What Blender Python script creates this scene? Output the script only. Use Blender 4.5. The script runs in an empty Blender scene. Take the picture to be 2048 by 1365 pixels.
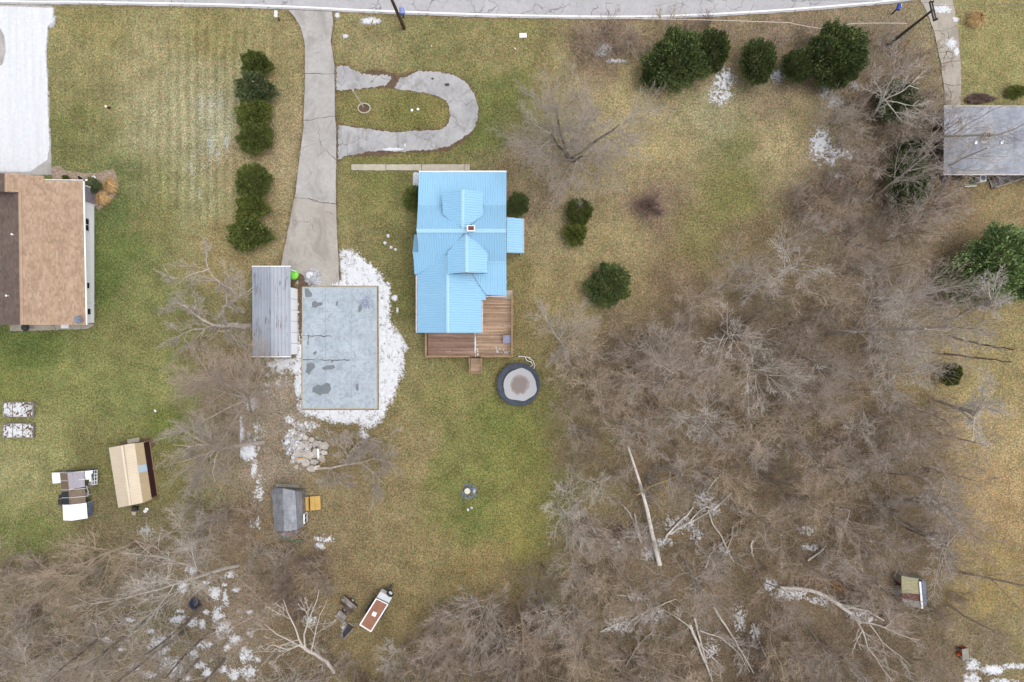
import bpy, math, random
import numpy as np
from mathutils import Vector, Matrix
from mathutils.geometry import tessellate_polygon

# ------------------------------------------------------------------ scene, camera, sky, sun, exposure
SC = bpy.context.scene
COL = SC.collection
H = 68.27            # camera height in metres
S = 0.05             # metres per photograph pixel on the ground
RATIO = 1.55         # image brightness of a surface / its albedo under this light

cam_d = bpy.data.cameras.new('camera'); cam = bpy.data.objects.new('camera', cam_d); COL.objects.link(cam)
cam.location = (0, 0, H); cam.rotation_euler = (0, 0, 0)
cam_d.sensor_fit = 'HORIZONTAL'; cam_d.sensor_width = 36; cam_d.lens = 24
cam_d.clip_start = 0.5; cam_d.clip_end = 8000
SC.camera = cam

SUN_EL, SUN_AZ = math.radians(73), math.radians(85)     # azimuth measured from the top of the photograph, negative = left
W = bpy.data.worlds.new('World'); SC.world = W; W.use_nodes = True
nt = W.node_tree
sky = nt.nodes.new('ShaderNodeTexSky'); sky.sky_type = 'NISHITA'; sky.sun_disc = False
sky.sun_elevation = SUN_EL; sky.sun_rotation = SUN_AZ; sky.dust_density = 4.0; sky.air_density = 1.0
hs = nt.nodes.new('ShaderNodeHueSaturation'); hs.inputs['Saturation'].default_value = 0.30
nt.links.new(sky.outputs[0], hs.inputs['Color'])
nt.links.new(hs.outputs[0], nt.nodes['Background'].inputs[0])
nt.nodes['Background'].inputs[1].default_value = 0.15
sun_d = bpy.data.lights.new('sun', 'SUN'); sun_d.energy = 0.5; sun_d.angle = math.radians(40); sun_d.color = (1, 0.96, 0.9)
sun = bpy.data.objects.new('sun', sun_d); COL.objects.link(sun)
sd = Vector((math.cos(SUN_EL) * math.sin(SUN_AZ), math.cos(SUN_EL) * math.cos(SUN_AZ), math.sin(SUN_EL)))
sun.rotation_euler = sd.to_track_quat('Z', 'Y').to_euler(); sun.location = sd * 100
SC.view_settings.view_transform = 'Standard'; SC.view_settings.look = 'None'
SC.view_settings.gamma = 1; SC.view_settings.use_curve_mapping = False
SC.view_settings.exposure = 0.74
SC.render.engine = 'CYCLES'
SC.cycles.use_denoising = True; SC.cycles.denoising_input_passes = 'RGB_ALBEDO_NORMAL'; SC.cycles.denoising_prefilter = 'NONE'
SC.cycles.max_bounces = 6; SC.cycles.diffuse_bounces = 3

# ------------------------------------------------------------------ helpers
def P(px, py, z=0.0):
    k = S * (H - z) / H
    return Vector(((px - 1024) * k, (682.5 - py) * k, z))

def lin(c):
    return tuple(((v / 255) / 12.92 if v / 255 <= 0.04045 else ((v / 255 + 0.055) / 1.055) ** 2.4) for v in c)

def A(*c):
    """albedo of a surface that the photograph shows as sRGB c"""
    return tuple(min(0.86, v / RATIO) for v in lin(c))

ORG = {}
def tag(o, label=None, cat=None, group=None, kind=None):
    if label: o['label'] = label
    if cat: o['category'] = cat
    if group: o['group'] = group
    if kind: o['kind'] = kind
    return o

def thing(name, label, cat, loc, group=None):
    o = bpy.data.objects.new(name, None); COL.objects.link(o)
    o.location = loc; o.empty_display_size = 0.3
    ORG[o.name] = Vector(loc)
    return tag(o, label, cat, group)

def link_mesh(name, me, parent=None, loc=(0, 0, 0)):
    o = bpy.data.objects.new(name, me); COL.objects.link(o); o.location = loc
    if parent is not None: o.parent = parent
    return o

class MB:
    def __init__(s): s.v = []; s.f = []
    def add(s, vs, fs):
        n = len(s.v); s.v.extend([tuple(v) for v in vs]); s.f.extend([tuple(i + n for i in f) for f in fs]); return s
    def box(s, c, size, rot=0.0, tilt=None):
        hx, hy, hz = size[0] / 2, size[1] / 2, size[2] / 2
        m = Matrix.Rotation(rot, 3, 'Z')
        if tilt is not None: m = m @ tilt
        c = Vector(c)
        vs = [c + m @ Vector((x * hx, y * hy, z * hz)) for z in (-1, 1) for x, y in ((-1, -1), (1, -1), (1, 1), (-1, 1))]
        return s.add(vs, [(3, 2, 1, 0), (4, 5, 6, 7), (0, 1, 5, 4), (1, 2, 6, 5), (2, 3, 7, 6), (3, 0, 4, 7)])
    def bar(s, a, b, w, h=None):
        a, b = Vector(a), Vector(b); d = b - a; L = d.length; h = h or w
        d.normalize(); up = Vector((0, 0, 1)) if abs(d.z) < 0.95 else Vector((1, 0, 0))
        x = d.cross(up).normalized(); y = x.cross(d).normalized()
        vs = [p + x * sx * w / 2 + y * sy * h / 2 for p in (a, b) for sx, sy in ((-1, -1), (1, -1), (1, 1), (-1, 1))]
        return s.add(vs, [(0, 1, 2, 3), (7, 6, 5, 4), (0, 4, 5, 1), (1, 5, 6, 2), (2, 6, 7, 3), (3, 7, 4, 0)])
    def prism(s, pts, top, bot=None):
        """pts: world points of the top outline (any z); walls go down to z=bot or by -top thickness"""
        pts = [Vector(p) for p in pts]
        if area2(pts) < 0: pts = pts[::-1]
        n = len(pts)
        low = [Vector((p.x, p.y, bot)) if bot is not None else p - Vector((0, 0, top)) for p in pts]
        tri = tessellate_polygon([pts])
        fs = []
        for t in tri:
            a, b, c = (pts[i] for i in t)
            if (b - a).cross(c - a).z < 0: t = (t[0], t[2], t[1])
            fs.append(tuple(t)); fs.append((t[0] + n, t[2] + n, t[1] + n))
        fs += [(i + n, (i + 1) % n + n, (i + 1) % n, i) for i in range(n)]
        return s.add(pts + low, fs)
    def tube(s, pts, radii, k=6, cap=True):
        P_ = np.array([tuple(p) for p in pts], float); n = len(P_)
        T = np.gradient(P_, axis=0); T /= np.linalg.norm(T, axis=1)[:, None] + 1e-9
        ref = np.array([0, 0, 1.0]) if abs(T[0][2]) < 0.9 else np.array([1.0, 0, 0])
        X = np.cross(T, ref); X /= np.linalg.norm(X, axis=1)[:, None] + 1e-9
        Y = np.cross(X, T)
        a = np.arange(k) * 2 * math.pi / k
        R = np.array(radii, float)[:, None, None]
        V = P_[:, None, :] + R * (np.cos(a)[None, :, None] * X[:, None, :] + np.sin(a)[None, :, None] * Y[:, None, :])
        o = len(s.v); s.v.extend(map(tuple, V.reshape(-1, 3).tolist()))
        for i in range(n - 1):
            for j in range(k):
                j2 = (j + 1) % k
                s.f.append((o + i * k + j, o + i * k + j2, o + (i + 1) * k + j2, o + (i + 1) * k + j))
        if cap:
            s.f.append(tuple(o + (n - 1) * k + j for j in range(k))); s.f.append(tuple(o + j for j in range(k))[::-1])
        return s
    def lathe(s, c, prof, k=24, caps=True):
        c = Vector(c); o = len(s.v)
        for r, z in prof:
            for j in range(k):
                a = 2 * math.pi * j / k
                s.v.append((c.x + r * math.cos(a), c.y + r * math.sin(a), c.z + z))
        for i in range(len(prof) - 1):
            for j in range(k):
                j2 = (j + 1) % k
                s.f.append((o + i * k + j, o + i * k + j2, o + (i + 1) * k + j2, o + (i + 1) * k + j))
        if caps:
            s.f.append(tuple(o + (len(prof) - 1) * k + j for j in range(k)))
            s.f.append(tuple(o + j for j in range(k))[::-1])
        return s
    def build(s, name, mat, parent=None, smooth=False, loc=None):
        if parent is not None: org = ORG[parent.name]
        elif loc is not None: org = Vector(loc)
        else:
            a = np.array(s.v); org = Vector((float(a[:, 0].mean()), float(a[:, 1].mean()), float(a[:, 2].min())))
        me = bpy.data.meshes.new(name)
        a = np.array(s.v, float) - np.array(org)
        me.from_pydata(a.tolist(), [], s.f)
        if mat: me.materials.append(mat)
        if smooth: me.polygons.foreach_set('use_smooth', [True] * len(me.polygons))
        me.update()
        o = link_mesh(name, me, parent, (0, 0, 0) if parent is not None else org)
        ORG[o.name] = org
        return o

def area2(pts):
    return sum(pts[i].x * pts[(i + 1) % len(pts)].y - pts[(i + 1) % len(pts)].x * pts[i].y for i in range(len(pts)))

def np_mesh(name, V, F, mat, loc=(0, 0, 0), parent=None, kind=None, smooth=False):
    me = bpy.data.meshes.new(name)
    V = np.ascontiguousarray(V, np.float32); F = np.ascontiguousarray(F, np.int32); k = F.shape[1]
    me.vertices.add(len(V)); me.vertices.foreach_set('co', V.ravel())
    me.loops.add(F.size); me.loops.foreach_set('vertex_index', F.ravel())
    me.polygons.add(len(F)); me.polygons.foreach_set('loop_start', np.arange(0, F.size, k, dtype=np.int32))
    me.update(calc_edges=True)
    if smooth: me.polygons.foreach_set('use_smooth', np.ones(len(F), bool))
    if mat: me.materials.append(mat)
    o = link_mesh(name, me, parent, loc)
    ORG[o.name] = Vector(loc)
    if kind: o['kind'] = kind
    return o

def hash2(ix, iy, seed):
    n = (ix.astype(np.int64) * 374761393 + iy.astype(np.int64) * 668265263 + seed * 1442695041) & 0xFFFFFFFF
    n = ((n ^ (n >> 13)) * 1274126177) & 0xFFFFFFFF
    return ((n ^ (n >> 16)) & 0xFFFFFF) / float(0xFFFFFF)

def vnoise(x, y, seed=0):
    ix, iy = np.floor(x), np.floor(y); fx, fy = x - ix, y - iy
    fx = fx * fx * (3 - 2 * fx); fy = fy * fy * (3 - 2 * fy)
    a, b = hash2(ix, iy, seed), hash2(ix + 1, iy, seed); c, d = hash2(ix, iy + 1, seed), hash2(ix + 1, iy + 1, seed)
    return (a + (b - a) * fx) * (1 - fy) + (c + (d - c) * fx) * fy

def fbm(x, y, seed=0, o=4):
    x, y = np.asarray(x, float), np.asarray(y, float); t, amp, s = 0, 1, 0
    for i in range(o):
        t = t + amp * vnoise(x, y, seed + i * 17); s += amp; amp *= 0.55; x, y = x * 2.03, y * 2.03
    return t / s - 0.5

def in_poly(x, y, poly):
    x, y = np.asarray(x, float), np.asarray(y, float)
    r = np.zeros(x.shape, bool); n = len(poly)
    for i in range(n):
        x1, y1 = poly[i]; x2, y2 = poly[(i + 1) % n]
        if y1 == y2: continue
        c = ((y1 > y) != (y2 > y)) & (x < (x2 - x1) * (y - y1) / (y2 - y1) + x1)
        r ^= c
    return r

def poly_dist(x, y, poly):
    """signed distance to a polygon outline, positive inside"""
    d = np.full(np.shape(x), 1e9); n = len(poly)
    for i in range(n):
        ax, ay = poly[i]; bx, by = poly[(i + 1) % n]
        dx, dy = bx - ax, by - ay; L = dx * dx + dy * dy + 1e-9
        t = np.clip(((x - ax) * dx + (y - ay) * dy) / L, 0, 1)
        d = np.minimum(d, np.hypot(x - ax - t * dx, y - ay - t * dy))
    return np.where(in_poly(x, y, poly), d, -d)

def rough(pts, amp, step=6, seed=0, closed=True):
    """subdivide a pixel outline and make it ragged"""
    rr = random.Random(seed); out = []
    n = len(pts)
    for i in range(n if closed else n - 1):
        a, b = pts[i], pts[(i + 1) % n]
        L = math.hypot(b[0] - a[0], b[1] - a[1]); m = max(1, int(L / step))
        for k in range(m):
            t = k / m; j = amp if k else amp * 0.5
            out.append((a[0] + (b[0] - a[0]) * t + rr.uniform(-j, j), a[1] + (b[1] - a[1]) * t + rr.uniform(-j, j)))
    return out

# ------------------------------------------------------------------ materials
def nodes(name):
    m = bpy.data.materials.new(name); m.use_nodes = True
    t = m.node_tree; b = t.nodes['Principled BSDF']
    return m, t, b

def N(t, kind, **kw):
    n = t.nodes.new(kind)
    for k, v in kw.items():
        if k in n.inputs: n.inputs[k].default_value = v
        else: setattr(n, k, v)
    return n

def noise(t, vec, scale, detail=4, rough_=0.6, dist=0.0):
    n = N(t, 'ShaderNodeTexNoise'); n.inputs['Scale'].default_value = scale; n.inputs['Detail'].default_value = detail
    n.inputs['Roughness'].default_value = rough_; n.inputs['Distortion'].default_value = dist
    t.links.new(vec, n.inputs['Vector']); return n.outputs['Fac']

def ramp(t, fac, lo, hi, c0=(0, 0, 0, 1), c1=(1, 1, 1, 1)):
    r = N(t, 'ShaderNodeValToRGB'); e = r.color_ramp.elements
    e[0].position = lo; e[1].position = hi; e[0].color = (*c0[:3], 1); e[1].color = (*c1[:3], 1)
    t.links.new(fac, r.inputs[0]); return r.outputs[0]

def mix(t, fac, a, b, mode='MIX'):
    n = N(t, 'ShaderNodeMix'); n.data_type = 'RGBA'; n.blend_type = mode
    for sock, v in ((n.inputs[0], fac), (n.inputs[6], a), (n.inputs[7], b)):
        if isinstance(v, (int, float)): sock.default_value = v
        elif isinstance(v, tuple): sock.default_value = (*v[:3], 1)
        else: t.links.new(v, sock)
    return n.outputs[2]

def math_(t, op, a, b=0.0):
    n = N(t, 'ShaderNodeMath'); n.operation = op
    for sock, v in ((n.inputs[0], a), (n.inputs[1], b)):
        if isinstance(v, (int, float)): sock.default_value = v
        else: t.links.new(v, sock)
    return n.outputs[0]

def scaled(t, col, fac, lo, hi):
    """multiply col by lo..hi driven by fac 0..1"""
    v = math_(t, 'MULTIPLY_ADD', fac, hi - lo); v.node.inputs[2].default_value = lo
    cb = N(t, 'ShaderNodeCombineColor')
    for i in range(3): t.links.new(v, cb.inputs[i])
    return mix(t, 1.0, col, cb.outputs[0], 'MULTIPLY')

def pos(t): return N(t, 'ShaderNodeNewGeometry').outputs['Position']

def stretch(t, vec, s):
    m = N(t, 'ShaderNodeVectorMath'); m.operation = 'MULTIPLY'; m.inputs[1].default_value = s
    t.links.new(vec, m.inputs[0]); return m.outputs[0]

def bump(t, b, h, strength=0.5, dist=0.02):
    n = N(t, 'ShaderNodeBump'); n.inputs['Strength'].default_value = strength; n.inputs['Distance'].default_value = dist
    t.links.new(h, n.inputs['Height']); t.links.new(n.outputs[0], b.inputs['Normal'])

def mk(name, c1, c2=None, scale=2.0, fine=25.0, finev=0.25, island=0.0, obj=0.0, rough_=0.85, bmp=0.0, spec=0.3, metal=0.0, st=(1, 1, 1), lo=0.35, hi=0.65, bd=0.02):
    m, t, b = nodes(name); v = stretch(t, pos(t), st)
    c = c1
    if c2 is not None: c = mix(t, ramp(t, noise(t, v, scale), lo, hi), c1, c2)
    else:
        rgb = N(t, 'ShaderNodeRGB'); rgb.outputs[0].default_value = (*c1, 1); c = rgb.outputs[0]
    nf = noise(t, v, fine, 3)
    if finev: c = scaled(t, c, ramp(t, nf, 0.3, 0.7), 1 - finev, 1 + finev)
    if island: c = scaled(t, c, N(t, 'ShaderNodeNewGeometry').outputs['Random Per Island'], 1 - island, 1 + island)
    if obj: c = scaled(t, c, N(t, 'ShaderNodeObjectInfo').outputs['Random'], 1 - obj, 1 + obj)
    t.links.new(c, b.inputs['Base Color'])
    b.inputs['Roughness'].default_value = rough_; b.inputs['Specular IOR Level'].default_value = spec; b.inputs['Metallic'].default_value = metal
    if bmp: bump(t, b, nf, bmp, bd)
    return m

MAT = {}
def ground_mat():
    m, t, b = nodes('lawn_ground'); v = pos(t)
    at = N(t, 'ShaderNodeAttribute'); at.attribute_name = 'Col'
    c = at.outputs['Color']
    n0 = noise(t, v, 0.5, 5, 0.65)
    n1 = noise(t, v, 1.5, 6, 0.78)
    n2 = noise(t, v, 5.0, 5, 0.8)
    n3 = noise(t, v, 13.0, 2, 0.6)
    c = scaled(t, c, ramp(t, n0, 0.36, 0.64), 0.82, 1.18)
    warm = mix(t, 1.0, c, (1.13, 1.03, 0.93), 'MULTIPLY'); cool = mix(t, 1.0, c, (0.87, 1.0, 0.86), 'MULTIPLY')
    c = mix(t, ramp(t, n1, 0.40, 0.60), cool, warm)
    c = scaled(t, c, ramp(t, n2, 0.40, 0.60), 0.62, 1.38)
    c = scaled(t, c, ramp(t, n3, 0.36, 0.64), 0.60, 1.40)
    # dry pale blades and dark gaps
    vo = N(t, 'ShaderNodeTexVoronoi'); vo.inputs['Scale'].default_value = 5.5; t.links.new(v, vo.inputs['Vector'])
    sp = ramp(t, vo.outputs['Distance'], 0.05, 0.16, (1, 1, 1), (0, 0, 0))
    rc = N(t, 'ShaderNodeSeparateColor'); t.links.new(vo.outputs['Color'], rc.inputs[0])
    sp2 = math_(t, 'MULTIPLY', sp, math_(t, 'GREATER_THAN', rc.outputs[0], 0.8))
    c = mix(t, math_(t, 'MULTIPLY', sp2, 0.55), c, A(205, 185, 145))
    # frost / thin snow caught in the grass, from the second attribute
    fr = N(t, 'ShaderNodeAttribute'); fr.attribute_name = 'Frost'
    ff = math_(t, 'SUBTRACT', math_(t, 'ADD', fr.outputs['Fac'], math_(t, 'MULTIPLY', math_(t, 'SUBTRACT', n2, 0.5), 2.0)), 0.5)
    ff = ramp(t, ff, 0.0, 0.6)
    c = mix(t, math_(t, 'MULTIPLY', ff, 0.75), c, A(205, 208, 205))
    t.links.new(c, b.inputs['Base Color']); b.inputs['Roughness'].default_value = 1.0; b.inputs['Specular IOR Level'].default_value = 0.1
    h = math_(t, 'ADD', math_(t, 'MULTIPLY', n2, 0.6), math_(t, 'MULTIPLY', n3, 0.4))
    bump(t, b, h, 0.8, 0.06)
    return m

def crack_mat(name, c1, c2, crack, cscale=0.5, cw=0.012, cracks=True, stain=None):
    m, t, b = nodes(name); v = pos(t)
    c = mix(t, ramp(t, noise(t, v, 0.35, 6, 0.65), 0.35, 0.65), c1, c2)
    c = scaled(t, c, ramp(t, noise(t, v, 3.0, 5, 0.7), 0.3, 0.7), 0.90, 1.10)
    nf = noise(t, v, 30, 3)
    c = scaled(t, c, ramp(t, nf, 0.3, 0.7), 0.88, 1.12)
    if stain:
        sn = noise(t, stretch(t, v, (0.8, 0.5, 1)), 0.7, 6, 0.7, 0.8)
        c = mix(t, math_(t, 'MULTIPLY', ramp(t, sn, 0.50, 0.64), 0.7), c, stain)
    if cracks:
        wv = N(t, 'ShaderNodeVectorMath'); wv.operation = 'ADD'
        nn = N(t, 'ShaderNodeTexNoise'); nn.inputs['Scale'].default_value = 1.2; nn.inputs['Detail'].default_value = 4; t.links.new(v, nn.inputs['Vector'])
        t.links.new(v, wv.inputs[0]); t.links.new(nn.outputs['Color'], wv.inputs[1])
        vo = N(t, 'ShaderNodeTexVoronoi'); vo.feature = 'DISTANCE_TO_EDGE'; vo.inputs['Scale'].default_value = cscale
        t.links.new(wv.outputs[0], vo.inputs['Vector'])
        cr = ramp(t, vo.outputs['Distance'], cw * 0.4, cw, (1, 1, 1), (0, 0, 0))
        msk = ramp(t, noise(t, v, 0.4, 2), 0.45, 0.55)
        c = mix(t, math_(t, 'MULTIPLY', math_(t, 'MULTIPLY', cr, msk), 0.8), c, crack)
    t.links.new(c, b.inputs['Base Color']); b.inputs['Roughness'].default_value = 0.9; b.inputs['Specular IOR Level'].default_value = 0.25
    bump(t, b, nf, 0.3, 0.01)
    return m

def snow_mat():
    m, t, b = nodes('snow'); v = pos(t)
    n1 = noise(t, v, 3.0, 5, 0.65); n2 = noise(t, v, 14, 4)
    c = mix(t, ramp(t, n1, 0.35, 0.7), (0.52, 0.535, 0.57), (0.60, 0.605, 0.62))
    c = scaled(t, c, ramp(t, n2, 0.3, 0.6), 0.90, 1.0)
    th = N(t, 'ShaderNodeAttribute'); th.attribute_name = 'Thick'
    c = mix(t, ramp(t, th.outputs['Fac'], 0.02, 0.34), A(176, 172, 168), c)
    sk = noise(t, stretch(t, v, (5.0, 0.22, 1)), 0.5, 4, 0.6)
    c = scaled(t, c, ramp(t, sk, 0.3, 0.55), 0.90, 1.0)
    vo = N(t, 'ShaderNodeTexVoronoi'); vo.inputs['Scale'].default_value = 4.0; t.links.new(v, vo.inputs['Vector'])
    rc = N(t, 'ShaderNodeSeparateColor'); t.links.new(vo.outputs['Color'], rc.inputs[0])
    fl = math_(t, 'MULTIPLY', ramp(t, vo.outputs['Distance'], 0.1, 0.25, (1, 1, 1), (0, 0, 0)), math_(t, 'GREATER_THAN', rc.outputs[0], 0.86))
    c = mix(t, math_(t, 'MULTIPLY', fl, math_(t, 'SUBTRACT', 1.0, ramp(t, th.outputs['Fac'], 0.5, 0.95))), c, A(130, 112, 96))
    t.links.new(c, b.inputs['Base Color']); b.inputs['Roughness'].default_value = 0.7
    bump(t, b, n2, 0.6, 0.05)
    return m

def metal_roof_mat(name, c1, c2, rust=None, axis='Y', rr=0.45):
    m, t, b = nodes(name); v = pos(t)
    c = mix(t, ramp(t, noise(t, v, 0.6, 4), 0.3, 0.7), c1, c2)
    c = scaled(t, c, ramp(t, noise(t, v, 9, 3), 0.3, 0.7), 0.95, 1.05)
    if rust:
        s = (2.6, 0.22, 1) if axis == 'Y' else (0.22, 2.6, 1)
        n1 = noise(t, stretch(t, v, s), 1.9, 5, 0.7); n2 = noise(t, v, 0.45, 2)
        f = math_(t, 'MULTIPLY', ramp(t, n1, 0.57, 0.63), ramp(t, n2, 0.47, 0.56))
        c = mix(t, math_(t, 'MULTIPLY', f, 0.9), c, rust)
    t.links.new(c, b.inputs['Base Color']); b.inputs['Roughness'].default_value = rr; b.inputs['Specular IOR Level'].default_value = 0.35
    return m

def make_mats():
    MAT['ground'] = ground_mat()
    MAT['snow'] = snow_mat()
    MAT['asphalt'] = crack_mat('road_asphalt', A(200, 198, 200), A(184, 183, 186), A(126, 124, 124), 0.7, 0.03)
    MAT['loop'] = crack_mat('drive_asphalt', A(197, 196, 196), A(170, 169, 170), A(116, 110, 106), 0.4, 0.014, True, A(140, 136, 134))
    MAT['concrete'] = crack_mat('concrete', A(196, 192, 188), A(182, 178, 174), A(110, 105, 100), 0.12, 0.004, True, A(160, 156, 150))
    MAT['concrete_old'] = crack_mat('old_concrete', A(194, 184, 170), A(178, 170, 158), A(105, 98, 90), 0.35, 0.009, True, A(158, 148, 132))
    MAT['concrete_tan'] = crack_mat('stained_concrete', A(193, 187, 178), A(177, 171, 163), A(108, 102, 95), 0.3, 0.007, True, A(158, 151, 141))
    MAT['walk'] = crack_mat('walk_concrete', A(206, 196, 176), A(192, 184, 166), A(120, 110, 100), 0.3, 0.005, False, A(180, 172, 155))
    MAT['pad'] = pad_mat()
    MAT['puddle'] = mk('puddle', A(118, 126, 132), A(128, 136, 142), 1.5, 20, 0.04, rough_=0.35, spec=0.4)
    MAT['dirt'] = mk('dirt', A(120, 98, 78), A(96, 78, 64), 2.5, 14, 0.4, bmp=0.6, bd=0.05)
    MAT['mulch'] = mk('mulch', A(178, 162, 142), A(150, 126, 112), 3.0, 8, 0.45, bmp=0.8, bd=0.06)
    MAT['gravel'] = mk('gravel', A(205, 208, 214), A(165, 166, 170), 6, 14, 0.35, island=0.3, bmp=0.6)
    MAT['line'] = mk('road_paint', (0.78, 0.78, 0.78), (0.62, 0.62, 0.62), 3, 25, 0.06)
    MAT['crack'] = mk('crack_dirt', A(88, 80, 72), A(66, 60, 55), 2, 20, 0.3)
    MAT['blue'] = metal_roof_mat('blue_metal', A(170, 221, 254), A(165, 217, 251))
    MAT['blue_cap'] = metal_roof_mat('blue_cap', A(182, 228, 255), A(178, 225, 254))
    MAT['greymetal'] = metal_roof_mat('grey_metal', A(176, 184, 196), A(164, 170, 182), A(92, 66, 62), 'Y')
    MAT['tanmetal'] = metal_roof_mat('tan_metal', A(240, 224, 200), A(232, 214, 188))
    MAT['tanmetal2'] = metal_roof_mat('tan_metal_lower', A(212, 192, 156), A(204, 182, 146))
    MAT['clear'] = mk('plastic_skylight', A(200, 222, 240), A(190, 214, 234), 3, 20, 0.03, rough_=0.3)
    MAT['maroon'] = mk('maroon_siding', A(78, 46, 46), A(70, 40, 42), 2, 30, 0.08)
    MAT['siding'] = mk('pale_siding', (0.85, 0.85, 0.86), (0.80, 0.80, 0.82), 1, 25, 0.04)
    MAT['white'] = mk('white_paint', (0.80, 0.80, 0.80), (0.74, 0.74, 0.74), 2, 25, 0.05)
    MAT['whitemetal'] = mk('white_metal', (0.70, 0.72, 0.74), (0.60, 0.62, 0.65), 1.5, 20, 0.06, rough_=0.5)
    MAT['fascia'] = mk('white_fascia', A(225, 220, 222), A(200, 185, 185), 3, 25, 0.1)
    MAT['shingle'] = mk('tan_shingle', A(196, 168, 143), A(179, 150, 126), 1.2, 12, 0.12, island=0.16)
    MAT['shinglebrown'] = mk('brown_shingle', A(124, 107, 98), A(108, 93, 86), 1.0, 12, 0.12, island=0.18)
    MAT['shinglegrey'] = streak_mat('grey_shingle', A(178, 182, 192), A(150, 154, 166), A(92, 92, 102))
    MAT['shingleshed'] = mk('shed_shingle', A(166, 170, 178), A(150, 152, 158), 1.2, 9, 0.15, island=0.16)
    MAT['shingleshed_dark'] = mk('shed_shingle_dark', A(146, 149, 154), A(130, 132, 136), 1.2, 9, 0.18, island=0.16)  # same grey shingle in a darker tone, for the two steeper slopes
    MAT['glass'] = mk('dark_glass', (0.012, 0.015, 0.025), None, finev=0, rough_=0.12, spec=0.5)
    MAT['deck'] = mk('deck_wood', A(178, 148, 130), A(148, 118, 104), 1.6, 16, 0.2, obj=0.28, st=(0.25, 2, 1))
    MAT['deck2'] = mk('deck_wood_weathered', A(200, 172, 146), A(166, 136, 112), 1.6, 16, 0.25, obj=0.3, st=(0.25, 2, 1))
    MAT['rail'] = mk('rail_wood', A(176, 146, 116), A(158, 128, 102), 2, 16, 0.12)
    MAT['brick'] = mk('chimney_brick', A(128, 78, 78), A(110, 62, 62), 5, 20, 0.2)
    MAT['navy'] = mk('trampoline_pad', A(72, 80, 98), A(54, 60, 76), 2.5, 16, 0.18, rough_=0.6)
    MAT['mat'] = mk('trampoline_mat', A(60, 62, 70), A(50, 52, 58), 3, 20, 0.1)
    MAT['ice'] = ice_mat()
    MAT['steel'] = mk('galvanised', A(150, 150, 152), A(120, 120, 122), 4, 25, 0.1, rough_=0.45, metal=0.5)
    MAT['dark'] = mk('black_plastic', (0.02, 0.02, 0.022), (0.035, 0.035, 0.04), 4, 20, 0.1, rough_=0.6)
    MAT['lilac'] = mk('grey_lid', A(160, 158, 180), A(150, 149, 170), 3, 20, 0.05)
    MAT['lime'] = mk('lime_plastic', A(150, 245, 90), A(138, 235, 80), 3, 20, 0.05, rough_=0.5)
    MAT['rustroof'] = mk('trailer_roof', A(172, 124, 102), A(160, 114, 94), 2, 14, 0.14)
    MAT['oldwood'] = mk('weathered_board', A(170, 165, 162), A(130, 118, 108), 2, 16, 0.25, obj=0.2)
    MAT['oldwood_dark'] = mk('dark_board', A(110, 95, 85), A(80, 68, 62), 2, 16, 0.25, obj=0.2)
    MAT['yellow'] = mk('yellow_board', A(222, 184, 106), A(208, 168, 92), 2, 14, 0.1)
    MAT['yellowguard'] = mk('yellow_guard', A(226, 178, 60), None, finev=0.05)
    MAT['rubble'] = mk('broken_concrete', A(208, 200, 190), A(178, 170, 162), 1.4, 10, 0.2, obj=0.2, bmp=0.5)
    MAT['lid'] = mk('pale_lid', A(240, 234, 214), A(230, 224, 204), 3, 20, 0.04)
    MAT['bluegrey'] = mk('wet_concrete', A(140, 152, 172), A(110, 118, 134), 4, 20, 0.15)
    MAT['polewood'] = mk('creosote_pole', A(104, 80, 66), A(80, 62, 54), 3, 20, 0.2)
    MAT['polegrey'] = mk('grey_pole', A(92, 90, 84), A(76, 74, 70), 3, 20, 0.2)
    MAT['mailblue'] = mk('pale_blue_plastic', A(150, 168, 226), A(126, 146, 206), 4, 20, 0.1)
    MAT['bluebox'] = mk('blue_plastic', A(70, 92, 190), A(60, 80, 170), 4, 20, 0.1)
    MAT['orange'] = mk('orange_plastic', A(240, 100, 40), A(225, 85, 30), 4, 20, 0.1)
    MAT['greyboard'] = mk('grey_board', A(168, 162, 152), A(152, 147, 138), 3, 20, 0.1)
    MAT['cream'] = mk('cream_sheet', A(188, 182, 146), A(168, 162, 130), 3, 14, 0.1)
    MAT['redsheet'] = mk('red_sheet', A(122, 70, 62), A(100, 58, 52), 3, 14, 0.12)
    MAT['greysheet'] = mk('grey_sheet', A(172, 172, 168), A(152, 152, 150), 3, 14, 0.1)
    MAT['tarp'] = mk('clear_tarp', A(182, 176, 186), A(160, 154, 166), 3, 12, 0.1, rough_=0.5)
    MAT['tarp2'] = mk('brown_netting', A(140, 120, 104), A(120, 104, 86), 3, 12, 0.15, rough_=0.6)
    MAT['hose'] = mk('green_hose', A(96, 150, 122), None, finev=0.08)
    MAT['bark'] = mk('grey_bark', A(207, 195, 183), A(170, 158, 147), 3, 12, 0.15, island=0.22)
    MAT['barkdark'] = mk('dark_bark', A(150, 138, 124), A(124, 113, 103), 3, 12, 0.15, island=0.2)
    MAT['barkpale'] = mk('pale_bark', A(230, 222, 212), A(204, 194, 184), 3, 12, 0.15, island=0.18)
    MAT['barkbrown'] = mk('brown_twigs', A(206, 188, 172), A(176, 158, 144), 3, 12, 0.15, island=0.25)
    MAT['barktan'] = mk('tan_twigs', A(216, 196, 170), A(190, 168, 146), 3, 12, 0.15, island=0.25)
    MAT['purple'] = mk('purple_twigs', A(150, 126, 118), A(130, 108, 102), 3, 12, 0.15, island=0.2)
    MAT['logpale'] = mk('barkless_log', A(246, 240, 232), A(222, 212, 202), 2, 14, 0.12)
    MAT['logmoss'] = mk('mossy_limb', A(184, 168, 104), A(160, 146, 96), 2, 14, 0.15)
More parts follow.
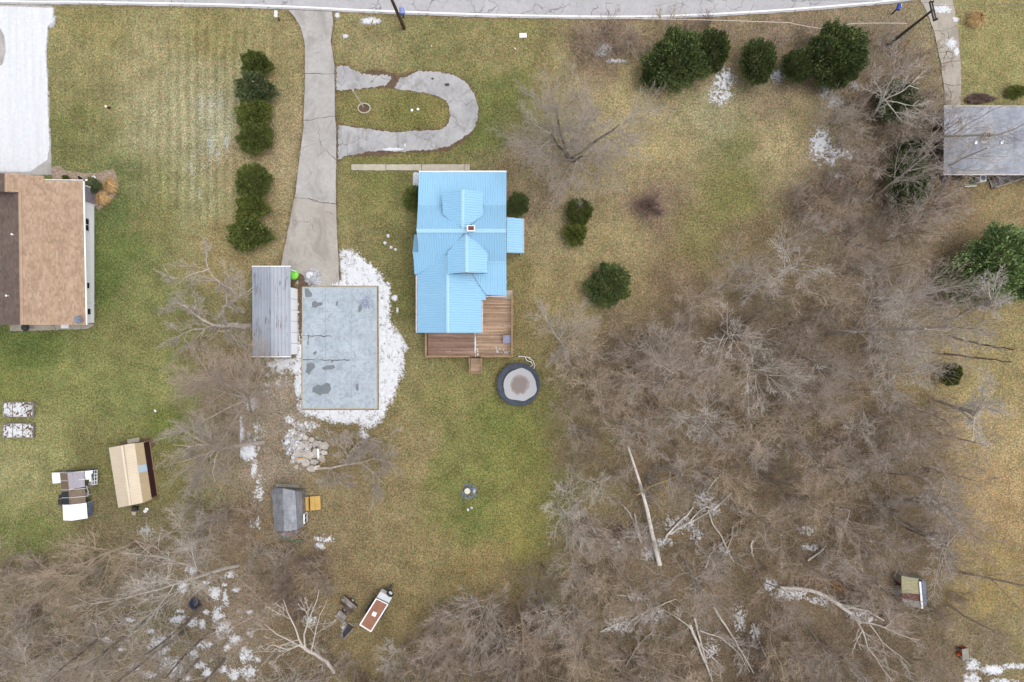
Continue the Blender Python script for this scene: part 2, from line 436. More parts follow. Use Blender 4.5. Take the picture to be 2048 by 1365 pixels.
    MAT['splinter'] = mk('split_wood', A(220, 170, 120), None, finev=0.15)
    MAT['yew'] = mk('yew_green', A(132, 142, 72), A(94, 108, 54), 2.0, 8, 0.3, island=0.4, rough_=0.7)
    MAT['yewolive'] = mk('yew_olive', A(142, 150, 74), A(106, 120, 58), 1.8, 8, 0.3, island=0.4, rough_=0.7)
    MAT['yewgrey'] = mk('juniper_grey', A(126, 138, 92), A(92, 106, 70), 1.8, 8, 0.3, island=0.4, rough_=0.7)
    MAT['cedar'] = mk('cedar_green', A(124, 138, 78), A(86, 104, 62), 1.2, 8, 0.3, island=0.4, rough_=0.7)
    MAT['pine'] = mk('pine_green', A(174, 196, 128), A(130, 158, 100), 1.2, 8, 0.3, island=0.4, rough_=0.7)
    MAT['leaf'] = mk('dead_leaves', A(190, 160, 128), A(140, 108, 84), 1.0, 12, 0.2, island=0.4)
    MAT['plume'] = mk('dry_plume_grass', A(226, 190, 132), A(200, 160, 108), 4, 12, 0.15, island=0.25)
    MAT['tuft'] = mk('dry_blades', A(196, 180, 132), A(150, 146, 86), 0.8, 10, 0.2, island=0.35)
    MAT['brush'] = mk('brush_stems', A(202, 182, 163), A(152, 132, 114), 0.6, 10, 0.2, island=0.35)

def pad_mat():
    m, t, b = nodes('frosted_slab'); v = pos(t)
    c = mix(t, ramp(t, noise(t, v, 0.5, 6, 0.7), 0.36, 0.66), A(192, 204, 214), A(172, 185, 196))
    n = noise(t, v, 1.6, 6, 0.75, 1.2)
    c = mix(t, math_(t, 'MULTIPLY', ramp(t, n, 0.48, 0.60), 0.6), c, A(142, 154, 167))
    c = scaled(t, c, ramp(t, noise(t, v, 20, 3), 0.3, 0.7), 0.95, 1.05)
    # one darker bruised-looking stain near the top right corner
    d = N(t, 'ShaderNodeVectorMath'); d.operation = 'DISTANCE'; d.inputs[1].default_value = (-14.6, 4.0, 0.13); t.links.new(v, d.inputs[0])
    f = math_(t, 'MULTIPLY', ramp(t, d.outputs['Value'], 0.4, 2.4, (1, 1, 1), (0, 0, 0)), ramp(t, n, 0.36, 0.6))
    c = mix(t, math_(t, 'MULTIPLY', f, 0.8), c, A(122, 128, 156))
    t.links.new(c, b.inputs['Base Color']); b.inputs['Roughness'].default_value = 0.6
    return m

def ice_mat():
    m, t, b = nodes('leaf_stained_ice'); tc = N(t, 'ShaderNodeTexCoord').outputs['Object']
    L = N(t, 'ShaderNodeVectorMath'); L.operation = 'LENGTH'; t.links.new(tc, L.inputs[0])
    r = math_(t, 'ADD', L.outputs['Value'], math_(t, 'MULTIPLY', math_(t, 'SUBTRACT', noise(t, tc, 2.2, 4), 0.5), 0.7))
    rp = N(t, 'ShaderNodeValToRGB'); e = rp.color_ramp.elements
    e[0].position = 0.72; e[0].color = (*A(122, 106, 102), 1); e[1].position = 0.95; e[1].color = (*A(158, 150, 150), 1)
    x = e.new(1.0); x.color = (*A(174, 175, 180), 1)
    t.links.new(r, rp.inputs[0])
    c = scaled(t, rp.outputs[0], ramp(t, noise(t, tc, 14, 3), 0.3, 0.7), 0.88, 1.1)
    t.links.new(c, b.inputs['Base Color']); b.inputs['Roughness'].default_value = 0.4
    return m

def streak_mat(name, c1, c2, dark):
    m, t, b = nodes(name); v = pos(t)
    c = mix(t, ramp(t, noise(t, v, 0.4, 4), 0.35, 0.65), c1, c2)
    n = noise(t, stretch(t, v, (0.55, 0.10, 0.1)), 1.0, 4, 0.6)
    c = mix(t, math_(t, 'MULTIPLY', ramp(t, n, 0.58, 0.72), 0.5), c, dark)
    c = scaled(t, c, N(t, 'ShaderNodeNewGeometry').outputs['Random Per Island'], 0.86, 1.14)
    c = scaled(t, c, ramp(t, noise(t, v, 9, 4), 0.3, 0.7), 0.9, 1.1)
    t.links.new(c, b.inputs['Base Color']); b.inputs['Roughness'].default_value = 0.9
    return m
make_mats()

# ------------------------------------------------------------------ the ground sheet
CP = [  # photograph pixel, colour seen there
 (150,100,142,130,84),(120,250,114,114,62),(130,180,132,124,76),(300,130,152,138,96),(330,230,156,146,108),(400,150,150,140,100),(420,250,154,148,116),(180,60,142,130,78),(420,70,140,128,78),
 (240,420,96,110,56),(250,500,104,116,56),(300,450,126,120,70),(400,400,142,136,92),(450,500,150,130,86),(570,250,152,132,96),(560,450,150,130,92),(575,120,146,130,86),(560,320,158,136,102),(470,310,152,134,94),
 (300,600,120,122,68),(205,560,94,110,50),(60,700,94,110,48),(150,760,128,130,70),(250,800,124,128,68),(330,760,130,130,72),(100,900,140,136,82),(40,960,146,140,90),(60,1050,116,122,62),(20,760,120,124,60),
 (205,890,118,112,64),(200,1080,122,106,74),(400,700,130,116,76),(430,740,142,120,92),(350,690,120,118,62),(330,850,108,116,50),(340,950,124,116,66),(80,1000,138,132,80),(260,660,122,120,66),
 (740,420,128,120,68),(760,380,116,114,60),(800,500,118,112,64),(800,720,132,120,76),(815,600,108,106,56),(700,380,130,120,72),(720,470,132,120,76),
 (750,90,142,128,86),(850,90,130,122,74),(1000,100,140,126,80),(965,250,106,112,54),(1000,180,110,114,56),(1100,150,142,126,82),(1250,230,166,146,100),(1040,60,132,122,72),(720,215,128,118,66),(820,220,114,110,54),(870,230,128,118,64),(760,320,120,116,60),
 (1100,450,150,132,96),(1080,420,142,120,96),(1040,330,140,120,90),(1250,350,150,130,92),(1300,290,162,142,98),(1300,190,164,144,100),(1440,240,150,140,104),(1470,300,118,116,68),(1460,400,124,118,66),(1400,480,128,116,70),(1550,300,164,144,104),(1600,250,154,134,96),(1650,300,148,128,104),
 (1350,545,132,106,80),(1500,480,130,108,80),(1250,480,150,130,90),(1100,560,150,130,88),(1060,620,142,122,78),(1300,410,132,106,90),(1180,520,152,132,90),(1050,540,132,118,72),
 (900,800,130,122,70),(1000,860,114,120,54),(850,900,146,126,86),(900,900,120,118,62),(980,950,124,124,60),(1040,900,120,120,56),(950,1040,110,116,54),(1050,1050,138,132,66),(800,1000,140,120,82),(760,1080,136,116,80),(850,1100,140,120,78),
 (700,1150,130,108,76),(950,1130,142,120,74),(800,1200,136,116,76),(1010,1160,130,108,72),(850,1290,142,120,74),(720,890,130,110,76),(640,1100,132,112,82),(900,980,116,118,58),(1060,960,132,126,64),(1030,1090,142,132,66),
 (1250,750,124,102,82),(1400,700,124,102,82),(1600,700,122,102,84),(1300,900,122,100,78),(1500,900,120,98,76),(1700,900,126,104,80),(1200,1100,124,102,80),(1400,1150,118,96,74),(1600,1150,118,96,74),(1800,1100,120,98,76),(1100,1280,118,98,78),(1400,1300,112,92,74),(1700,1300,112,92,74),(1150,900,124,106,72),(1000,1250,116,96,78),(1850,950,132,108,80),(1850,1300,118,98,76),
 (1990,880,168,142,96),(1990,1000,164,132,90),(1970,760,152,132,86),(2000,1180,152,126,76),(2030,1260,138,122,76),(1990,120,150,138,84),(1960,170,140,130,80),(1990,400,152,128,88),(1940,430,140,114,84),(2040,700,150,130,84),(1990,1290,118,100,78),
 (1200,100,142,116,96),(1450,70,142,120,92),(1580,80,140,116,94),(1780,130,136,116,96),(1820,300,130,108,90),(1700,380,134,112,96),(1620,420,134,112,90),(1560,180,142,120,96),(1750,480,126,104,86),(1880,460,138,114,88),
 (60,1160,120,104,78),(150,1200,120,106,80),(300,1150,126,110,92),(300,1250,122,106,80),(450,1200,126,106,90),(100,1300,118,104,76),(450,1330,122,104,86),(250,1340,118,100,72),(560,1200,126,104,82),(600,1300,120,100,78),
 (560,830,146,126,112),(450,800,142,122,98),(430,950,130,116,84),(530,940,142,122,108),(390,1000,126,116,76),(420,1080,136,112,86),(480,1050,132,108,88),(690,1000,138,118,84),(600,1130,130,106,82),(740,1260,130,110,74),
]
def lawn_colour(px, py):
    wx = fbm(px / 55, py / 55, 3) * 80 + fbm(px / 14, py / 14, 5) * 16; wy = fbm(px / 55, py / 55, 9) * 80 + fbm(px / 14, py / 14, 11) * 16
    x, y = px + wx, py + wy
    cp = np.array(CP, float); rgb = np.array([lin([1.02 * (.70 * v + .30 * sum(c[2:]) / 3) for v in c[2:]]) for c in CP])
    acc = np.zeros(px.shape + (3,)); ws = np.zeros(px.shape)
    for i in range(len(cp)):
        w = 1.0 / (((x - cp[i, 0]) ** 2 + (y - cp[i, 1]) ** 2 + 150) ** 1.8)
        acc += w[..., None] * rgb[i]; ws += w
    return acc / ws[..., None] / RATIO * 1.17

FLOOR_R = [(1130,680),(1200,640),(1290,615),(1450,545),(1560,490),(1690,440),(1800,480),(1870,600),(1850,740),(1890,900),(1880,1040),(1920,1140),(1900,1260),(1880,1420),(740,1420),(735,1335),(800,1295),(860,1230),(960,1190),(1060,1155),(1120,1080),(1105,900),(1120,780)]
FLOOR_L = [(-60,1120),(120,1095),(260,1050),(380,1050),(470,1100),(560,1130),(600,1180),(560,1260),(640,1420),(-60,1420)]
def ground():
    step = 0.28
    dx = np.arange(-57, 57.01, step); dy = np.arange(-41, 41.01, step)
    ox = np.array([58, 62, 75, 110, 220, 600, 2000, 5000.0]); oy = np.array([42, 46, 60, 100, 220, 600, 2000, 5000.0])
    X = np.concatenate([-ox[::-1], dx, ox]); Y = np.concatenate([-oy[::-1], dy, oy])
    gx, gy = np.meshgrid(X, Y); px = gx / S + 1024; py = 682.5 - gy / S
    wl_ = np.maximum(poly_dist(px, py, FLOOR_R), poly_dist(px, py, FLOOR_L)); wl_ = np.clip(.5 + (wl_ + fbm(px / 40, py / 40, 61) * 120) / 90, 0, 1)
    cxp = np.clip(px, -150, 2200); cyp = np.clip(py, -150, 1515)
    col = lawn_colour(cxp, cyp)
    col = col * (1 + wl_[..., None] * np.array([.13, .14, .17]))
    # bare brown strips beside the drives and where leaves gather
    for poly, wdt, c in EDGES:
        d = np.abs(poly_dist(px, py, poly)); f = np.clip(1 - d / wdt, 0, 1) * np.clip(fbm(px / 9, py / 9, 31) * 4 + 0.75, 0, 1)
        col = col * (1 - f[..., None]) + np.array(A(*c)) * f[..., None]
    # mowing stripes on the upper left lawn
    m = np.clip(poly_dist(px, py, [(110, 30), (590, 30), (480, 500), (110, 330)]) / 40, 0, 1)
    st = np.sin((px + fbm(px / 60, py / 60, 7) * 12) * 2 * math.pi / 19) * (0.05 + 0.09 * np.clip((px - 240) / 120, 0, 1)) * (0.5 + 1.6 * np.clip(fbm(px / 25, py / 70, 91) + .4, 0, 1)) * m
    col *= (1 + st)[..., None]
    fr = np.zeros(px.shape)
    for x, y, rx, ry, s in FROST:
        fr = np.maximum(fr, s * np.clip(1.3 - np.hypot((px - x) / rx, (py - y) / ry), 0, 1))
    fr *= 0.62 + (0.3 * np.clip(np.sin((px + fbm(px / 30, py / 50, 8) * 14) * 2 * math.pi / 19 + 1), -0.6, 1) + 1.1 * fbm(px / 10, py / 26, 77)) * ((px < 600) & (py < 520))
    z = fbm(px / 40, py / 40, 71) * 0.05 - 0.02
    inside = (np.abs(gx) < 56) & (np.abs(gy) < 40)
    z = np.where(inside, np.minimum(z, 0.0), -0.02)
    V = np.stack([gx, gy, z], -1).reshape(-1, 3)
    ny, nx = gx.shape
    i = np.arange(ny * nx).reshape(ny, nx)
    F = np.stack([i[:-1, :-1], i[:-1, 1:], i[1:, 1:], i[1:, :-1]], -1).reshape(-1, 4)
    o = np_mesh('ground', V, F, MAT['ground'], kind='structure', smooth=True)
    ca = o.data.color_attributes.new('Col', 'FLOAT_COLOR', 'POINT')
    rgba = np.ones((len(V), 4), np.float32); rgba[:, :3] = np.clip(col.reshape(-1, 3), 0.01, 0.8)
    ca.data.foreach_set('color', rgba.ravel())
    fa = o.data.attributes.new('Frost', 'FLOAT', 'POINT'); fa.data.foreach_set('value', fr.reshape(-1).astype(np.float32))
    o['label'] = 'winter lawn of green and dry tan grass running into brown woodland floor'
    return o

DRIVE_R = [(664,24),(667,44),(662,82),(669,130),(670,181),(670,219),(673,260),(673,318),(672,362),(673,433),(678,535),(679,573)]
DRIVE_L = [(576,20),(590,36),(601,55),(608,80),(610,99),(609,191),(607,256),(598,325),(591,386),(578,450),(562,532),(560,552),(604,573)]
DRIVE = DRIVE_R + DRIVE_L[::-1]
LOOP_O = [(674,131),(695,132),(710,140),(722,146),(741,141),(770,143),(803,152),(834,142),(872,143),(908,149),(934,166),(948,186),(957,215),(955,243),(946,263),(926,283),(900,298),(865,303),(814,305),(757,311),(711,312),(689,312),(677,322)]
LOOP_I = [(677,249),(695,252),(757,260),(788,264),(818,262),(857,260),(885,258),(895,248),(900,234),(898,215),(892,201),(880,194),(857,186),(818,180),(754,174),(703,180),(674,182)]
LOOP = LOOP_O + LOOP_I
EDGES = [(DRIVE, 7, (112, 92, 74)), (LOOP, 6, (116, 94, 74)),
         ([(-900, -6), (0, 8), (300, 12), (600, 20), (850, 31), (1090, 37), (1300, 39), (1445, 33), (1600, 23), (1765, 10), (1840, 0), (1840, -60), (-900, -60)], 7, (132, 112, 88)),
         ([(603, 573), (757, 573), (757, 819), (603, 819)], 4, (150, 130, 118)),
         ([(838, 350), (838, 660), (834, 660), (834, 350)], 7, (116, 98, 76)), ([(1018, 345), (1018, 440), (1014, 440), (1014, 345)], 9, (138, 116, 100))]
FROST = [(420, 210, 60, 80, 0.85), (330, 180, 90, 90, 0.5), (440, 290, 50, 70, 0.9), (400, 330, 90, 60, 0.75), (360, 300, 25, 80, 0.65), (400, 380, 40, 45, 0.7), (425, 410, 25, 40, 0.6),
         (1450, 185, 35, 45, 0.85), (1400, 240, 60, 40, 0.3), (560, 740, 70, 60, 0.5), (520, 860, 60, 60, 0.6), (520, 960, 25, 80, 0.6), (1650, 300, 50, 60, 0.5), (290, 1060, 30, 25, 0.8), (230, 34, 160, 4, 0.6),
         (780, 322, 60, 8, 0.4), (810, 420, 0.1, 0.1, 0), (1560, 160, 30, 30, 0.5), (560, 950, 40, 60, 0.5), (1910, 430, 25, 12, 0.7), (1600, 460, 60, 20, 0.2), (1300, 1060, 90, 60, 0.5), (420, 1230, 130, 110, 0.45), (1680, 1210, 60, 40, 0.5), (740, 345, 70, 5, .5)]
ground()

# ------------------------------------------------------------------ roads, drives, paving (the setting)
def sheet(name, pts, z, mat, label=None, thick=0.08, kind='structure', parent=None):
    b = MB(); b.prism([Vector((P(x, y).x, P(x, y).y, z)) for x, y in pts], 0, z - thick)
    o = b.build(name, mat, parent)
    if parent is None and kind: o['kind'] = kind
    if label: o['label'] = label
    return o

ROAD = [(-2400,-90),(-1200,-40),(-500,-8),(0,8),(150,9.5),(300,12),(450,15),(600,20),(720,26),(850,31),(970,35),(1090,37.5),(1200,39),(1300,38.5),(1380,36),(1445,33),(1530,28),(1600,23),(1690,16),(1765,9),(1840,-1),(1950,-22),(2150,-72),(2600,-210),(3600,-560)]
def smooth_line(p, n=6):
    out = []
    for i in range(len(p) - 1):
        p0, p1, p2, p3 = p[max(0, i - 1)], p[i], p[i + 1], p[min(len(p) - 1, i + 2)]
        for k in range(n):
            t = k / n
            out.append(tuple(0.5 * (2 * p1[a] + (p2[a] - p0[a]) * t + (2 * p0[a] - 5 * p1[a] + 4 * p2[a] - p3[a]) * t * t + (3 * p1[a] - p0[a] - 3 * p2[a] + p3[a]) * t ** 3) for a in (0, 1)))
    return out + [p[-1]]
rl = smooth_line(ROAD)
def ribbon(name, line, o1, o2, z, mat, label, kind='structure', parent=None):
    b = MB(); n = len(line)
    vs = [P(x, y + o1) + Vector((0, 0, z)) for x, y in line] + [P(x, y + o2) + Vector((0, 0, z)) for x, y in line]
    vs += [v - Vector((0, 0, 0.12 if kind == 'structure' and 'line' not in name else 0.006)) for v in vs]
    fs = []
    for i in range(n - 1):
        fs += [(i, i + 1, n + i + 1, n + i), (2 * n + i, 2 * n + i + 1, i + 1, i), (n + i, n + i + 1, 3 * n + i + 1, 3 * n + i)]
    b.add(vs, fs); o = b.build(name, mat, parent)
    if parent is None and kind: o['kind'] = kind
    if label: o['label'] = label
    return o
rr_ = random.Random(5)
ribbon('road', [(x, y + rr_.uniform(-0.7, 0.7)) for x, y in rl], -150, 0, 0.03, MAT['asphalt'], 'pale cracked asphalt road along the top of the photo')
ribbon('road_edge_line', rl, -7.0, -4.0, 0.037, MAT['line'], 'white painted line along the near edge of the road')
ribbon('road_edge_line', rl, -146, -142.5, 0.037, MAT['line'], 'white painted line along the far edge of the road')

# main drive: four cast slabs with ragged cracks between them
drv = sheet('driveway', rough(DRIVE, 0.8, 8, 3), 0.02, MAT['crack'], 'long pale concrete driveway from the road to the grey shed', 0.1)
cuts = [None, [(610,148),(630,147.5),(650,149),(669,147.5)], [(607,241),(622,241),(634,237),(648,236),(660,233),(670,233)], [(589,396),(605,397),(618,397),(628,403),(645,406),(672,408)], None]
def drive_x(side, y):
    p = side
    for a, b in zip(p, p[1:]):
        if a[1] <= y <= b[1] and b[1] > a[1]: return a[0] + (b[0] - a[0]) * (y - a[1]) / (b[1] - a[1])
    return p[-1][0] if y > p[-1][1] else p[0][0]
for k in range(4):
    top, bot = cuts[k], cuts[k + 1]
    y0L = top[0][1] if top else 20; y0R = top[-1][1] if top else 24; y1L = bot[0][1] if bot else 573; y1R = bot[-1][1] if bot else 573
    right = [(x - 0.3, y) for x, y in DRIVE_R if y0R + 2 < y < y1R - 2]; left = [(x + 0.3, y) for x, y in DRIVE_L if y0L + 2 < y < y1L - 2]
    poly = []
    if top: poly += [(x, y + 0.45) for x, y in top]
    else: poly += [DRIVE_L[0], DRIVE_R[0]]
    poly += right
    if bot: poly += [(x, y - 0.45) for x, y in bot[::-1]]
    else: poly += [DRIVE_R[-1], DRIVE_L[-1]]
    poly += left[::-1]
    sheet('slab', rough(poly, 0.35, 6, 20 + k), 0.035, MAT['concrete_tan' if k == 3 else 'concrete'], parent=drv)
def crack(name, pts, w, parent, seed=0, z=0.0375):
    rr = random.Random(seed); pts = rough(pts, 1.2, 5, seed, False) + [pts[-1]]
    b = MB(); vs = []
    for i, (x, y) in enumerate(pts):
        a = pts[max(0, i - 1)]; c = pts[min(len(pts) - 1, i + 1)]; d = Vector((c[0] - a[0], c[1] - a[1])).normalized()
        ww = w * rr.uniform(0.3, 1.0) / 2
        for s_ in (1, -1):
            q = P(x - d.y * ww * s_, y + d.x * ww * s_); vs.append((q.x, q.y, z))
    b.add(vs, [(2 * i, 2 * i + 1, 2 * i + 3, 2 * i + 2) for i in range(len(pts) - 1)])
    return b.build(name, MAT['crack'], parent)
for i, (pts, w) in enumerate([([(637,262),(641,285),(648,300)], 0.8), ([(655,303),(663,312),(672,320)], 1.6), ([(637,314),(646,304),(655,300)], 1), ([(634,240),(640,262)], 0.7), ([(607,281),(622,282),(640,283)], 0.5),
                              ([(618,398),(640,405),(672,408)], 2.2), ([(590,450),(600,441)], 0.6), ([(610,148),(640,147)], 0.5)]):
    crack('crack', pts, w, drv, 40 + i)

# loop drive: two asphalt pieces split by a washed-out brown gap
lp = sheet('loop_driveway', rough(LOOP, 1.8, 4, 8), 0.012, MAT['dirt'], 'horseshoe asphalt loop drive round an oval of grass', 0.06)
pa = [(673,132),(695,133),(708,140),(722,147),(745,152),(775,150),(784,158),(776,166),(772,171),(754,174),(703,180),(673,182)]
pb = [(800,156),(812,155),(834,143),(872,144),(908,150),(934,167),(948,187),(956.5,215),(954,243),(945,262),(922,279),(896,293),(865,300),(814,302),(806,304),(757,302),(733,304),(708,311),(689,312),(677,321),
      (677,250),(695,253),(757,261),(788,265),(818,263),(857,261),(885,259),(896,248),(901,234),(899,215),(893,201),(880,195),(857,187),(818,181),(800,180),(789,176),(794,166)]
sheet('asphalt_piece', rough(pa, 1.9, 3, 9), 0.028, MAT['loop'], parent=lp)
sheet('asphalt_piece', rough(pb, 1.5, 3, 10), 0.028, MAT['loop'], parent=lp)
for i, (x, y, rx, ry, m) in enumerate([(865, 158, 3, 2.2, 'puddle'), (894, 170, 5.5, 3.2, 'puddle')]):
    sheet('pothole', rough([(x + rx * math.cos(a), y + ry * math.sin(a)) for a in np.linspace(0, 2 * math.pi, 9)[:-1]], 0.5, 2, i), 0.033, MAT['crack'], parent=lp, thick=0.01)

# walkway, small slabs
wk = sheet('walkway', [(702, 329), (941, 328.5), (941, 342), (702, 341)], 0.015, MAT['crack'], 'narrow pale concrete walk in front of the blue roofed house', 0.06)
for a, c in ((703, 771.5), (772.5, 842.5), (843.5, 928), (929, 940)):
    sheet('slab', rough([(a, 329.3), (c, 329), (c, 341.6), (a, 340.8)], 0.35, 6, int(a)), 0.045, MAT['walk'], parent=wk)
sheet('stone_pad', rough([(826, 346), (841, 345), (841, 372), (826, 373)], 0.7, 4, 2), 0.03, MAT['gravel'], 'small pale gravel pad at the upper left corner of the blue roofed house')

# neighbour drives
RD = [(1838,-4),(1852,22),(1860,42),(1868,66),(1875,100),(1883,150),(1890,205),(1893,216),(1921,216),(1922,150),(1919,100),(1915,50),(1908,20),(1904,-14)]
rd = sheet('neighbour_driveway', rough(RD, 1.2, 6, 5), 0.02, MAT['crack'], 'cracked concrete driveway at the top right beside the utility pole', 0.08)
rcuts = [[(1838,-4),(1860,-8),(1904,-14)], [(1867,62),(1885,63),(1898,58),(1916,52)], [(1876.5,106),(1895,104),(1919.5,108)], [(1882.5,128),(1900,124),(1921,122)], [(1887,168),(1905,172),(1922,170)], [(1893,216),(1921,216)]]
def sidex(side, y):
    for a, b in zip(side, side[1:]):
        if a[1] <= y <= b[1]: return a[0] + (b[0] - a[0]) * (y - a[1]) / (b[1] - a[1])
RL, RR = RD[:8], RD[8:][::-1]
for k in range(5):
    t0, t1 = rcuts[k], rcuts[k + 1]
    poly = [(x, y + 0.4) for x, y in t0] + [(x - .3, y) for x, y in RR if t0[-1][1] + 2 < y < t1[-1][1] - 2] + [(x, y - 0.4) for x, y in t1[::-1]] + [(x + .3, y) for x, y in RL[::-1] if t0[0][1] + 2 < y < t1[0][1] - 2]
    sheet('slab', rough(poly, 0.4, 5, 60 + k), 0.035, MAT['concrete_old'], parent=rd)
for i, p_ in enumerate([[(1895, 63), (1900, 90), (1887, 118), (1890, 150)], [(1872, 128), (1885, 116), (1905, 118), (1915, 108)], [(1893, 170), (1902, 190), (1900, 214)]]):
    crack('crack', p_, 1.2, rd, 80 + i)
sheet('snowy_driveway', rough([(-120,6),(104,12),(108,30),(97,48),(92,102),(95,154),(97,222),(102,290),(104,350),(-120,350)], 0.6, 8, 4), 0.02, MAT['concrete'], 'wide driveway under snow at the top left', 0.08)
sheet('gravel_bed', rough([(104,334),(120,332),(131,341),(160,346),(186,347),(213,341),(226,337),(232,350),(238,372),(228,396),(212,408),(196,420),(184,408),(184,366),(104,366)], 1.2, 5, 6), 0.02, MAT['mulch'], 'gravel and mulch bed at the corner of the tan shingled house', 0.06)
sheet('patio_strip', rough([(18,648),(176,646),(190,650),(176,658),(60,662),(20,662)], 0.8, 5, 12), 0.03, MAT['concrete_old'], 'narrow concrete strip along the foot of the tan shingled house', 0.06)
sheet('dirt_patch', rough([(582,540),(600,548),(640,566),(612,576),(600,700),(596,560),(582,584)], 1.5, 4, 7), 0.042, MAT['dirt'], 'brown dirt and leaves between the grey shed and the drive', 0.05)
sheet('dirt_patch', rough([(240,884),(256,880),(300,876),(312,890),(300,900),(240,900)], 1.5, 5, 17), 0.012, MAT['dirt'], 'bare brown soil along the upper end of the tan shed', 0.03)

# the frosted parking pad: 15 cast slabs
pad = sheet('concrete_pad', [(604.5, 574), (754.5, 573.5), (755.5, 818), (604.5, 818.5)], 0.10, MAT['walk'], 'large frosted rectangular concrete pad of fifteen slabs beside the grey shed', 0.3)
px_ = [606, 652, 703, 753.5]; py_ = [575.5, 624, 672.5, 720, 768, 816.5]
for j in range(5):
    for i in range(3):
        sheet('slab', [(px_[i] + .35, py_[j] + .35), (px_[i + 1] - .35, py_[j] + .35), (px_[i + 1] - .35, py_[j + 1] - .35), (px_[i] + .35, py_[j + 1] - .35)], 0.13, MAT['pad'], parent=pad)
def blob(pts, seed): return rough(pts, 0.5, 3, seed)
PUD = [[(611,577),(617,578),(625,588),(624,594),(612,595),(610,585)], [(625,605),(631,602),(637,606),(645,605),(646,611),(637,613),(633,617),(625,615)], [(672,606),(677,602),(676,612),(672,612)],
       [(718,612),(724,608),(725,618),(720,626),(716,622)], [(736,610),(739,614),(737,620)], [(613,728),(620,725),(629,727),(631,735),(624,742),(619,750),(611,744),(614,738)],
       [(644,736),(655,731),(668,730),(671,736),(662,740),(648,740)], [(626,776),(636,769),(644,772),(652,766),(661,768),(663,781),(656,788),(646,788),(640,792),(632,786),(625,784)], [(713,768),(717,768),(718,780),(715,783),(712,776)],
       [(660,724),(668,722),(665,727)], [(626,707),(632,702),(635,706),(630,710)], [(746,798),(749,796),(748,801)]]
for i, p_ in enumerate(PUD):
    sheet('puddle', blob(p_, i), 0.137, MAT['puddle'], 'dark grey puddles on the frosted concrete pad', 0.004)
for i, p_ in enumerate([[(607, 672), (630, 672.5), (664, 673)], [(617, 664), (616, 690)], [(640, 720), (700, 720.5)], [(606, 720), (630, 720)]]):
    crack('joint_gap', p_, 1.8, pad, 90 + i, 0.1335)

# ------------------------------------------------------------------ snow lying on the ground
def snow_field(name, bounds, patches, polys=(), res=0.06, z0=0.0, thr=0.0, height=0.07, label=None, holes=(), nscale=7.0, amp=1.5, seed=0, parent=None, ground_xy=True, lacy=0.0):
    x0, y0, x1, y1 = bounds; k = (H - z0) / H if not ground_xy else 1.0
    st = res / S
    gx, gy = np.meshgrid(np.arange(x0, x1 + st, st), np.arange(y0, y1 + st, st))
    s = np.full(gx.shape, -3.0)
    for x, y, rx, ry, w in patches:
        s = np.maximum(s, w - np.hypot((gx - x) / rx, (gy - y) / ry) ** 2)
    for poly, soft, w in polys:
        s = np.maximum(s, np.clip(poly_dist(gx, gy, poly) / soft, -3, w))
    s = s + amp * fbm(gx / nscale, gy / nscale, seed + 100, 5) + 1.2 * amp * fbm(gx / 1.9, gy / 1.9, seed + 50, 3)
    if lacy: s = s + lacy * (0.32 - 3.2 * np.abs(fbm(gx / 5.5, gy / 5.5, seed + 300, 4)))
    for poly, soft in holes: s = np.minimum(s, -poly_dist(gx, gy, poly) / soft)
    z = np.clip(s - thr, -0.4, 1.0) * height + z0 + 0.006
    keep = (s - thr) > -0.35
    cell = keep[:-1, :-1] | keep[1:, :-1] | keep[:-1, 1:] | keep[1:, 1:]
    # only cells with something above ground
    top = np.maximum.reduce([z[:-1, :-1], z[1:, :-1], z[:-1, 1:], z[1:, 1:]]) > z0 + 0.006
    cell &= top
    iy, ix = np.nonzero(cell)
    if len(iy) == 0: return None
    ids = -np.ones(gx.shape, int); w_ = gx.shape[1]
    quad = np.stack([iy * w_ + ix, (iy + 1) * w_ + ix, (iy + 1) * w_ + ix + 1, iy * w_ + ix + 1], -1)
    used, inv = np.unique(quad.ravel(), return_inverse=True)
    X = (gx.ravel()[used] - 1024) * S * k; Y = (682.5 - gy.ravel()[used]) * S * k; Z = z.ravel()[used]
    o = np_mesh(name, np.stack([X, Y, Z], -1), inv.reshape(-1, 4), MAT['snow'], kind='stuff', smooth=True)
    ta_ = o.data.attributes.new('Thick', 'FLOAT', 'POINT'); ta_.data.foreach_set('value', np.clip((s - thr).ravel()[used], 0, 1).astype(np.float32))
    if label: o['label'] = label
    if parent is not None:
        o.parent = parent; o.location = -ORG[parent.name]
    return o

PADRECT = [(603, 573), (757, 572.5), (757.5, 820), (603, 820)]
snow_field('snow', (480, 490, 830, 960),
   [(570,727,34,14,.5),(596,770,10,50,.5),(560,740,30,14,.2),(590,735,20,20,.4),(500,808,18,18,.55),(480,865,12,26,.75),(497,905,18,22,.7),(478,845,10,12,.8),(508,935,9,22,.5),(545,730,16,8,.5),
    (550,770,60,60,-.25),(510,870,40,60,-.2),(610,850,50,16,.1),(520,980,14,40,.1),(600,720,14,60,.2),(602,640,4,70,.35),(600,690,6,30,.5),(580,840,14,10,.5),(585,885,16,26,.75),(600,885,30,22,.2),(728,870,12,10,.5),(690,838,40,12,.6),(705,478,0.1,.1,-3),(744,480,.1,.1,-3)],
   [([(680,498),(700,500),(735,525),(765,556),(780,575),(778,640),(796,668),(810,690),(803,750),(785,795),(765,835),(742,852),(722,855),(716,838),(645,838),(612,830),(600,822),(600,572),(645,572),(680,565)], 12, 0.5)],
   holes=[(PADRECT, 3), ([(683, 560), (560, 560), (575, 400), (676, 480)], 6)], label='melting snow heaped around the frosted concrete pad', seed=1)
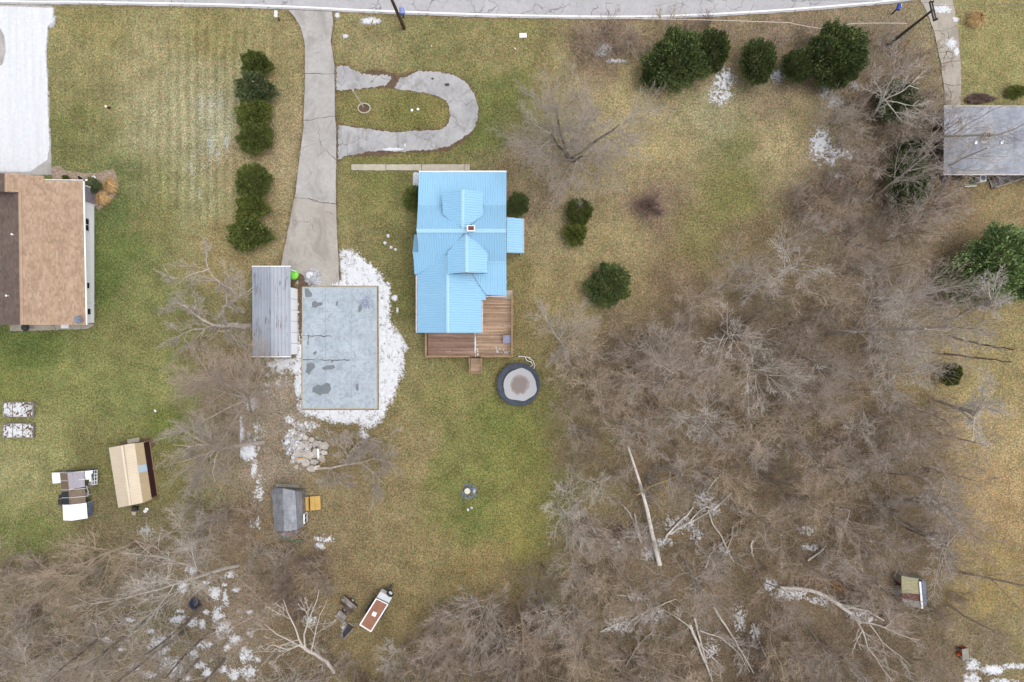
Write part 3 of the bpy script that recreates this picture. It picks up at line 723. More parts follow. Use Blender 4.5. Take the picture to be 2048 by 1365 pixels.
snow_field('snow', (-110, 0, 125, 350), [(96, 40, 20, 24, .5)], [([(-110,9),(106,15),(108,30),(97,48),(92,102),(95,154),(97,222),(100,290),(96,320),(60,345),(-110,345)], 4, 1.0)], thr=0.0, amp=0.5,
   holes=[([(-60,62),(0,58),(8,72),(11,104),(5,128),(-2,133),(-60,130)], 3)], label='smooth snow covering the wide driveway at the top left', height=0.06, seed=2, res=0.12)
snow_field('snow', (640, 25, 960, 330), [(742,42,24,9,.55),(690,72,7,5,.6),(674,31,5,6,.8),(785,299,24,3.2,1.1),(810,290,2,5,1),(727,219,9,3,.5)], amp=1.1, label='small scraps of snow near the road and on the loop drive', seed=3)
snow_field('snow', (760, 460, 840, 640), [(776,472,3,3,1),(770,486,3,3,1),(782,495,2.5,2.5,1),(791,499,2.5,2.5,1),(789,596,6,6,.9),(795,620,3,8,.5)], amp=0.8, label='little lumps of snow on the grass left of the blue roof', seed=4)
snow_field('snow', (1160, 60, 1760, 400), [(1205,100,24,16,.45),(1235,122,24,5,.5),(1450,160,26,26,.4),(1440,190,32,22,.3),(1552,152,22,16,.35),(1640,285,24,34,.42),(1655,310,40,30,.1),(1650,180,16,20,.3),(1668,205,26,22,.05),(1680,350,18,10,.3),(1710,172,12,12,.3),(1690,310,40,20,0)],
   amp=1.5, nscale=7, thr=0.1, lacy=1.6, label='lacy thin snow on the grass below the roadside evergreens', seed=5, height=0.04)
snow_field('snow', (1850, 0, 1930, 130), [(1885,20,24,12,.6),(1910,40,8,6,.7),(1902,88,14,14,.6),(1912,105,7,10,.6)], amp=1.2, z0=0.035, label='patches of snow on the cracked driveway at the top right', seed=6)
snow_field('snow', (200, 1040, 560, 1375), [(382,1140,15,12,.5),(300,1262,10,6,.55),(345,1270,8,8,.5),(360,1222,12,6,.5),(412,1165,9,5,.6),(405,1250,9,12,.5),(455,1295,8,12,.55),(500,1270,9,9,.5),(498,1225,8,6,.5),(515,1320,9,12,.5),(330,1320,12,9,.5),(268,1335,12,9,.5),(240,1300,8,6,.55),(190,1345,10,7,.5),(20,1345,14,10,.4),(30,1290,10,6,.4),(130,1325,9,6,.4),(445,1340,12,9,.5),(372,1355,12,8,.5),(412,1225,7,9,.5),(448,1170,7,5,.5),(430,1188,17,18,.5),(472,1180,10,8,.5),(435,1230,16,22,.4),(76,1197,9,8,1),(320,1290,26,22,.55),(365,1175,14,16,.5),(408,1290,20,10,.45),(470,1280,14,14,.5),(490,1310,18,22,.4),(385,1310,14,12,.5),(400,1330,16,12,.45),(350,1345,16,18,.45),(470,1350,26,16,.4),(350,1240,26,16,.25),(445,1255,26,30,.2),(300,1350,22,12,.3),(420,1210,50,50,-.5),(440,1320,70,40,-.4),(480,1230,30,50,-.5),(400,1160,40,30,-.5),(340,1330,40,25,.1),(500,1345,20,24,.4),(415,1345,14,10,.6),(450,1200,10,22,.4),(290,1062,26,16,.1),(385,1245,14,14,.5),(260,1240,10,5,.6),(215,1280,10,6,.6),(460,1150,20,10,.2)],
   amp=1.5, nscale=9, thr=0.1, lacy=0.5, label='broken patches of snow among the trees at the bottom left', seed=7)
snow_field('snow', (500, 960, 720, 1320), [(650,1078,24,8,.5),(640,1092,14,8,.4),(517,985,12,30,.2),(510,1050,14,20,.2),(620,1240,18,16,.2),(492,1325,20,18,.4),(688,1262,6,14,.7)], amp=2.0, nscale=5, thr=0.1, label='scraps of snow near the old grey shed', seed=8)
snow_field('snow', (1190, 960, 1860, 1330), [(1300,1108,26,20,.3),(1360,1050,40,22,.15),(1410,1000,26,26,.1),(1270,1065,40,8,.3),(1235,1090,20,14,.2),(1240,1250,34,24,.3),(1290,1240,26,14,.2),(1580,1188,40,16,.45),(1650,1200,36,12,.35),(1715,1230,26,10,.4),(1480,1240,16,40,.1),(1620,1095,20,10,.3),(1340,700,10,10,.1),(1330,1085,22,10,.25),(1292,1075,14,8,.3),(1395,1070,16,18,.2),(1425,1015,20,16,.25),(1450,1100,18,12,.1),(1275,1195,34,10,.25),(1310,1230,20,20,.2),(1425,1300,20,30,.05),(1510,1265,14,26,.25),(1540,1170,22,14,.3),(1740,1240,20,10,.3),(1615,1060,26,14,.1)], amp=1.6, nscale=7, thr=0.1, lacy=1.6, label='thin snow caught among the fallen logs in the right wood', seed=9, height=0.05)
snow_field('snow', (1910, 1290, 2070, 1375), [(1945,1330,16,14,.6),(1985,1340,26,12,.6),(2030,1332,26,8,.5),(1945,1358,22,14,.6),(2000,1365,40,10,.3)], amp=1.6, label='bright snow patch in the bottom right corner', seed=10)
snow_field('snow', (1600, 680, 1720, 760), [(1660,660,14,10,.3),(1640,735,14,6,.1),(1470,660,.1,.1,-3)], amp=2.2, thr=0.1, label='trace of snow under the big tree in the right wood', seed=11)

# ------------------------------------------------------------------ roof tools
class Plane:
    """z = a + b*X + c*Y"""
    def __init__(s, p, q, r):
        n = (q - p).cross(r - p)
        s.b, s.c = -n.x / n.z, -n.y / n.z; s.a = p.z - s.b * p.x - s.c * p.y
    def ray(s, px, py):
        x0, y0 = (px - 1024) * S, (682.5 - py) * S
        g = s.b * x0 + s.c * y0; z = (s.a + g) / (1 + g / H)
        return P(px, py, z)
    def z(s, x, y): return s.a + s.b * x + s.c * y
    def frame(s):
        g = Vector((s.b, s.c, 0)); gl = g.length
        up = Vector((s.b / gl, s.c / gl, gl)).normalized()      # up the slope
        nrm = Vector((-s.b, -s.c, 1)).normalized()
        return up, up.cross(nrm).normalized(), nrm

def plane_px(a, b, c): return Plane(P(*a), P(*b), P(*c))

def spans(poly2, u):
    """v-intervals of a polygon (list of (u,v)) on the line u=const"""
    xs = []
    n = len(poly2)
    for i in range(n):
        (u1, v1), (u2, v2) = poly2[i], poly2[(i + 1) % n]
        if (u1 > u) != (u2 > u): xs.append(v1 + (v2 - v1) * (u - u1) / (u2 - u1))
    xs.sort()
    return list(zip(xs[::2], xs[1::2]))

def metal_roof(name, pl, pts, mat, parent, pitch=0.23, rib_w=0.09, rib_h=0.05, thick=0.05, ribs_along='slope'):
    W_ = [pl.ray(*p) for p in pts]
    up, side, nrm = pl.frame()
    if ribs_along != 'slope': up, side = side, up
    b = MB(); b.prism(W_, thick)
    o = W_[0]; poly2 = [((w - o).dot(side), (w - o).dot(up)) for w in W_]
    u0 = min(p[0] for p in poly2); u1 = max(p[0] for p in poly2)
    u = u0 + pitch * 0.5
    while u < u1:
        for v0, v1 in spans(poly2, u):
            if v1 - v0 < 0.08: continue
            q = [o + side * (u + du) + up * v + nrm * h for v in (v0 + .01, v1 - .01) for du, h in ((-rib_w / 2, 0.001), (-rib_w / 5, rib_h), (rib_w / 5, rib_h), (rib_w / 2, 0.001))]
            b.add(q, [(0, 1, 5, 4), (1, 2, 6, 5), (2, 3, 7, 6), (0, 3, 2, 1), (4, 5, 6, 7)])
        u += pitch
    return b.build(name, mat, parent)

def cap(parent, a, c, mat, w=0.26, name='ridge_cap', up=0.05):
    a, c = Vector(a), Vector(c); d = (c - a).normalized(); s_ = d.cross(Vector((0, 0, 1))).normalized() * w / 2; u_ = Vector((0, 0, up))
    b = MB(); dr = Vector((0, 0, 0.05))
    vs = [a - s_ + u_ - dr, a + u_ + dr * .6, a + s_ + u_ - dr, c - s_ + u_ - dr, c + u_ + dr * .6, c + s_ + u_ - dr]
    vs += [v - Vector((0, 0, 0.05)) for v in vs]
    b.add(vs, [(0, 3, 4, 1), (1, 4, 5, 2), (6, 7, 10, 9), (7, 8, 11, 10), (0, 6, 9, 3), (2, 5, 11, 8), (0, 1, 7, 6), (1, 2, 8, 7), (3, 9, 10, 4), (4, 10, 11, 5)])
    return b.build(name, mat, parent)

def shingle_roof(pl, pts, mat, parent, tab=0.33, course=0.15, thick=0.08, name='roof', seed=1, lift=0.03):
    W_ = [pl.ray(*p) for p in pts]
    up, side, nrm = pl.frame()
    b = MB(); b.prism(W_, thick); base = b.build(name, mat, parent)
    o = W_[0]; poly2 = [((w - o).dot(side), (w - o).dot(up)) for w in W_]
    us = [p[0] for p in poly2]; vs_ = [p[1] for p in poly2]
    rr = random.Random(seed); sb = MB(); row = 0; v = min(vs_) + 0.01
    while v < max(vs_) - course * 0.5:
        u = min(us) + (row % 2) * tab * 0.5 + rr.uniform(-0.03, 0.03) - tab
        while u < max(us):
            w_ = tab * rr.uniform(0.8, 1.2); c0, c1 = u + 0.006, u + w_ - 0.006
            if in_poly(np.array([(c0 + c1) / 2, c0 + .02, c1 - .02]), np.array([v + course * .5] * 3), poly2).all():
                h = lift * rr.uniform(0.6, 1.2)
                q = [o + side * c0 + up * v + nrm * h, o + side * c1 + up * v + nrm * h, o + side * c1 + up * (v + course * 1.02) + nrm * 0.006, o + side * c0 + up * (v + course * 1.02) + nrm * 0.006,
                     o + side * c0 + up * v, o + side * c1 + up * v]
                sb.add(q, [(0, 1, 2, 3), (4, 5, 1, 0)])
            u += w_
        v += course; row += 1
    so = sb.build('shingle', mat, parent); so['kind'] = 'stuff'
    return base

def walls(name, pts, z0, z1, mat, parent):
    b = MB(); b.prism([Vector((p.x, p.y, z1)) for p in pts], 0, z0); return b.build(name, mat, parent)

def window(parent, c, w, h, axis, mat_f=None, panes=2, depth=0.06):
    """window on a vertical wall; axis 'x': wall plane x=const (faces +/-x), 'y': wall plane y=const"""
    c = Vector(c); t = 0.06; f = MB()
    def bx(b, du, dz, sw, sh, d):
        if axis == 'x': b.box(c + Vector((0, du, dz)), (d, sw, sh))
        else: b.box(c + Vector((du, 0, dz)), (sw, d, sh))
    bx(f, 0, h / 2, w + t, t, depth * 2); bx(f, 0, -h / 2, w + t, t, depth * 2.4)
    for s_ in (-1, 1): bx(f, s_ * w / 2, 0, t, h - t, depth * 2)
    for k in range(1, panes): bx(f, -w / 2 + w * k / panes, 0, t * 0.9, h - t, depth * 1.9)
    fo = f.build('window', mat_f or MAT['white'], parent)
    for k in range(panes):
        g = MB(); bx(g, -w / 2 + w * (k + .5) / panes, 0, w / panes - t, h - t, depth * 1.2); g.build('pane', MAT['glass'], fo)
    return fo

# ------------------------------------------------------------------ the blue roofed house
house = thing('blue_roofed_house', 'house with sky blue ribbed metal roof, two dormers and a brick chimney', 'house', P(925, 500, 0))
ZE, ZB, ZR = 2.7, 3.75, 6.1
front_low = plane_px((838,345,ZE), (1013,345,ZE), (925,410,ZB))
front_up = plane_px((836,410,ZB), (1012,410,ZB), (925,462,ZR))
back_up = plane_px((833,462,ZR), (1012,462,ZR), (925,527,ZB))
back_low = plane_px((840,527,ZB), (1012,527,ZB), (990,591,ZE))
metal_roof('roof', front_low, [(838,345),(1013,345),(1012.5,410.4),(836,410.4)], MAT['blue'], house)
metal_roof('roof', front_up, [(836,410.2),(885,410.2),(886,428),(928,463),(965,432),(967,410.2),(1012.5,410.2),(1012.5,462),(833,462)], MAT['blue'], house)
# back slope in two pieces either side of the rear dormer and the rear wing
metal_roof('roof', back_up, [(834,462),(931,462),(896,506),(895,512),(834,549),(829,549),(826,505),(837,505),(836,470)], MAT['blue'], house)
metal_roof('roof', back_up, [(931,462),(1012.5,462),(1012.5,524.5),(975,524.5),(974,507)], MAT['blue'], house)
metal_roof('roof', back_low, [(975,524),(1012.5,524),(1013,591.5),(972,590),(945,549),(975,547)], MAT['blue'], house)
# front dormer
zd, zde = 5.75, 4.85
dl = plane_px((884,385,zde), (884,428,zde), (925,404,zd)); dr_ = plane_px((966,385,zde), (966,428,zde), (925,404,zd))
metal_roof('dormer_roof', dl, [(884,384.5),(925,379.5),(925,461),(885.5,426)], MAT['blue'], house)
metal_roof('dormer_roof', dr_, [(925,379.5),(966,385),(966,428),(925,461)], MAT['blue'], house)
# rear dormer
el = plane_px((895,508,zde), (895,547,zde), (933,525,zd)); er = plane_px((975,508,zde), (975,547,zde), (933,525,zd))
metal_roof('dormer_roof', el, [(895,507),(932,464),(933,545),(895,548)], MAT['blue'], house)
metal_roof('dormer_roof', er, [(932,464),(975,507),(975,546.5),(933,545)], MAT['blue'], house)
# rear wing
ZW, ZWE = 4.45, 2.75
wl = plane_px((835,560,ZWE), (835,666,ZWE), (895,610,ZW)); wr = plane_px((963,600,ZWE), (963,666,ZWE), (895,610,ZW))
metal_roof('wing_roof', wl, [(895,509),(895,666),(835,666),(834.5,549)], MAT['blue'], house)
metal_roof('wing_roof', wr, [(895,509),(895,548),(945,549),(972,590),(972,600),(963,601),(963,666),(895,666)], MAT['blue'], house)
# small bay roof on the left and porch roof on the right
bay = plane_px((826,470,2.9), (825,507,2.9), (838,490,3.7)); metal_roof('bay_roof', bay, [(829,469.5),(837,469),(838,506),(825,506.5)], MAT['blue'], house)
por = plane_px((1046,437,2.5), (1046,506,2.5), (1013,470,3.1)); metal_roof('porch_roof', por, [(1013.3,435.5),(1046,438),(1046,506.5),(1013.3,505.5)], MAT['blue'], house)
C_ = MAT['blue_cap']
cap(house, front_up.ray(833.5,462), front_up.ray(1012,462), C_, 0.36); cap(house, front_up.ray(836,410), front_up.ray(883,410), C_, 0.2, 'flashing', 0.03); cap(house, front_up.ray(968,410), front_up.ray(1012,410), C_, 0.2, 'flashing', 0.03)
cap(house, back_up.ray(976,524.5), back_up.ray(1012,524.5), C_, 0.2, 'flashing', 0.03)
cap(house, dl.ray(925,380), dl.ray(925,461), C_, 0.34); cap(house, el.ray(932.5,464), el.ray(933,545), C_, 0.34); cap(house, wl.ray(895,511), wl.ray(895,666), C_, 0.34)
for pl_, a_, c_ in ((wr, (946,551), (971,589)), (wl, (894,512), (835,548)), (dl, (886,427), (924,460)), (dr_, (926,460), (965,429)), (el, (931,466), (896,506)), (er, (934,466), (974,506))):
    cap(house, pl_.ray(*a_), pl_.ray(*c_), C_, 0.16, 'valley_strip', 0.02)
# walls
def wpts(x0, y0, x1, y1, z, i=0.25):
    a, c = P(x0, y0, z), P(x1, y1, z); return [Vector((a.x + i, a.y - i, 0)), Vector((c.x - i, a.y - i, 0)), Vector((c.x - i, c.y + i, 0)), Vector((a.x + i, c.y + i, 0))]
SID = MAT['siding']
walls('wall', wpts(836, 410, 1012, 526, 3.6), 0, 3.55, SID, house)
walls('porch_wall', wpts(838, 345, 1013, 412, 2.7, 0.45), 0, 2.55, SID, house)
walls('rear_wall', wpts(975, 520, 1013, 591, 2.7), 0, 2.55, SID, house)
walls('wing_wall', wpts(835, 535, 966, 666, 2.75), 0, 2.6, SID, house)
walls('bay_wall', wpts(826, 470, 842, 506, 2.9, 0.15), 0, 2.8, SID, house)
def gable(name, p, q, r, t, parent, mat):
    """vertical triangular wall p-q-r given by world points, thickness along t"""
    b = MB(); t = Vector(t); b.add([p, q, r, p + t, q + t, r + t], [(0, 1, 2), (5, 4, 3), (0, 3, 4, 1), (1, 4, 5, 2), (2, 5, 3, 0)]); return b.build(name, mat, parent)
for x, t in ((838, (.15, 0, 0)), (1009, (-.15, 0, 0))):
    X_ = P(x, 462, 4.5).x
    gable('gable_wall', Vector((X_, P(x, 412, ZB).y, 3.5)), Vector((X_, P(x, 524, ZB).y, 3.5)), Vector((X_, P(x, 462, ZR).y, ZR - .12)), t, house, SID)
Yw = P(895, 664, 3).y + 0.25
gable('gable_wall', Vector((P(838, 600, ZWE).x + .2, Yw, 2.55)), Vector((P(961, 600, ZWE).x - .1, Yw, 2.55)), Vector((P(895, 660, ZW).x, Yw, ZW - .1)), (0, .15, 0), house, SID)
for (xa, xb, xr, y, t, yb) in ((887, 963, 925, 388, (0, -.12, 0), 384), (900, 970, 933, 538, (0, .12, 0), 545)):
    Yd = P(925, y, 5.2).y
    xl_, xr_ = P(xa, y, zde).x, P(xb, y, zde).x
    b = MB(); zb = front_up.z(0, Yd) if y < 462 else back_up.z(0, Yd); zb = max(zb, 3.4) - 0.1
    p5 = [Vector((xl_, Yd, zb)), Vector((xr_, Yd, zb)), Vector((xr_, Yd, zde - .05)), Vector((P(xr, y, zd).x, Yd, zd - .08)), Vector((xl_, Yd, zde - .05))]
    tt = Vector(t); b.add(p5 + [p + tt for p in p5], [(0, 1, 2, 3, 4), (9, 8, 7, 6, 5)] + [(i, i + 5, (i + 1) % 5 + 5, (i + 1) % 5) for i in range(5)]); b.build('dormer_wall', SID, house)
    # cheeks
    for X_ in (xl_, xr_):
        Yk = P(925, 430 if y < 462 else 505, zde).y
        g = MB(); q = [Vector((X_, Yd, zb)), Vector((X_, Yd, zde - .03)), Vector((X_, Yk, zde - .03))]; tx = Vector((0.1 if X_ == xl_ else -0.1, 0, 0))
        g.add(q + [p + tx for p in q], [(0, 1, 2), (5, 4, 3), (0, 3, 4, 1), (1, 4, 5, 2), (2, 5, 3, 0)]); g.build('dormer_cheek', SID, house)
    window(house, ((xl_ + xr_) / 2, Yd + (0.03 if y < 462 else -0.03), (zb + zde) / 2 + .1), 1.2, 0.8, 'y')
# gutters and fascia
FA = MAT['fascia']
def trim(a, c, w=0.1, h=0.1, name='gutter', dz=-0.06, mat=FA, parent=house):
    b = MB(); b.bar(Vector(a) + Vector((0, 0, dz)), Vector(c) + Vector((0, 0, dz)), w, h); return b.build(name, mat, parent)
off = Vector((0, 0.07, 0)); trim(P(838, 344.6, ZE) + off, P(1013, 344.6, ZE) + off, 0.13, 0.12, mat=MAT['white'])
trim(P(834, 551, ZWE) - Vector((.06, 0, 0)), P(834, 666, ZWE) - Vector((.06, 0, 0)), .12, .12); trim(P(963.4, 603, ZWE) + Vector((.06, 0, 0)), P(963.4, 666, ZWE) + Vector((.06, 0, 0)), .12, .12)
trim(P(972, 592, ZE) - Vector((0, .05, 0)), P(1013, 592, ZE) - Vector((0, .05, 0)), .12, .12); trim(P(1046.3, 438, 2.5) + Vector((.05, 0, 0)), P(1046.3, 506, 2.5) + Vector((.05, 0, 0)), .1, .1)
for x in (1042, 1044):
    for y in (441, 503):
        if x == 1042: b = MB(); q = P(x, y, 2.4); b.box((q.x, q.y, 1.2), (.1, .1, 2.4)); b.build('porch_post', MAT['white'], house)
# snow bits lying in the gutters are part of the photograph's winter look
# chimney
cb = P(942, 458, 6.6); ch = MB(); ch.box((cb.x, cb.y, 5.9), (0.6, 0.42, 1.7)); cho = ch.build('chimney', MAT['brick'], house)
c2 = MB(); c2.box((cb.x, cb.y, 6.78), (0.72, 0.54, 0.07)); c2.build('chimney_cap', MAT['white'], cho)
c3 = MB(); c3.box((cb.x + .02, cb.y + .02, 6.83), (0.52, 0.36, 0.05)); c3.build('flue', MAT['brick'], cho)
# windows and doors on walls that a step to the side would show
rx = P(1013, 480, 3.0).x - 0.25
for y, zc in ((425, 1.6), (560, 1.5)): window(house, (rx, P(1013, y, 1.5).y, zc), 1.1, 1.2, 'x')
wy = wpts(835, 535, 966, 666, 2.75)[2].y
window(house, (-8.0, wy, 1.75), 1.2, 1.1, 'y'); window(house, (-3.8, wy, 1.95), 0.9, 1.9, 'y', panes=1)

# ------------------------------------------------------------------ the deck
ZD = 0.9
deck = thing('wooden_deck', 'wooden deck of brown boards wrapping the rear wing of the blue house', 'deck', P(960, 680, 0))
def deck_board(x0, x1, py, mat, zz=ZD):
    a, c = P(x0, py, zz), P(x1, py, zz); b = MB(); b.box(((a.x + c.x) / 2, a.y, zz - .016), (c.x - a.x, 0.137, 0.032)); return b.build('board', mat, deck)
rr2 = random.Random(3); ya = 667.0; step_px = 0.15 / (S * (H - ZD) / H)
y = 595.0
while y < 711:
    if y > 664:
        deck_board(856 + rr2.uniform(-.3, .3), 949.3, y, MAT['deck']); deck_board(951.2, 1021.5 + rr2.uniform(-.3, .3), y, MAT['deck2'])
    else:
        deck_board(957, 1021.5 + rr2.uniform(-.3, .3), y, MAT['deck2'])
    y += step_px
b = MB()
for (xa, ya_, xb, yb_) in ((854, 665, 854, 713), (1024, 592, 1024, 713), (854, 713, 1024, 713), (950.3, 660, 950.3, 713)):
    b.bar(P(xa, ya_, ZD - .14), P(xb, yb_, ZD - .14), .05, .2)
b.build('joist', MAT['rail'], deck)
for px0, py0 in ((854,667),(854,690),(854,713),(885,713),(915,713),(940,713),(963,713),(1000,713),(1024,713),(1024,690),(1024,665),(1024,640),(1024,615),(1024,592)):
    q = P(px0, py0, ZD); b = MB(); b.box((q.x, q.y, 0.93), (.1, .1, 1.86)); b.build('post', MAT['rail'], deck)
for (a, c) in (((854,666),(854,713)), ((854,713),(939,713)), ((963,713),(1024,713)), ((1024,713),(1024,588))):
    qa, qc = P(*a, ZD), P(*c, ZD); up_ = Vector((0, 0, 0.97))
    b = MB(); b.bar(qa + up_, qc + up_, 0.16, 0.04); b.build('rail', MAT['rail'], deck)
    b = MB(); b.bar(qa + Vector((0, 0, .12)), qc + Vector((0, 0, .12)), 0.05, 0.09); b.build('bottom_rail', MAT['rail'], deck)
    n_ = int((qc - qa).length / 0.16)
    bal = None
    for i in range(1, n_):
        q = qa.lerp(qc, i / n_)
        if bal is None:
            b = MB(); b.box((q.x, q.y, ZD + .54), (.035, .035, .8)); bal = b.build('baluster', MAT['rail'], deck); q0 = q
        else:
            o2 = bal.copy(); COL.objects.link(o2); o2.parent = deck; o2.location = q - q0
for k in range(6):
    z_ = ZD - 0.15 * (k + 1) + .02; q = P(951.5, 720 + k * 4.9, z_); b = MB(); b.box((q.x, q.y, z_ - .02), (1.02, .27, .04)); b.build('tread', MAT['deck2'], deck)
for x in (939.5, 963.5):
    a, c = P(x, 716, ZD), P(x, 745, .05); b = MB(); b.bar(a + Vector((0, 0, -.1)), Vector((c.x, c.y, .1)), .06, .26); b.build('stringer', MAT['rail'], deck)
    b = MB(); b.bar(a + Vector((0, 0, .85)), Vector((a.x, c.y, .95)), .13, .05); b.build('stair_rail', MAT['rail'], deck)
    b = MB(); b.box((a.x, c.y, .5), (.1, .1, 1.0)); b.build('post', MAT['rail'], deck)
b = MB(); q = P(951.5, 746, 0.02); b.box((q.x, q.y, .05), (1.3, .18, .1)); b.build('tread', MAT['rail'], deck)
# things on the deck
bx = thing('deck_box', 'small square box with a lilac grey lid in the lower right corner of the deck', 'box', P(1014, 679, ZD))
q = P(1014, 679, ZD + .6); b = MB(); b.box((q.x, q.y, ZD + .28), (.72, .72, .56)); b.build('body', MAT['oldwood_dark'], bx)
b = MB(); b.box((q.x, q.y, ZD + .6), (.8, .8, .06)); b.build('lid', MAT['lilac'], bx)
sb_ = thing('door_slab', 'pale concrete step at the upper right corner of the deck', 'step', P(1017, 590, 0))
q = P(1017, 590, 1.0); b = MB(); b.box((q.x, q.y, .5), (.75, .9, 1.0)); b.build('step_block', MAT['walk'], sb_)
snow_field('snow', (855, 664, 1024, 714), [(950.5,690,1.6,24,.9),(1010,702,12,8,.2),(1000,700,20,16,-.25),(955,700,4,14,.2),(905,703,50,3,-.5)], z0=ZD, ground_xy=False, res=0.05, amp=2.0, nscale=3, thr=0.1, height=0.03, label='snow crumbs caught between the deck boards', seed=20)

# ------------------------------------------------------------------ trampoline
TC = P(1037, 769.5, 0.85)
tr = thing('trampoline', 'round trampoline with navy edge pad and an ice sheet on its mat', 'trampoline', (TC.x, TC.y, 0))
def ring(r, z, k=40): return [(TC.x + r * math.cos(2 * math.pi * i / k), TC.y + r * math.sin(2 * math.pi * i / k), z) for i in range(k + 1)]
b = MB(); b.tube(ring(2.08, .82), [.03] * 41, 6, False); b.build('frame', MAT['steel'], tr)
b = MB(); b.lathe((TC.x, TC.y, 0), [(1.6, .83), (2.0, .88), (2.14, .86), (2.15, .79), (1.6, .80)], 48, False); b.build('edge_pad', MAT['navy'], tr)
b = MB(); b.lathe((TC.x, TC.y, 0), [(1.66, .80), (1.0, .78), (.3, .77), (.02, .77)], 40); b.build('mat', MAT['mat'], tr)
for k in range(6):
    a = k * math.pi / 3 + .2; c_, s_ = math.cos(a), math.sin(a)
    b = MB(); b.tube([(TC.x + 2.06 * c_, TC.y + 2.06 * s_, .8), (TC.x + 2.06 * c_, TC.y + 2.06 * s_, .03), (TC.x + 2.0 * math.cos(a + .3), TC.y + 2.0 * math.sin(a + .3), .03)], [.025] * 3, 6); b.build('leg', MAT['steel'], tr)
b = MB(); pts = []
rr6 = random.Random(4); lob = [(rr6.uniform(0, 6.28), rr6.uniform(.12, .3), rr6.uniform(.25, .5)) for _ in range(9)]
for i in range(72):
    a = 2 * math.pi * i / 72; r = 1.60
    for la, lh, lw_ in lob: dd_ = abs((a - la + math.pi) % (2 * math.pi) - math.pi); r = max(r, 1.60 + lh * .7 * math.cos(min(1, dd_ / lw_) * math.pi / 2))
    pts.append(Vector((TC.x + .12 + r * math.cos(a), TC.y - .03 + r * math.sin(a) * .96, .905)))
b.prism(pts, .10); io = b.build('ice_sheet', MAT['ice'], None, loc=(TC.x + .12, TC.y - .03, .84)); tag(io, 'leaf stained sheet of ice lying on the round trampoline', 'ice sheet')
# white tubing tangle beside it
tb = MB(); rr3 = random.Random(2)
for pts_ in ([(1037,713),(1050,714),(1061,716)], [(1050,714),(1054,722),(1062,724),(1066,730),(1060,734)], [(1058,717),(1066,722),(1070,732),(1066,742)]):
    tb.tube([P(x, y, .15 + .15 * rr3.random()) for x, y in pts_], [.035] * len(pts_), 6)
tag(tb.build('bent_tubing', MAT['white']), 'tangle of white tubing on the grass above the trampoline', 'tubing')

# ------------------------------------------------------------------ grey metal shed
gs = thing('grey_metal_shed', 'long low shed with grey ribbed metal roof streaked with rust', 'shed', P(540, 620, 0))
ze, zr = 2.3, 2.95
gl = plane_px((504,534,ze), (505,713,ze), (541,620,zr)); gr = plane_px((581,534,ze), (582,713,ze), (541,620,zr))
metal_roof('roof', gl, [(504,534),(541,533.4),(542,713),(505,713)], MAT['greymetal'], gs, 0.34, .09, .035, ribs_along='across')
metal_roof('roof', gr, [(541,533.4),(580.5,534),(582,713),(542,713)], MAT['greymetal'], gs, 0.34, .09, .035, ribs_along='across')
cap(gs, gl.ray(541, 534), gl.ray(542, 713), MAT['greymetal'], .22, up=.02)
for y in (533, 714):
    trim(P(504, y, ze), P(541, y, zr), .08, .14, 'fascia', -.04, MAT['white'], gs); trim(P(541, y, zr), P(581.5, y, ze), .08, .14, 'fascia', -.04, MAT['white'], gs)
a, c = P(504, 534, ze), P(581, 713, ze); yr_ = P(590, 576, 1.5).y
b = MB(); b.prism([Vector((x, y, 2.2)) for x, y in ((a.x + .2, a.y - .2), (c.x - 2.2, a.y - .2), (c.x - 2.2, yr_), (c.x - .08, yr_), (c.x - .08, c.y + .15), (a.x + .2, c.y + .15))], 0, 0); b.build('wall', MAT['walk'], gs)
for k in range(6):
    y_0 = yr_ - .02 - k * (yr_ - c.y - .15) / 6; y_1 = yr_ - (k + 1) * (yr_ - c.y - .15) / 6 + .02
    b = MB(); b.box((c.x - .05, (y_0 + y_1) / 2, 1.08), (.05, y_0 - y_1, 2.1)); b.build('wall_panel', MAT['siding'], gs)
b = MB(); b.box((c.x - .12, a.y - .25, 1.1), (.12, .12, 2.2)); b.build('post', MAT['white'], gs)
for yy in (a.y - .25, c.y + .2):
    gable('gable_wall', Vector((a.x + .2, yy, 2.2)), Vector((c.x - .1, yy, 2.2)), Vector((P(541, 620, zr).x, yy, zr - .08)), (0, .06 if yy < 3 else -.06, 0), gs, MAT['walk'])

lime = thing('lime_sandbox', 'lime green round plastic lid tucked against the grey shed corner', 'sandbox', P(588, 549, 0))
q = P(586.5, 549.5, .3); b = MB(); b.lathe((q.x, q.y, 0), [(.44, 0), (.48, .25), (.48, .3), (.36, .38), (.15, .42), (.01, .43)], 16); b.build('shell', MAT['lime'], lime)
b = MB(); b.lathe((q.x, q.y, 0), [(.50, .22), (.53, .26), (.50, .29)], 16, False); b.build('rim', MAT['lime'], lime)

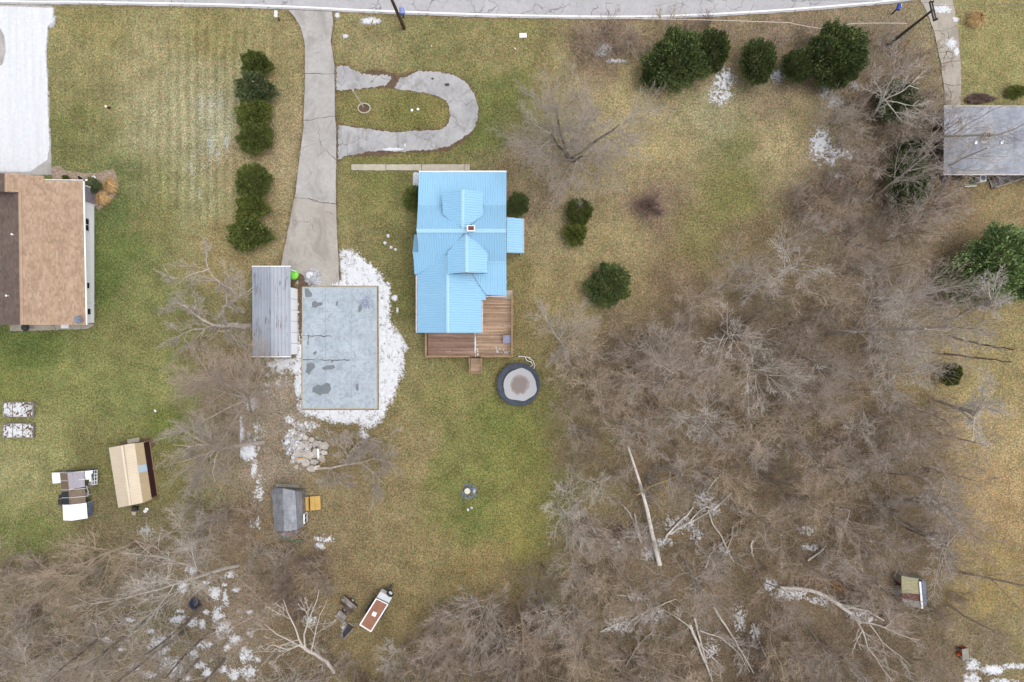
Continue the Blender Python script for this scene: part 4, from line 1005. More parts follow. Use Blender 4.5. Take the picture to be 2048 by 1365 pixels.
# gravel heap with a snowy side
def heap(name, px, py, rx, ry, h, mat, label, cat, n=160, seed=0, stone=(.06, .13)):
    t = thing(name, label, cat, P(px, py, 0)); rr = random.Random(seed)
    b = MB(); k = 18; c = P(px, py)
    prof = [(1, 0), (.8, .35), (.5, .75), (.2, .97), (.02, 1)]
    vs = []
    for r_, z_ in prof:
        for j in range(k):
            a = 2 * math.pi * j / k; w = 1 + .14 * math.sin(3 * a + seed) + rr.uniform(-.06, .06)
            vs.append((c.x + rx * r_ * w * math.cos(a), c.y + ry * r_ * w * math.sin(a), h * z_))
    fs = [(i * k + j, i * k + (j + 1) % k, (i + 1) * k + (j + 1) % k, (i + 1) * k + j) for i in range(len(prof) - 1) for j in range(k)]
    b.add(vs, fs); b.build('mound', mat, t, True)
    st = MB()
    for i in range(n):
        a, d = rr.uniform(0, 2 * math.pi), math.sqrt(rr.random()) * 1.05
        z_ = h * max(0, 1 - d ** 1.5); s_ = rr.uniform(*stone)
        st.box((c.x + rx * d * math.cos(a), c.y + ry * d * math.sin(a), z_ + s_ * .2), (s_, s_ * rr.uniform(.6, 1), s_ * .7), rr.uniform(0, 3), Matrix.Rotation(rr.uniform(-.5, .5), 3, 'X'))
    so = st.build('stone', mat, t); so['kind'] = 'stuff'
    return t
heap('gravel_heap', 627, 556, 0.85, 0.85, .45, MAT['gravel'], 'small heap of grey gravel at the lower end of the concrete drive', 'gravel heap', 220, 4)
snow_field('snow', (605, 540, 640, 575), [(620,551,9,8,.9)], z0=0.36, ground_xy=False, amp=.6, res=.05, label='cap of snow on the little gravel heap', seed=30)

# ------------------------------------------------------------------ tan shingled house (left edge)
th = thing('tan_shingled_house', 'pale sided house with tan shingled roof cut by the left edge', 'house', P(80, 500, 0))
TE, TR = 2.75, 5.2
tp = plane_px((165,362,TE), (171,650,TE), (41,518,TR))
shingle_roof(tp, [(12,347),(87,352),(87,361.5),(165,362.5),(171,650),(43,650),(39,385),(12,383)], MAT['shingle'], th, .32, .15, seed=1)
rg = tp.ray(39, 385); rg2 = tp.ray(43, 650)
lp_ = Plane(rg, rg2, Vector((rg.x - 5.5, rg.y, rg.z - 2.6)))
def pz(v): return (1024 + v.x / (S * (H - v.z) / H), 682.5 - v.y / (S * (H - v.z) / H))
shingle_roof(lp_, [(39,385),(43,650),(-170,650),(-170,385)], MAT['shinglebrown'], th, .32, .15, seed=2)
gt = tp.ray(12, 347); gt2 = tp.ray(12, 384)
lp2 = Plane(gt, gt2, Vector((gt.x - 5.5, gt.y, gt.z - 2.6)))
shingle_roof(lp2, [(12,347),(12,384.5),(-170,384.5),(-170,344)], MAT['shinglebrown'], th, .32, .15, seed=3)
cap(th, rg, rg2, MAT['shingle'], .3, up=.03); cap(th, gt, gt2, MAT['shingle'], .3, up=.03)
wx = P(188.5, 500, 0).x
y0_, y1_ = P(180, 366, 2.5).y - .1, P(180, 650, TE).y + .25
walls('wall', [Vector((-62, y0_, 0)), Vector((wx, y0_, 0)), Vector((wx, y1_, 0)), Vector((-62, y1_, 0))], 0, 2.68, MAT['siding'], th)
b = MB()
for k in range(11): b.box((wx + .004, (y0_ + y1_) / 2, .2 + k * .22), (.02, y0_ - y1_ - .05, .012))
ob = b.build('lap_joint', MAT['siding'], th)
def on_wall(px, py): k = wx / ((px - 1024) * S); z_ = H * (1 - k); return Vector((wx, (682.5 - py) * S * k, z_))
for (pxa, pya, pxb, pyb, n_) in ((168.5, 436, 177, 463.5, 2), (171.5, 565, 178.3, 578, 1), (172.5, 617, 180.5, 630, 1)):
    A1, B1 = on_wall(pxa, pya), on_wall(pxb, pyb); window(th, ((wx + .01), (A1.y + B1.y) / 2, (A1.z + B1.z) / 2), abs(A1.y - B1.y), abs(A1.z - B1.z), 'x', panes=n_)
# side porch near the upper corner; recess shade painted as a flat grey panel
b = MB(); ya, yb = P(184, 374, 1).y, P(184, 407, 1).y
b.box((wx + .02, ya, 1.25), (.16, .1, 2.5)); b.box((wx + .02, yb, 1.25), (.16, .1, 2.5)); b.box((wx + .02, (ya + yb) / 2, 2.5), (.16, ya - yb, .1)); b.build('porch_trim', MAT['white'], th)
b = MB(); b.box((wx + .012, (ya + yb) / 2, 1.2), (.06, ya - yb - .15, 2.4)); b.build('porch_shade_panel', MAT['tarp'], th)
b = MB(); b.box((wx + .03, P(184, 606, 1).y, 1.3), (.1, .08, 2.6)); b.build('downspout', MAT['white'], th)
trim(P(165.6, 362.5, TE) + Vector((.06, 0, 0)), P(171.6, 650, TE) + Vector((.06, 0, 0)), .12, .12, 'gutter', -.06, MAT['white'], th)
trim(P(87, 361, 4.1) + Vector((0, .05, 0)), P(165, 361.8, TE) + Vector((0, .05, 0)), .06, .16, 'rake_board', -.04, MAT['white'], th)
for (x, y) in ((28, 470), (17, 592)):
    q = lp_.ray(x, y); b = MB(); b.lathe((q.x, q.y, q.z - .05), [(.06, 0), (.06, .3), (.09, .32), (.09, .36)], 10); b.build('vent_pipe', MAT['white'], th)
b = MB(); q = tp.ray(161.5, 640); b.lathe((q.x, q.y, q.z + .35), [(.05, -.05), (.25, -.01), (.36, .05), (.37, .06), (.24, .01), (.03, -.02)], 18); b.build('satellite_dish', MAT['bluegrey'], th)
b = MB(); b.bar((q.x, q.y, q.z), (q.x, q.y, q.z + .34), .05); b.build('dish_post', MAT['dark'], th)
gr_ = thing('kettle_grill', 'black dome topped grill on the strip below the tan house', 'grill', P(50, 655, 0))
q = P(50, 655.5, .8); b = MB(); b.lathe((q.x, q.y, 0), [(.1, .5), (.3, .62), (.36, .78), (.36, .8), (.3, .95), (.1, 1.03), (.01, 1.04)], 16); b.build('bowl', MAT['dark'], gr_)
for k in range(3): b = MB(); a = k * 2.1; b.bar((q.x + .2 * math.cos(a), q.y + .2 * math.sin(a), .6), (q.x + .34 * math.cos(a), q.y + .34 * math.sin(a), .03), .03); b.build('leg', MAT['steel'], gr_)
b = MB(); q = P(130, 653.5, .3); b.box((q.x, q.y, .32), (.75, .34, .05)); b.box((q.x, q.y, .17), (.66, .26, .26)); tag(b.build('storage_tote', MAT['whitemetal']), 'white lidded tote on the strip below the tan house', 'tote')
# things in the gravel bed
pt = thing('planter', 'round white topped planter in the gravel bed by the tan house', 'planter', P(187, 356, 0)); q = P(187, 356.5, .5)
b = MB(); b.lathe((q.x, q.y, 0), [(.13, 0), (.2, .45), (.23, .5), (.2, .52)], 16); b.build('pot', MAT['white'], pt); b = MB(); b.lathe((q.x, q.y, .5), [(.19, 0), (.12, .05), (.01, .07)], 16); b.build('snow_cap', MAT['snow'], pt)
pt = thing('patio_lantern', 'dark square lantern with white top at the roof corner of the tan house', 'lantern', P(171, 362, 0)); q = P(172.5, 361, .6)
b = MB(); b.box((q.x, q.y, .3), (.34, .3, .6)); b.build('body', MAT['dark'], pt); b = MB(); b.box((q.x + .03, q.y + .02, .62), (.22, .18, .05)); b.build('top', MAT['white'], pt)
uf = thing('folded_umbrella', 'navy folded garden umbrella leaning in the gravel bed by the tan house', 'umbrella', P(159, 356, 0))
b = MB(); b.tube([P(162, 360, .05), P(155, 351, 1.6)], [.02, .02], 6); b.build('pole', MAT['white'], uf)
b = MB(); b.tube([P(160.5, 358, .4), P(158, 355, .9), P(155.5, 352, 1.5)], [.16, .11, .03], 8); b.build('canopy', MAT['navy'], uf)

# ------------------------------------------------------------------ raised beds
def raised_bed(corners, divs, label, seed):
    t = thing('raised_bed', label, 'raised bed', P((corners[0] + corners[2]) / 2, (corners[1] + corners[3]) / 2, 0), 'snowy raised garden beds')
    x0, y0, x1, y1 = corners; hz = .32
    for a, c in (((x0, y0), (x1, y0)), ((x1, y0), (x1, y1)), ((x1, y1), (x0, y1)), ((x0, y1), (x0, y0))):
        b = MB(); b.bar(P(*a, hz) - Vector((0, 0, .16)), P(*c, hz) - Vector((0, 0, .16)), .06, .32); b.build('board', MAT['oldwood'], t)
    for d in divs: b = MB(); b.bar(P(d, y0 + 1, hz) - Vector((0, 0, .1)), P(d, y1 - 1, hz) - Vector((0, 0, .1)), .06, .24); b.build('divider', MAT['oldwood'], t)
    b = MB(); b.prism([P(x0 + .5, y0 + .5, .24), P(x1 - .5, y0 + .5, .24), P(x1 - .5, y1 - .5, .24), P(x0 + .5, y1 - .5, .24)], 0, 0); b.build('soil', MAT['dirt'], t)
    snow_field('snow', (x0 + .8, y0 + .8, x1 - .8, y1 - .8), [((x0 + x1) / 2 - 4, (y0 + y1) / 2, (x1 - x0) * .7, (y1 - y0) * .9, .45)], z0=.25, ground_xy=False, amp=2.6, nscale=5, res=.05, thr=.05, height=.06, seed=seed, parent=t)
raised_bed((6, 804.5, 65.5, 834.5), (25,), 'upper of the two snowy raised garden beds at the left edge', 41)
raised_bed((5, 847, 66, 876), (25, 45), 'lower of the two snowy raised garden beds at the left edge', 47)

# ------------------------------------------------------------------ tan gambrel shed
ts = thing('tan_metal_shed', 'tan ribbed metal gambrel shed with maroon wall and pale blue skylight', 'shed', P(268, 950, 0))
zR, zB, zE = 2.5, 1.85, 1.15
p1 = plane_px((217,896,1.75), (236.5,1016,1.75), (250,955,zR)); p2 = plane_px((250,955,zR), (269,887,zB), (286,1006,zB)); p3 = plane_px((269,887,zB), (286,1006,zB), (286.5,885,zE))
metal_roof('roof', p1, [(217.5,896),(242,891.5),(259,1011.5),(236.5,1016)], MAT['tanmetal'], ts, .26, .06, .02)
metal_roof('roof', p2, [(242,891.5),(269,887),(286,1006),(259,1011.5)], MAT['tanmetal'], ts, .26, .06, .02)
metal_roof('steep_roof', p3, [(269,887),(286.5,885),(303.5,999),(286,1006)], MAT['tanmetal2'], ts, .26, .06, .02)
cap(ts, p1.ray(242.3, 892), p1.ray(259, 1011), MAT['tanmetal'], .3, up=.01)
W4 = [p3.ray(*p) for p in ((275.5,931),(292.6,928.8),(294.6,942.5),(277.6,946))]; nn = p3.frame()[2]; b = MB(); b.prism([w + nn * .03 for w in W4], .02); b.build('skylight', MAT['clear'], ts)
dd = (P(303.5, 999, zE) - P(286.5, 885, zE)).normalized(); ss = Vector((-dd.y, dd.x, 0))
if ss.x < 0: ss = -ss
ra, rb = P(286.5, 885, zE) - Vector((0, 0, .03)), P(303.3, 998, zE) - Vector((0, 0, .03)); lw = 2.9
ra2, rb2 = ra + dd * .12, rb - dd * .12
# right wall stands at the eave and its foot shows beyond it
b = MB(); b.prism([Vector((v.x, v.y, 1.12)) for v in (ra2, rb2, rb2 - ss * lw, ra2 - ss * lw)], 0, 0); b.build('wall', MAT['maroon'], ts)
b = MB(); b.bar(ra2 + ss * .03 - Vector((0, 0, 1.08)), rb2 + ss * .03 - Vector((0, 0, 1.08)), .1, .08); b.build('sill_board', MAT['rail'], ts)
for vv, t_ in ((ra2, dd), (rb2, -dd)):
    b = MB(); e1, e2 = Vector((vv.x, vv.y, 1.1)), Vector((vv.x, vv.y, 1.1)) - ss * lw
    q5 = [e1, e2, e2 + Vector((0, 0, .35)), e2 + ss * lw * .38 + Vector((0, 0, 1.25)), e1 - ss * .62 + Vector((0, 0, .6))]
    b.add(q5 + [p + t_ * .05 for p in q5], [(0, 1, 2, 3, 4), (9, 8, 7, 6, 5)] + [(i, i + 5, (i + 1) % 5 + 5, (i + 1) % 5) for i in range(5)]); b.build('gable_wall', MAT['maroon'], ts)
for vv in (ra + ss * .05, rb + ss * .05): b = MB(); b.bar(Vector((vv.x, vv.y, 1.1)), Vector((vv.x, vv.y, .02)), .09); b.build('corner_board', MAT['rail'], ts)
rm = MB(); rm.prism([P(254.5,879.5,.12), P(278.5,875.5,.12), P(278.5,884,.12), P(255,888,.12)], 0, 0); tag(rm.build('door_slab', MAT['walk']), 'flat stone step at the upper end of the tan shed', 'step')
b = MB(); q = P(269, 1018, .3); b.box((q.x, q.y, .2), (.5, .42, .4)); b.box((q.x, q.y + .12, .43), (.34, .2, .06)); tag(b.build('storage_bin', MAT['dark']), 'dark bin on the ground below the tan shed', 'bin')
b = MB(); q = P(267, 1027, .1); b.prism(rough_pts := [P(263,1024,.1), P(272,1024,.1), P(271,1031,.1), P(264,1031,.1)], 0, 0); tag(b.build('stone_slab', MAT['walk']), 'pale stone slab on the soil below the dark bin', 'slab')
for i, (x, y) in enumerate(((293, 1019), (290, 1023))):
    q = P(x, y, .1); b = MB(); b.tube([(q.x + .15 * math.cos(a), q.y + .12 * math.sin(a), .08) for a in np.linspace(0, 2 * math.pi, 13)], [.05] * 13, 6, False); b.lathe((q.x, q.y, .03), [(.1, 0), (.1, .03)], 10)
    tag(b.build('white_bowl', MAT['white']), ('upper' if i == 0 else 'lower') + ' of the two white bowls below the tan shed', 'bowl')

# ------------------------------------------------------------------ chicken run and coops
cr = thing('chicken_run', 'long chicken run under grey tarp and brown netting between two white coops', 'chicken run', P(148, 980, 0))
ze_, zr_ = 1.2, 1.75
k1 = plane_px((122,946,ze_), (125,1010,ze_), (139,980,zr_)); k2 = plane_px((170,944,ze_), (172,1008,ze_), (139,980,zr_))
def patch(pl, pts, mat, name, up=0.0, parent=cr):
    b = MB(); n_ = pl.frame()[2]; b.prism([pl.ray(*p) + n_ * up for p in pts], .03); return b.build(name, mat, parent)
patch(k1, [(120,947),(135,946),(137.5,982),(123,984)], MAT['tarp2'], 'netting_panel'); patch(k1, [(123,985),(137.5,983),(140.5,1010),(125.5,1010)], MAT['mat'], 'shade_panel')
patch(k2, [(135,946),(145,945.5),(147,979),(138,982)], MAT['tarp'], 'tarp_panel'); patch(k2, [(146,946),(168,943),(170,974),(147,978)], MAT['tarp'], 'tarp_panel', .02)
patch(k2, [(138,983),(170,976),(171.5,1006),(140.5,1010)], MAT['tarp2'], 'netting_panel', -.02)
for y in (946, 962, 980, 996, 1010):
    b = MB(); f = (y - 946) / 64
    A1, B1, C1 = k1.ray(121 + 4.5 * f, y), k1.ray(136 + 5 * f, y), k2.ray(169 + 3 * f, y - 3)
    b.tube([Vector((A1.x, A1.y, 0)), A1 + Vector((0, 0, .03)), B1 + Vector((0, 0, .03)), C1 + Vector((0, 0, .03)), Vector((C1.x, C1.y, 0))], [.025] * 5, 5); b.build('hoop', MAT['whitemetal'], cr)
b = MB(); b.bar(k1.ray(136, 946) + Vector((0, 0, .05)), k1.ray(140.6, 1010) + Vector((0, 0, .05)), .05); b.build('ridge_pole', MAT['rail'], cr)
b = MB(); b.bar(P(104, 944, .9), P(192, 938, .9), .05, .2); b.build('side_board', MAT['navy'], cr)
# big white coop below
wc = thing('white_coop', 'white gable roofed coop at the lower end of the chicken run', 'coop', P(150, 1024, 0))
w1 = plane_px((125,1010.6,1.5), (126.7,1041,1.5), (143,1026,1.75)); w2 = plane_px((172.6,1006,1.3), (175,1037,1.3), (143,1026,1.75))
patch(w1, [(125,1010.8),(142.6,1010.6),(143.2,1042),(126.6,1041)], MAT['white'], 'roof', 0, wc); patch(w2, [(142.6,1010.6),(172.6,1006),(175,1037),(143.2,1042)], MAT['white'], 'roof', 0, wc)
a_ = [P(126.5,1012,1.2), P(171.5,1008,1.2), P(173.5,1036,1.2), P(128,1040,1.2)]; walls('wall', a_, 0, 1.2, MAT['bluegrey'], wc)
b = MB(); q = P(128, 1026, .6); b.box((a_[0].x - .01, (a_[0].y + a_[3].y) / 2, .55), (.04, .6, .8)); b.build('door', MAT['white'], wc)
hc = thing('white_hutch', 'small white topped hutch at the upper left of the chicken run', 'hutch', P(112, 957, 0))
b = MB(); b.prism([P(103.5,946.3,.9), P(119.3,945.6,.8), P(121,966.3,.8), P(105.4,967.5,.9)], .05); b.build('roof', MAT['white'], hc); walls('wall', [P(105,948,.8), P(118.5,947.5,.8), P(120,965,.8), P(106.5,966,.8)], 0, .78, MAT['oldwood'], hc)
nb = thing('nest_box', 'small white double lidded nest box at the upper right of the chicken run', 'nest box', P(175, 953, 0))
b = MB(); b.prism([P(166,948.3,1.1), P(182,948,1.1), P(182.6,959,1.0), P(167.5,960.5,1.0)], .05); b.build('lid', MAT['white'], nb); b = MB(); b.prism([P(170,943,1.2), P(185,941,1.2), P(185,947.5,1.15), P(169.5,948.3,1.15)], .05); b.build('lid', MAT['white'], nb)
walls('wall', [P(168,944,1), P(183,943,1), P(182,958,1), P(169,959.5,1)], 0, .97, MAT['bluegrey'], nb)
b = MB(); q = P(180.2, 961.5, .9); b.lathe((q.x, q.y, 0), [(.1, .6), (.12, .9), (.03, .98)], 12); tag(b.build('poultry_feeder', MAT['white']), 'small white round feeder beside the nest box', 'feeder')
cg = thing('wire_cage', 'wire cage of grey bars at the upper right end of the chicken run', 'cage', P(189, 957, 0))
for y in (941, 948, 954.5, 962, 969): b = MB(); b.tube([P(184, y + 1, 0), P(184, y + 1, .7), P(194, y - .5, .7), P(194, y - .5, 0)], [.03] * 4, 5); b.build('bar', MAT['whitemetal'], cg)
for x, ya_, yb_ in ((184, 942, 970), (189, 941, 969), (194, 940.5, 968.5)): b = MB(); b.tube([P(x, ya_, .72), P(x, yb_, .72)], [.03] * 2, 5); b.build('bar', MAT['whitemetal'], cg)
b = MB(); b.prism([P(178,963,.3), P(188,961,.3), P(188.5,970,.3), P(176,972,.3)], .04, ); b.build('floor_panel', MAT['greysheet'], cg)
b = MB(); b.bar(P(173, 972, .5), P(178, 991, .15), .09, .05); tag(b.build('white_plank', MAT['white']), 'narrow white plank leaning beside the chicken run', 'plank')
b = MB(); b.prism([P(170.5,986,.5), P(176,985,.5), P(176,994,.5), P(171,995,.5)], .05); b.bar(P(173, 990, .45), P(173, 990, 0), .1); tag(b.build('feed_tray', MAT['lid']), 'pale tray on the right side of the chicken run', 'tray')
dc = thing('dog_crate', 'dark low crate on the left side of the chicken run', 'crate', P(119, 1001, 0))
walls('body', [P(117,991,.6), P(123.5,990,.6), P(125,1013,.6), P(115.5,1012,.6)], 0, .6, MAT['dark'], dc); b = MB()
for y in (998, 1011): b.bar(P(114.5, y, .64), P(127, y - .5, .64), .05)
b.build('batten', MAT['rail'], dc)

# ------------------------------------------------------------------ weathered shed with yellow board
os_ = thing('old_grey_shed', 'old gambrel shed with faded grey shingles and sagging lower end', 'shed', P(580, 1020, 0))
o1 = plane_px((544,980,1.5), (550,1063,1.5), (566,1020,2.5)); o2 = plane_px((566,1020,2.5), (590,982,2.15), (594,1060,2.15)); o3 = plane_px((590,982,2.15), (594,1060,2.15), (602,983,1.3))
shingle_roof(o1, [(544,981),(550,977),(564.5,977),(568,1063),(550,1063)], MAT['shingleshed_dark'], os_, .5, .24, seed=5, lift=.05); shingle_roof(o2, [(564.5,977),(590,982),(594.5,1060),(568,1063)], MAT['shingleshed'], os_, .5, .24, seed=6, lift=.05)
shingle_roof(o3, [(590,982),(602.5,984),(605,1054),(594.5,1060)], MAT['shingleshed_dark'], os_, .5, .24, seed=7, lift=.05)
a_ = [P(548,981,1.4), P(604,983,1.25), P(607,1054,1.25), P(553,1061,1.4)]; walls('wall', a_, 0, 1.25, MAT['oldwood'], os_)
b = MB(); q = [P(566,980,0), P(590,982,0)]; b.prism([P(550,980,1.25), P(600,983.5,1.25), P(588,983,2.05), P(565,981.5,2.38)], .0, 1.2); 
b = MB(); e = Vector((0, -.06, 0)); q5 = [P(548,981,1.2), P(602,984,1.2), P(590,983,2.1), P(565.5,980,2.4)]; b.add(q5 + [p + e for p in q5], [(3, 2, 1, 0), (4, 5, 6, 7)] + [(i, (i + 1) % 4, (i + 1) % 4 + 4, i + 4) for i in range(4)]); b.build('gable_wall', MAT['oldwood'], os_)
q = P(608.5, 1036, .7); window(os_, (q.x + .12, q.y, .75), .9, .8, 'x')
pc = MB(); pc.prism([P(551,968,.25), P(597,970,.25), P(597,976,.25), P(551,975,.25)], 0, 0); tag(pc.build('stone_step', MAT['greyboard']), 'pale slab along the upper end of the old grey shed', 'step')
yb = thing('yellow_board', 'bright yellow ochre board lying beside the old grey shed', 'board', P(625, 1008, 0))
for xa, xb in ((609.7, 617.8), (619.6, 629), (629.5, 640.3)):
    b = MB(); f0, f1 = (xa - 609.7) / 30.6, (xb - 609.7) / 30.6
    b.prism([P(xa, 995 - 3 * f0, .3), P(xb, 995 - 3 * f1, .3), P(xb + 1.2, 1022.5 - 3 * f1, .3), P(xa + 1.2, 1022.5 - 3 * f0, .3)], .04); b.build('plank', MAT['yellow'], yb)
b = MB(); b.bar(P(618.3, 993, .29), P(619, 1021, .29), .1, .12); b.build('crosspiece', MAT['oldwood_dark'], yb)
b = MB(); b.bar(P(612, 1008, .26), P(639, 1006, .0), .08, .08); b.build('leg', MAT['oldwood_dark'], yb)
b = MB(); rr4 = random.Random(9)
pl_ = [(563,1066),(578,1063),(590,1061),(599,1062),(596,1069),(583,1072),(572,1076),(564,1072)]
b.prism([P(x, y, .5 + .25 * rr4.random()) for x, y in rough(pl_, .8, 4, 3)], .1); tag(b.build('plastic_sheet', MAT['tarp']), 'crumpled plastic sheet at the lower end of the old grey shed', 'tarp')
b = MB(); b.tube([P(x, y, .15) for x, y in ((556,1074),(564,1076),(571,1078),(580,1079),(588,1081),(597,1082),(604,1081))], [.09] * 7, 6); tag(b.build('garden_hose', MAT['hose']), 'faded green hose below the old grey shed', 'hose')

# ------------------------------------------------------------------ rubble pile
rb = thing('rubble_pile', 'pile of broken concrete slabs dusted with snow below the concrete pad', 'rubble pile', P(607, 900, 0))
rr5 = random.Random(11)
def stone(px, py, r, z, th_, ang, tilt, mat=None):
    c = P(px, py, z); n_ = rr5.randint(5, 7); pts = []
    for i in range(n_):
        a = 2 * math.pi * i / n_ + rr5.uniform(-.25, .25) + ang; rad = r * rr5.uniform(.75, 1.15)
        pts.append(Vector((rad * math.cos(a) * 1.15, rad * math.sin(a) * .9, 0)))
    m = Matrix.Rotation(rr5.uniform(-tilt, tilt), 3, 'X') @ Matrix.Rotation(rr5.uniform(-tilt, tilt), 3, 'Y')
    b = MB(); b.prism([c + m @ p for p in pts], th_); return b.build('stone', mat or MAT['rubble'], rb)
BIG = [(598,907,11),(617,911,11),(633,905,10),(647,892,11),(612,926,9),(628,925,9),(640,915,8),(622,938,9),(634,936,8),(618,893,8),(604,893,8),(632,887,7),(604,920,8),(590,890,6),(599,878,6),(610,876,6),(607,868,5),(622,880,6),(590,875,5),(648,905,7),(645,920,6),(593,918,6)]
for i, (x, y, r) in enumerate(BIG): stone(x, y, r * S * .95, .22 + .18 * rr5.random(), .16, rr5.uniform(0, 6), .16)
for i in range(70):
    a, d = rr5.uniform(0, 6.28), math.sqrt(rr5.random()); x, y = 606 + 38 * d * math.cos(a), 898 + 42 * d * math.sin(a)
    stone(x, y, rr5.uniform(.08, .26), .1 + .3 * (1 - d), .12, rr5.uniform(0, 6), .5)
for i in range(26):
    stone(600 + rr5.gauss(0, 9), 860 + rr5.gauss(0, 9), rr5.uniform(.06, .16), .08, .1, rr5.uniform(0, 6), .4)
for (x0, y0, x1, y1, w) in ((636,898,637,916,.16),(592,918,611,917,.07),(560,900,569,894,.06),(640,929,651,923,.06),(604,884,612,882,.06)):
    b = MB(); b.bar(P(x0, y0, .55), P(x1, y1, .5), w, .06); b.build('plank', MAT['white'] if w > .1 else MAT['splinter'], rb)
snow_field('snow', (562, 862, 650, 930), [(573,884,8,9,.7),(578,900,7,16,.5),(596,886,14,10,.3),(604,872,8,6,.4),(612,900,12,5,.1),(640,885,9,6,.1),(586,914,4,10,.5),(604,890,34,26,-.2),(625,900,20,20,-.35)], z0=.34, amp=2.2, nscale=4, res=.05, thr=.05, height=.14, label='snow lying on the left side of the rubble pile', seed=50, ground_xy=False)

# ------------------------------------------------------------------ cargo trailer and scrap beside it
ct = thing('cargo_trailer', 'white enclosed cargo trailer with rusty brown roof and white roof vent', 'trailer', P(748, 1225, 0))
zt = 2.1
c_ = [P(752.3,1197.4,zt), P(776.5,1209,zt), P(742,1264,zt), P(719.4,1250,zt)]
ax = (c_[0] - c_[3]).normalized(); sx = (c_[1] - c_[0]).normalized(); Wd = (c_[1] - c_[0]).length; Ln = (c_[0] - c_[3]).length
b = MB(); b.prism([v - Vector((0, 0, .05)) for v in c_], 0, .45); b.build('body', MAT['white'], ct)
b = MB(); m_ = .09
ins = [c_[0] + (sx - ax) * m_, c_[1] + (-sx - ax) * m_, c_[2] + (-sx + ax) * m_, c_[3] + (sx + ax) * m_]; b.prism(ins, .04); b.build('roof', MAT['rustroof'], ct)
for i in range(4): b = MB(); b.bar(c_[i], c_[(i + 1) % 4], .07, .07); b.build('roof_trim', MAT['white'], ct)
for k in range(1, 9): b = MB(); p_ = c_[3].lerp(c_[0], k / 9); b.bar(p_ + sx * .1 + Vector((0, 0, .012)), p_ + sx * (Wd - .1) + Vector((0, 0, .012)), .03, .02); b.build('roof_seam', MAT['rustroof'], ct)
b = MB(); q = P(748.5, 1228.5, zt + .1); r_ = math.atan2(sx.y, sx.x); b.box((q.x, q.y, zt + .08), (.4, .4, .13), r_); b.build('roof_vent', MAT['white'], ct)
# sloping nose
f0, f1 = c_[0], c_[1]; b = MB(); d_ = Vector((0, 0, 1))
q = [f0 - d_ * .05, f1 - d_ * .05, f1 + ax * .45 - d_ * .75, f0 + ax * .45 - d_ * .75, f0 + ax * .45 - d_ * 1.6, f1 + ax * .45 - d_ * 1.6, f0 - d_ * 1.6, f1 - d_ * 1.6]
b.add(q, [(0, 1, 2, 3), (3, 2, 5, 4), (0, 3, 4, 6), (1, 7, 5, 2), (4, 5, 7, 6), (0, 6, 7, 1)]); b.build('nose', MAT['whitemetal'], ct)
b = MB(); b.bar(f0 + ax * .05 - d_ * .02, f1 + ax * .05 - d_ * .02, .1, .06); b.build('nose_trim', MAT['navy'], ct)
mid = f0.lerp(f1, .5)
b = MB()
for s_ in (.15, .85): b.bar(Vector((*(f0.lerp(f1, s_) + ax * .4).xy, .45)), Vector((*(mid + ax * 1.05).xy, .45)), .08, .08)
b.bar(Vector((*(mid + ax * .95).xy, .45)), Vector((*(mid + ax * 1.2).xy, .45)), .12, .12); b.build('tongue', MAT['dark'], ct)
b = MB(); b.tube([Vector((*(mid + ax * .95 + sx * .1).xy, 0)), Vector((*(mid + ax * .95 + sx * .1).xy, .75))], [.04] * 2, 8); b.build('jack', MAT['steel'], ct)
def wheel(parent, c, ax_, r=.33, w=.2):
    c = Vector(c); ax_ = Vector(ax_).normalized(); b = MB(); b.tube([c - ax_ * w / 2, c - ax_ * w * .4, c + ax_ * w * .4, c + ax_ * w / 2], [r * .88, r, r, r * .88], 18); w_ = b.build('wheel', MAT['dark'], parent)
    b = MB(); b.tube([c - ax_ * (w / 2 + .01), c + ax_ * (w / 2 + .01)], [r * .55] * 2, 12); b.build('rim', MAT['whitemetal'], w_); return w_
sp = mid + ax * .62 + sx * .3; wheel(ct, (sp.x, sp.y, 1.15), ax + Vector((0, 0, .3)), .36, .2)
for s_, o_ in ((0, -.04), (1, .04)):
    for f_ in (.36, .6):
        q = c_[3].lerp(c_[0], f_) + sx * (Wd * s_ + o_); wheel(ct, (q.x, q.y, .33), sx)
    q0 = c_[3].lerp(c_[0], .24) + sx * (Wd * s_ + (-.1 if s_ == 0 else .1)); q1 = c_[3].lerp(c_[0], .72) + sx * (Wd * s_ + (-.1 if s_ == 0 else .1)); b = MB(); b.bar(Vector((q0.x, q0.y, .74)), Vector((q1.x, q1.y, .74)), .24, .04); b.build('fender', MAT['dark'], ct)

wt = thing('wooden_cart', 'low weathered wooden cart with missing boards left of the trailer', 'cart', P(697, 1203, 0))
u1 = (P(716,1214) - P(690,1192)); ul = u1.length; u1.normalize(); v1 = Vector((u1.y, -u1.x, 0)); c0 = P(688.5, 1192.5, .35)
for k in range(6):
    b = MB(); p_ = c0 + v1 * (.06 + k * .17); st_ = (0, .1, .0, .5, .2, .7)[k]; b.bar(p_ + u1 * st_, p_ + u1 * (ul - (.3 if k == 2 else 0)), .15, .03); b.build('board', MAT['oldwood'] if k < 3 else MAT['oldwood_dark'], wt)
b = MB(); b.bar(c0 - v1 * .05, c0 - v1 * .05 + u1 * ul, .07, .25); b.build('side_board', MAT['oldwood_dark'], wt)
for f_ in (.1, .9): b = MB(); b.bar(c0 + u1 * ul * f_ - Vector((0, 0, .06)), c0 + u1 * ul * f_ + v1 * 1.05 - Vector((0, 0, .06)), .08, .08); b.build('crossbar', MAT['oldwood_dark'], wt)
for s_ in (-.12, 1.15): q = c0 + u1 * ul * .55 + v1 * s_; wheel(wt, (q.x, q.y, .26), v1, .26, .12)
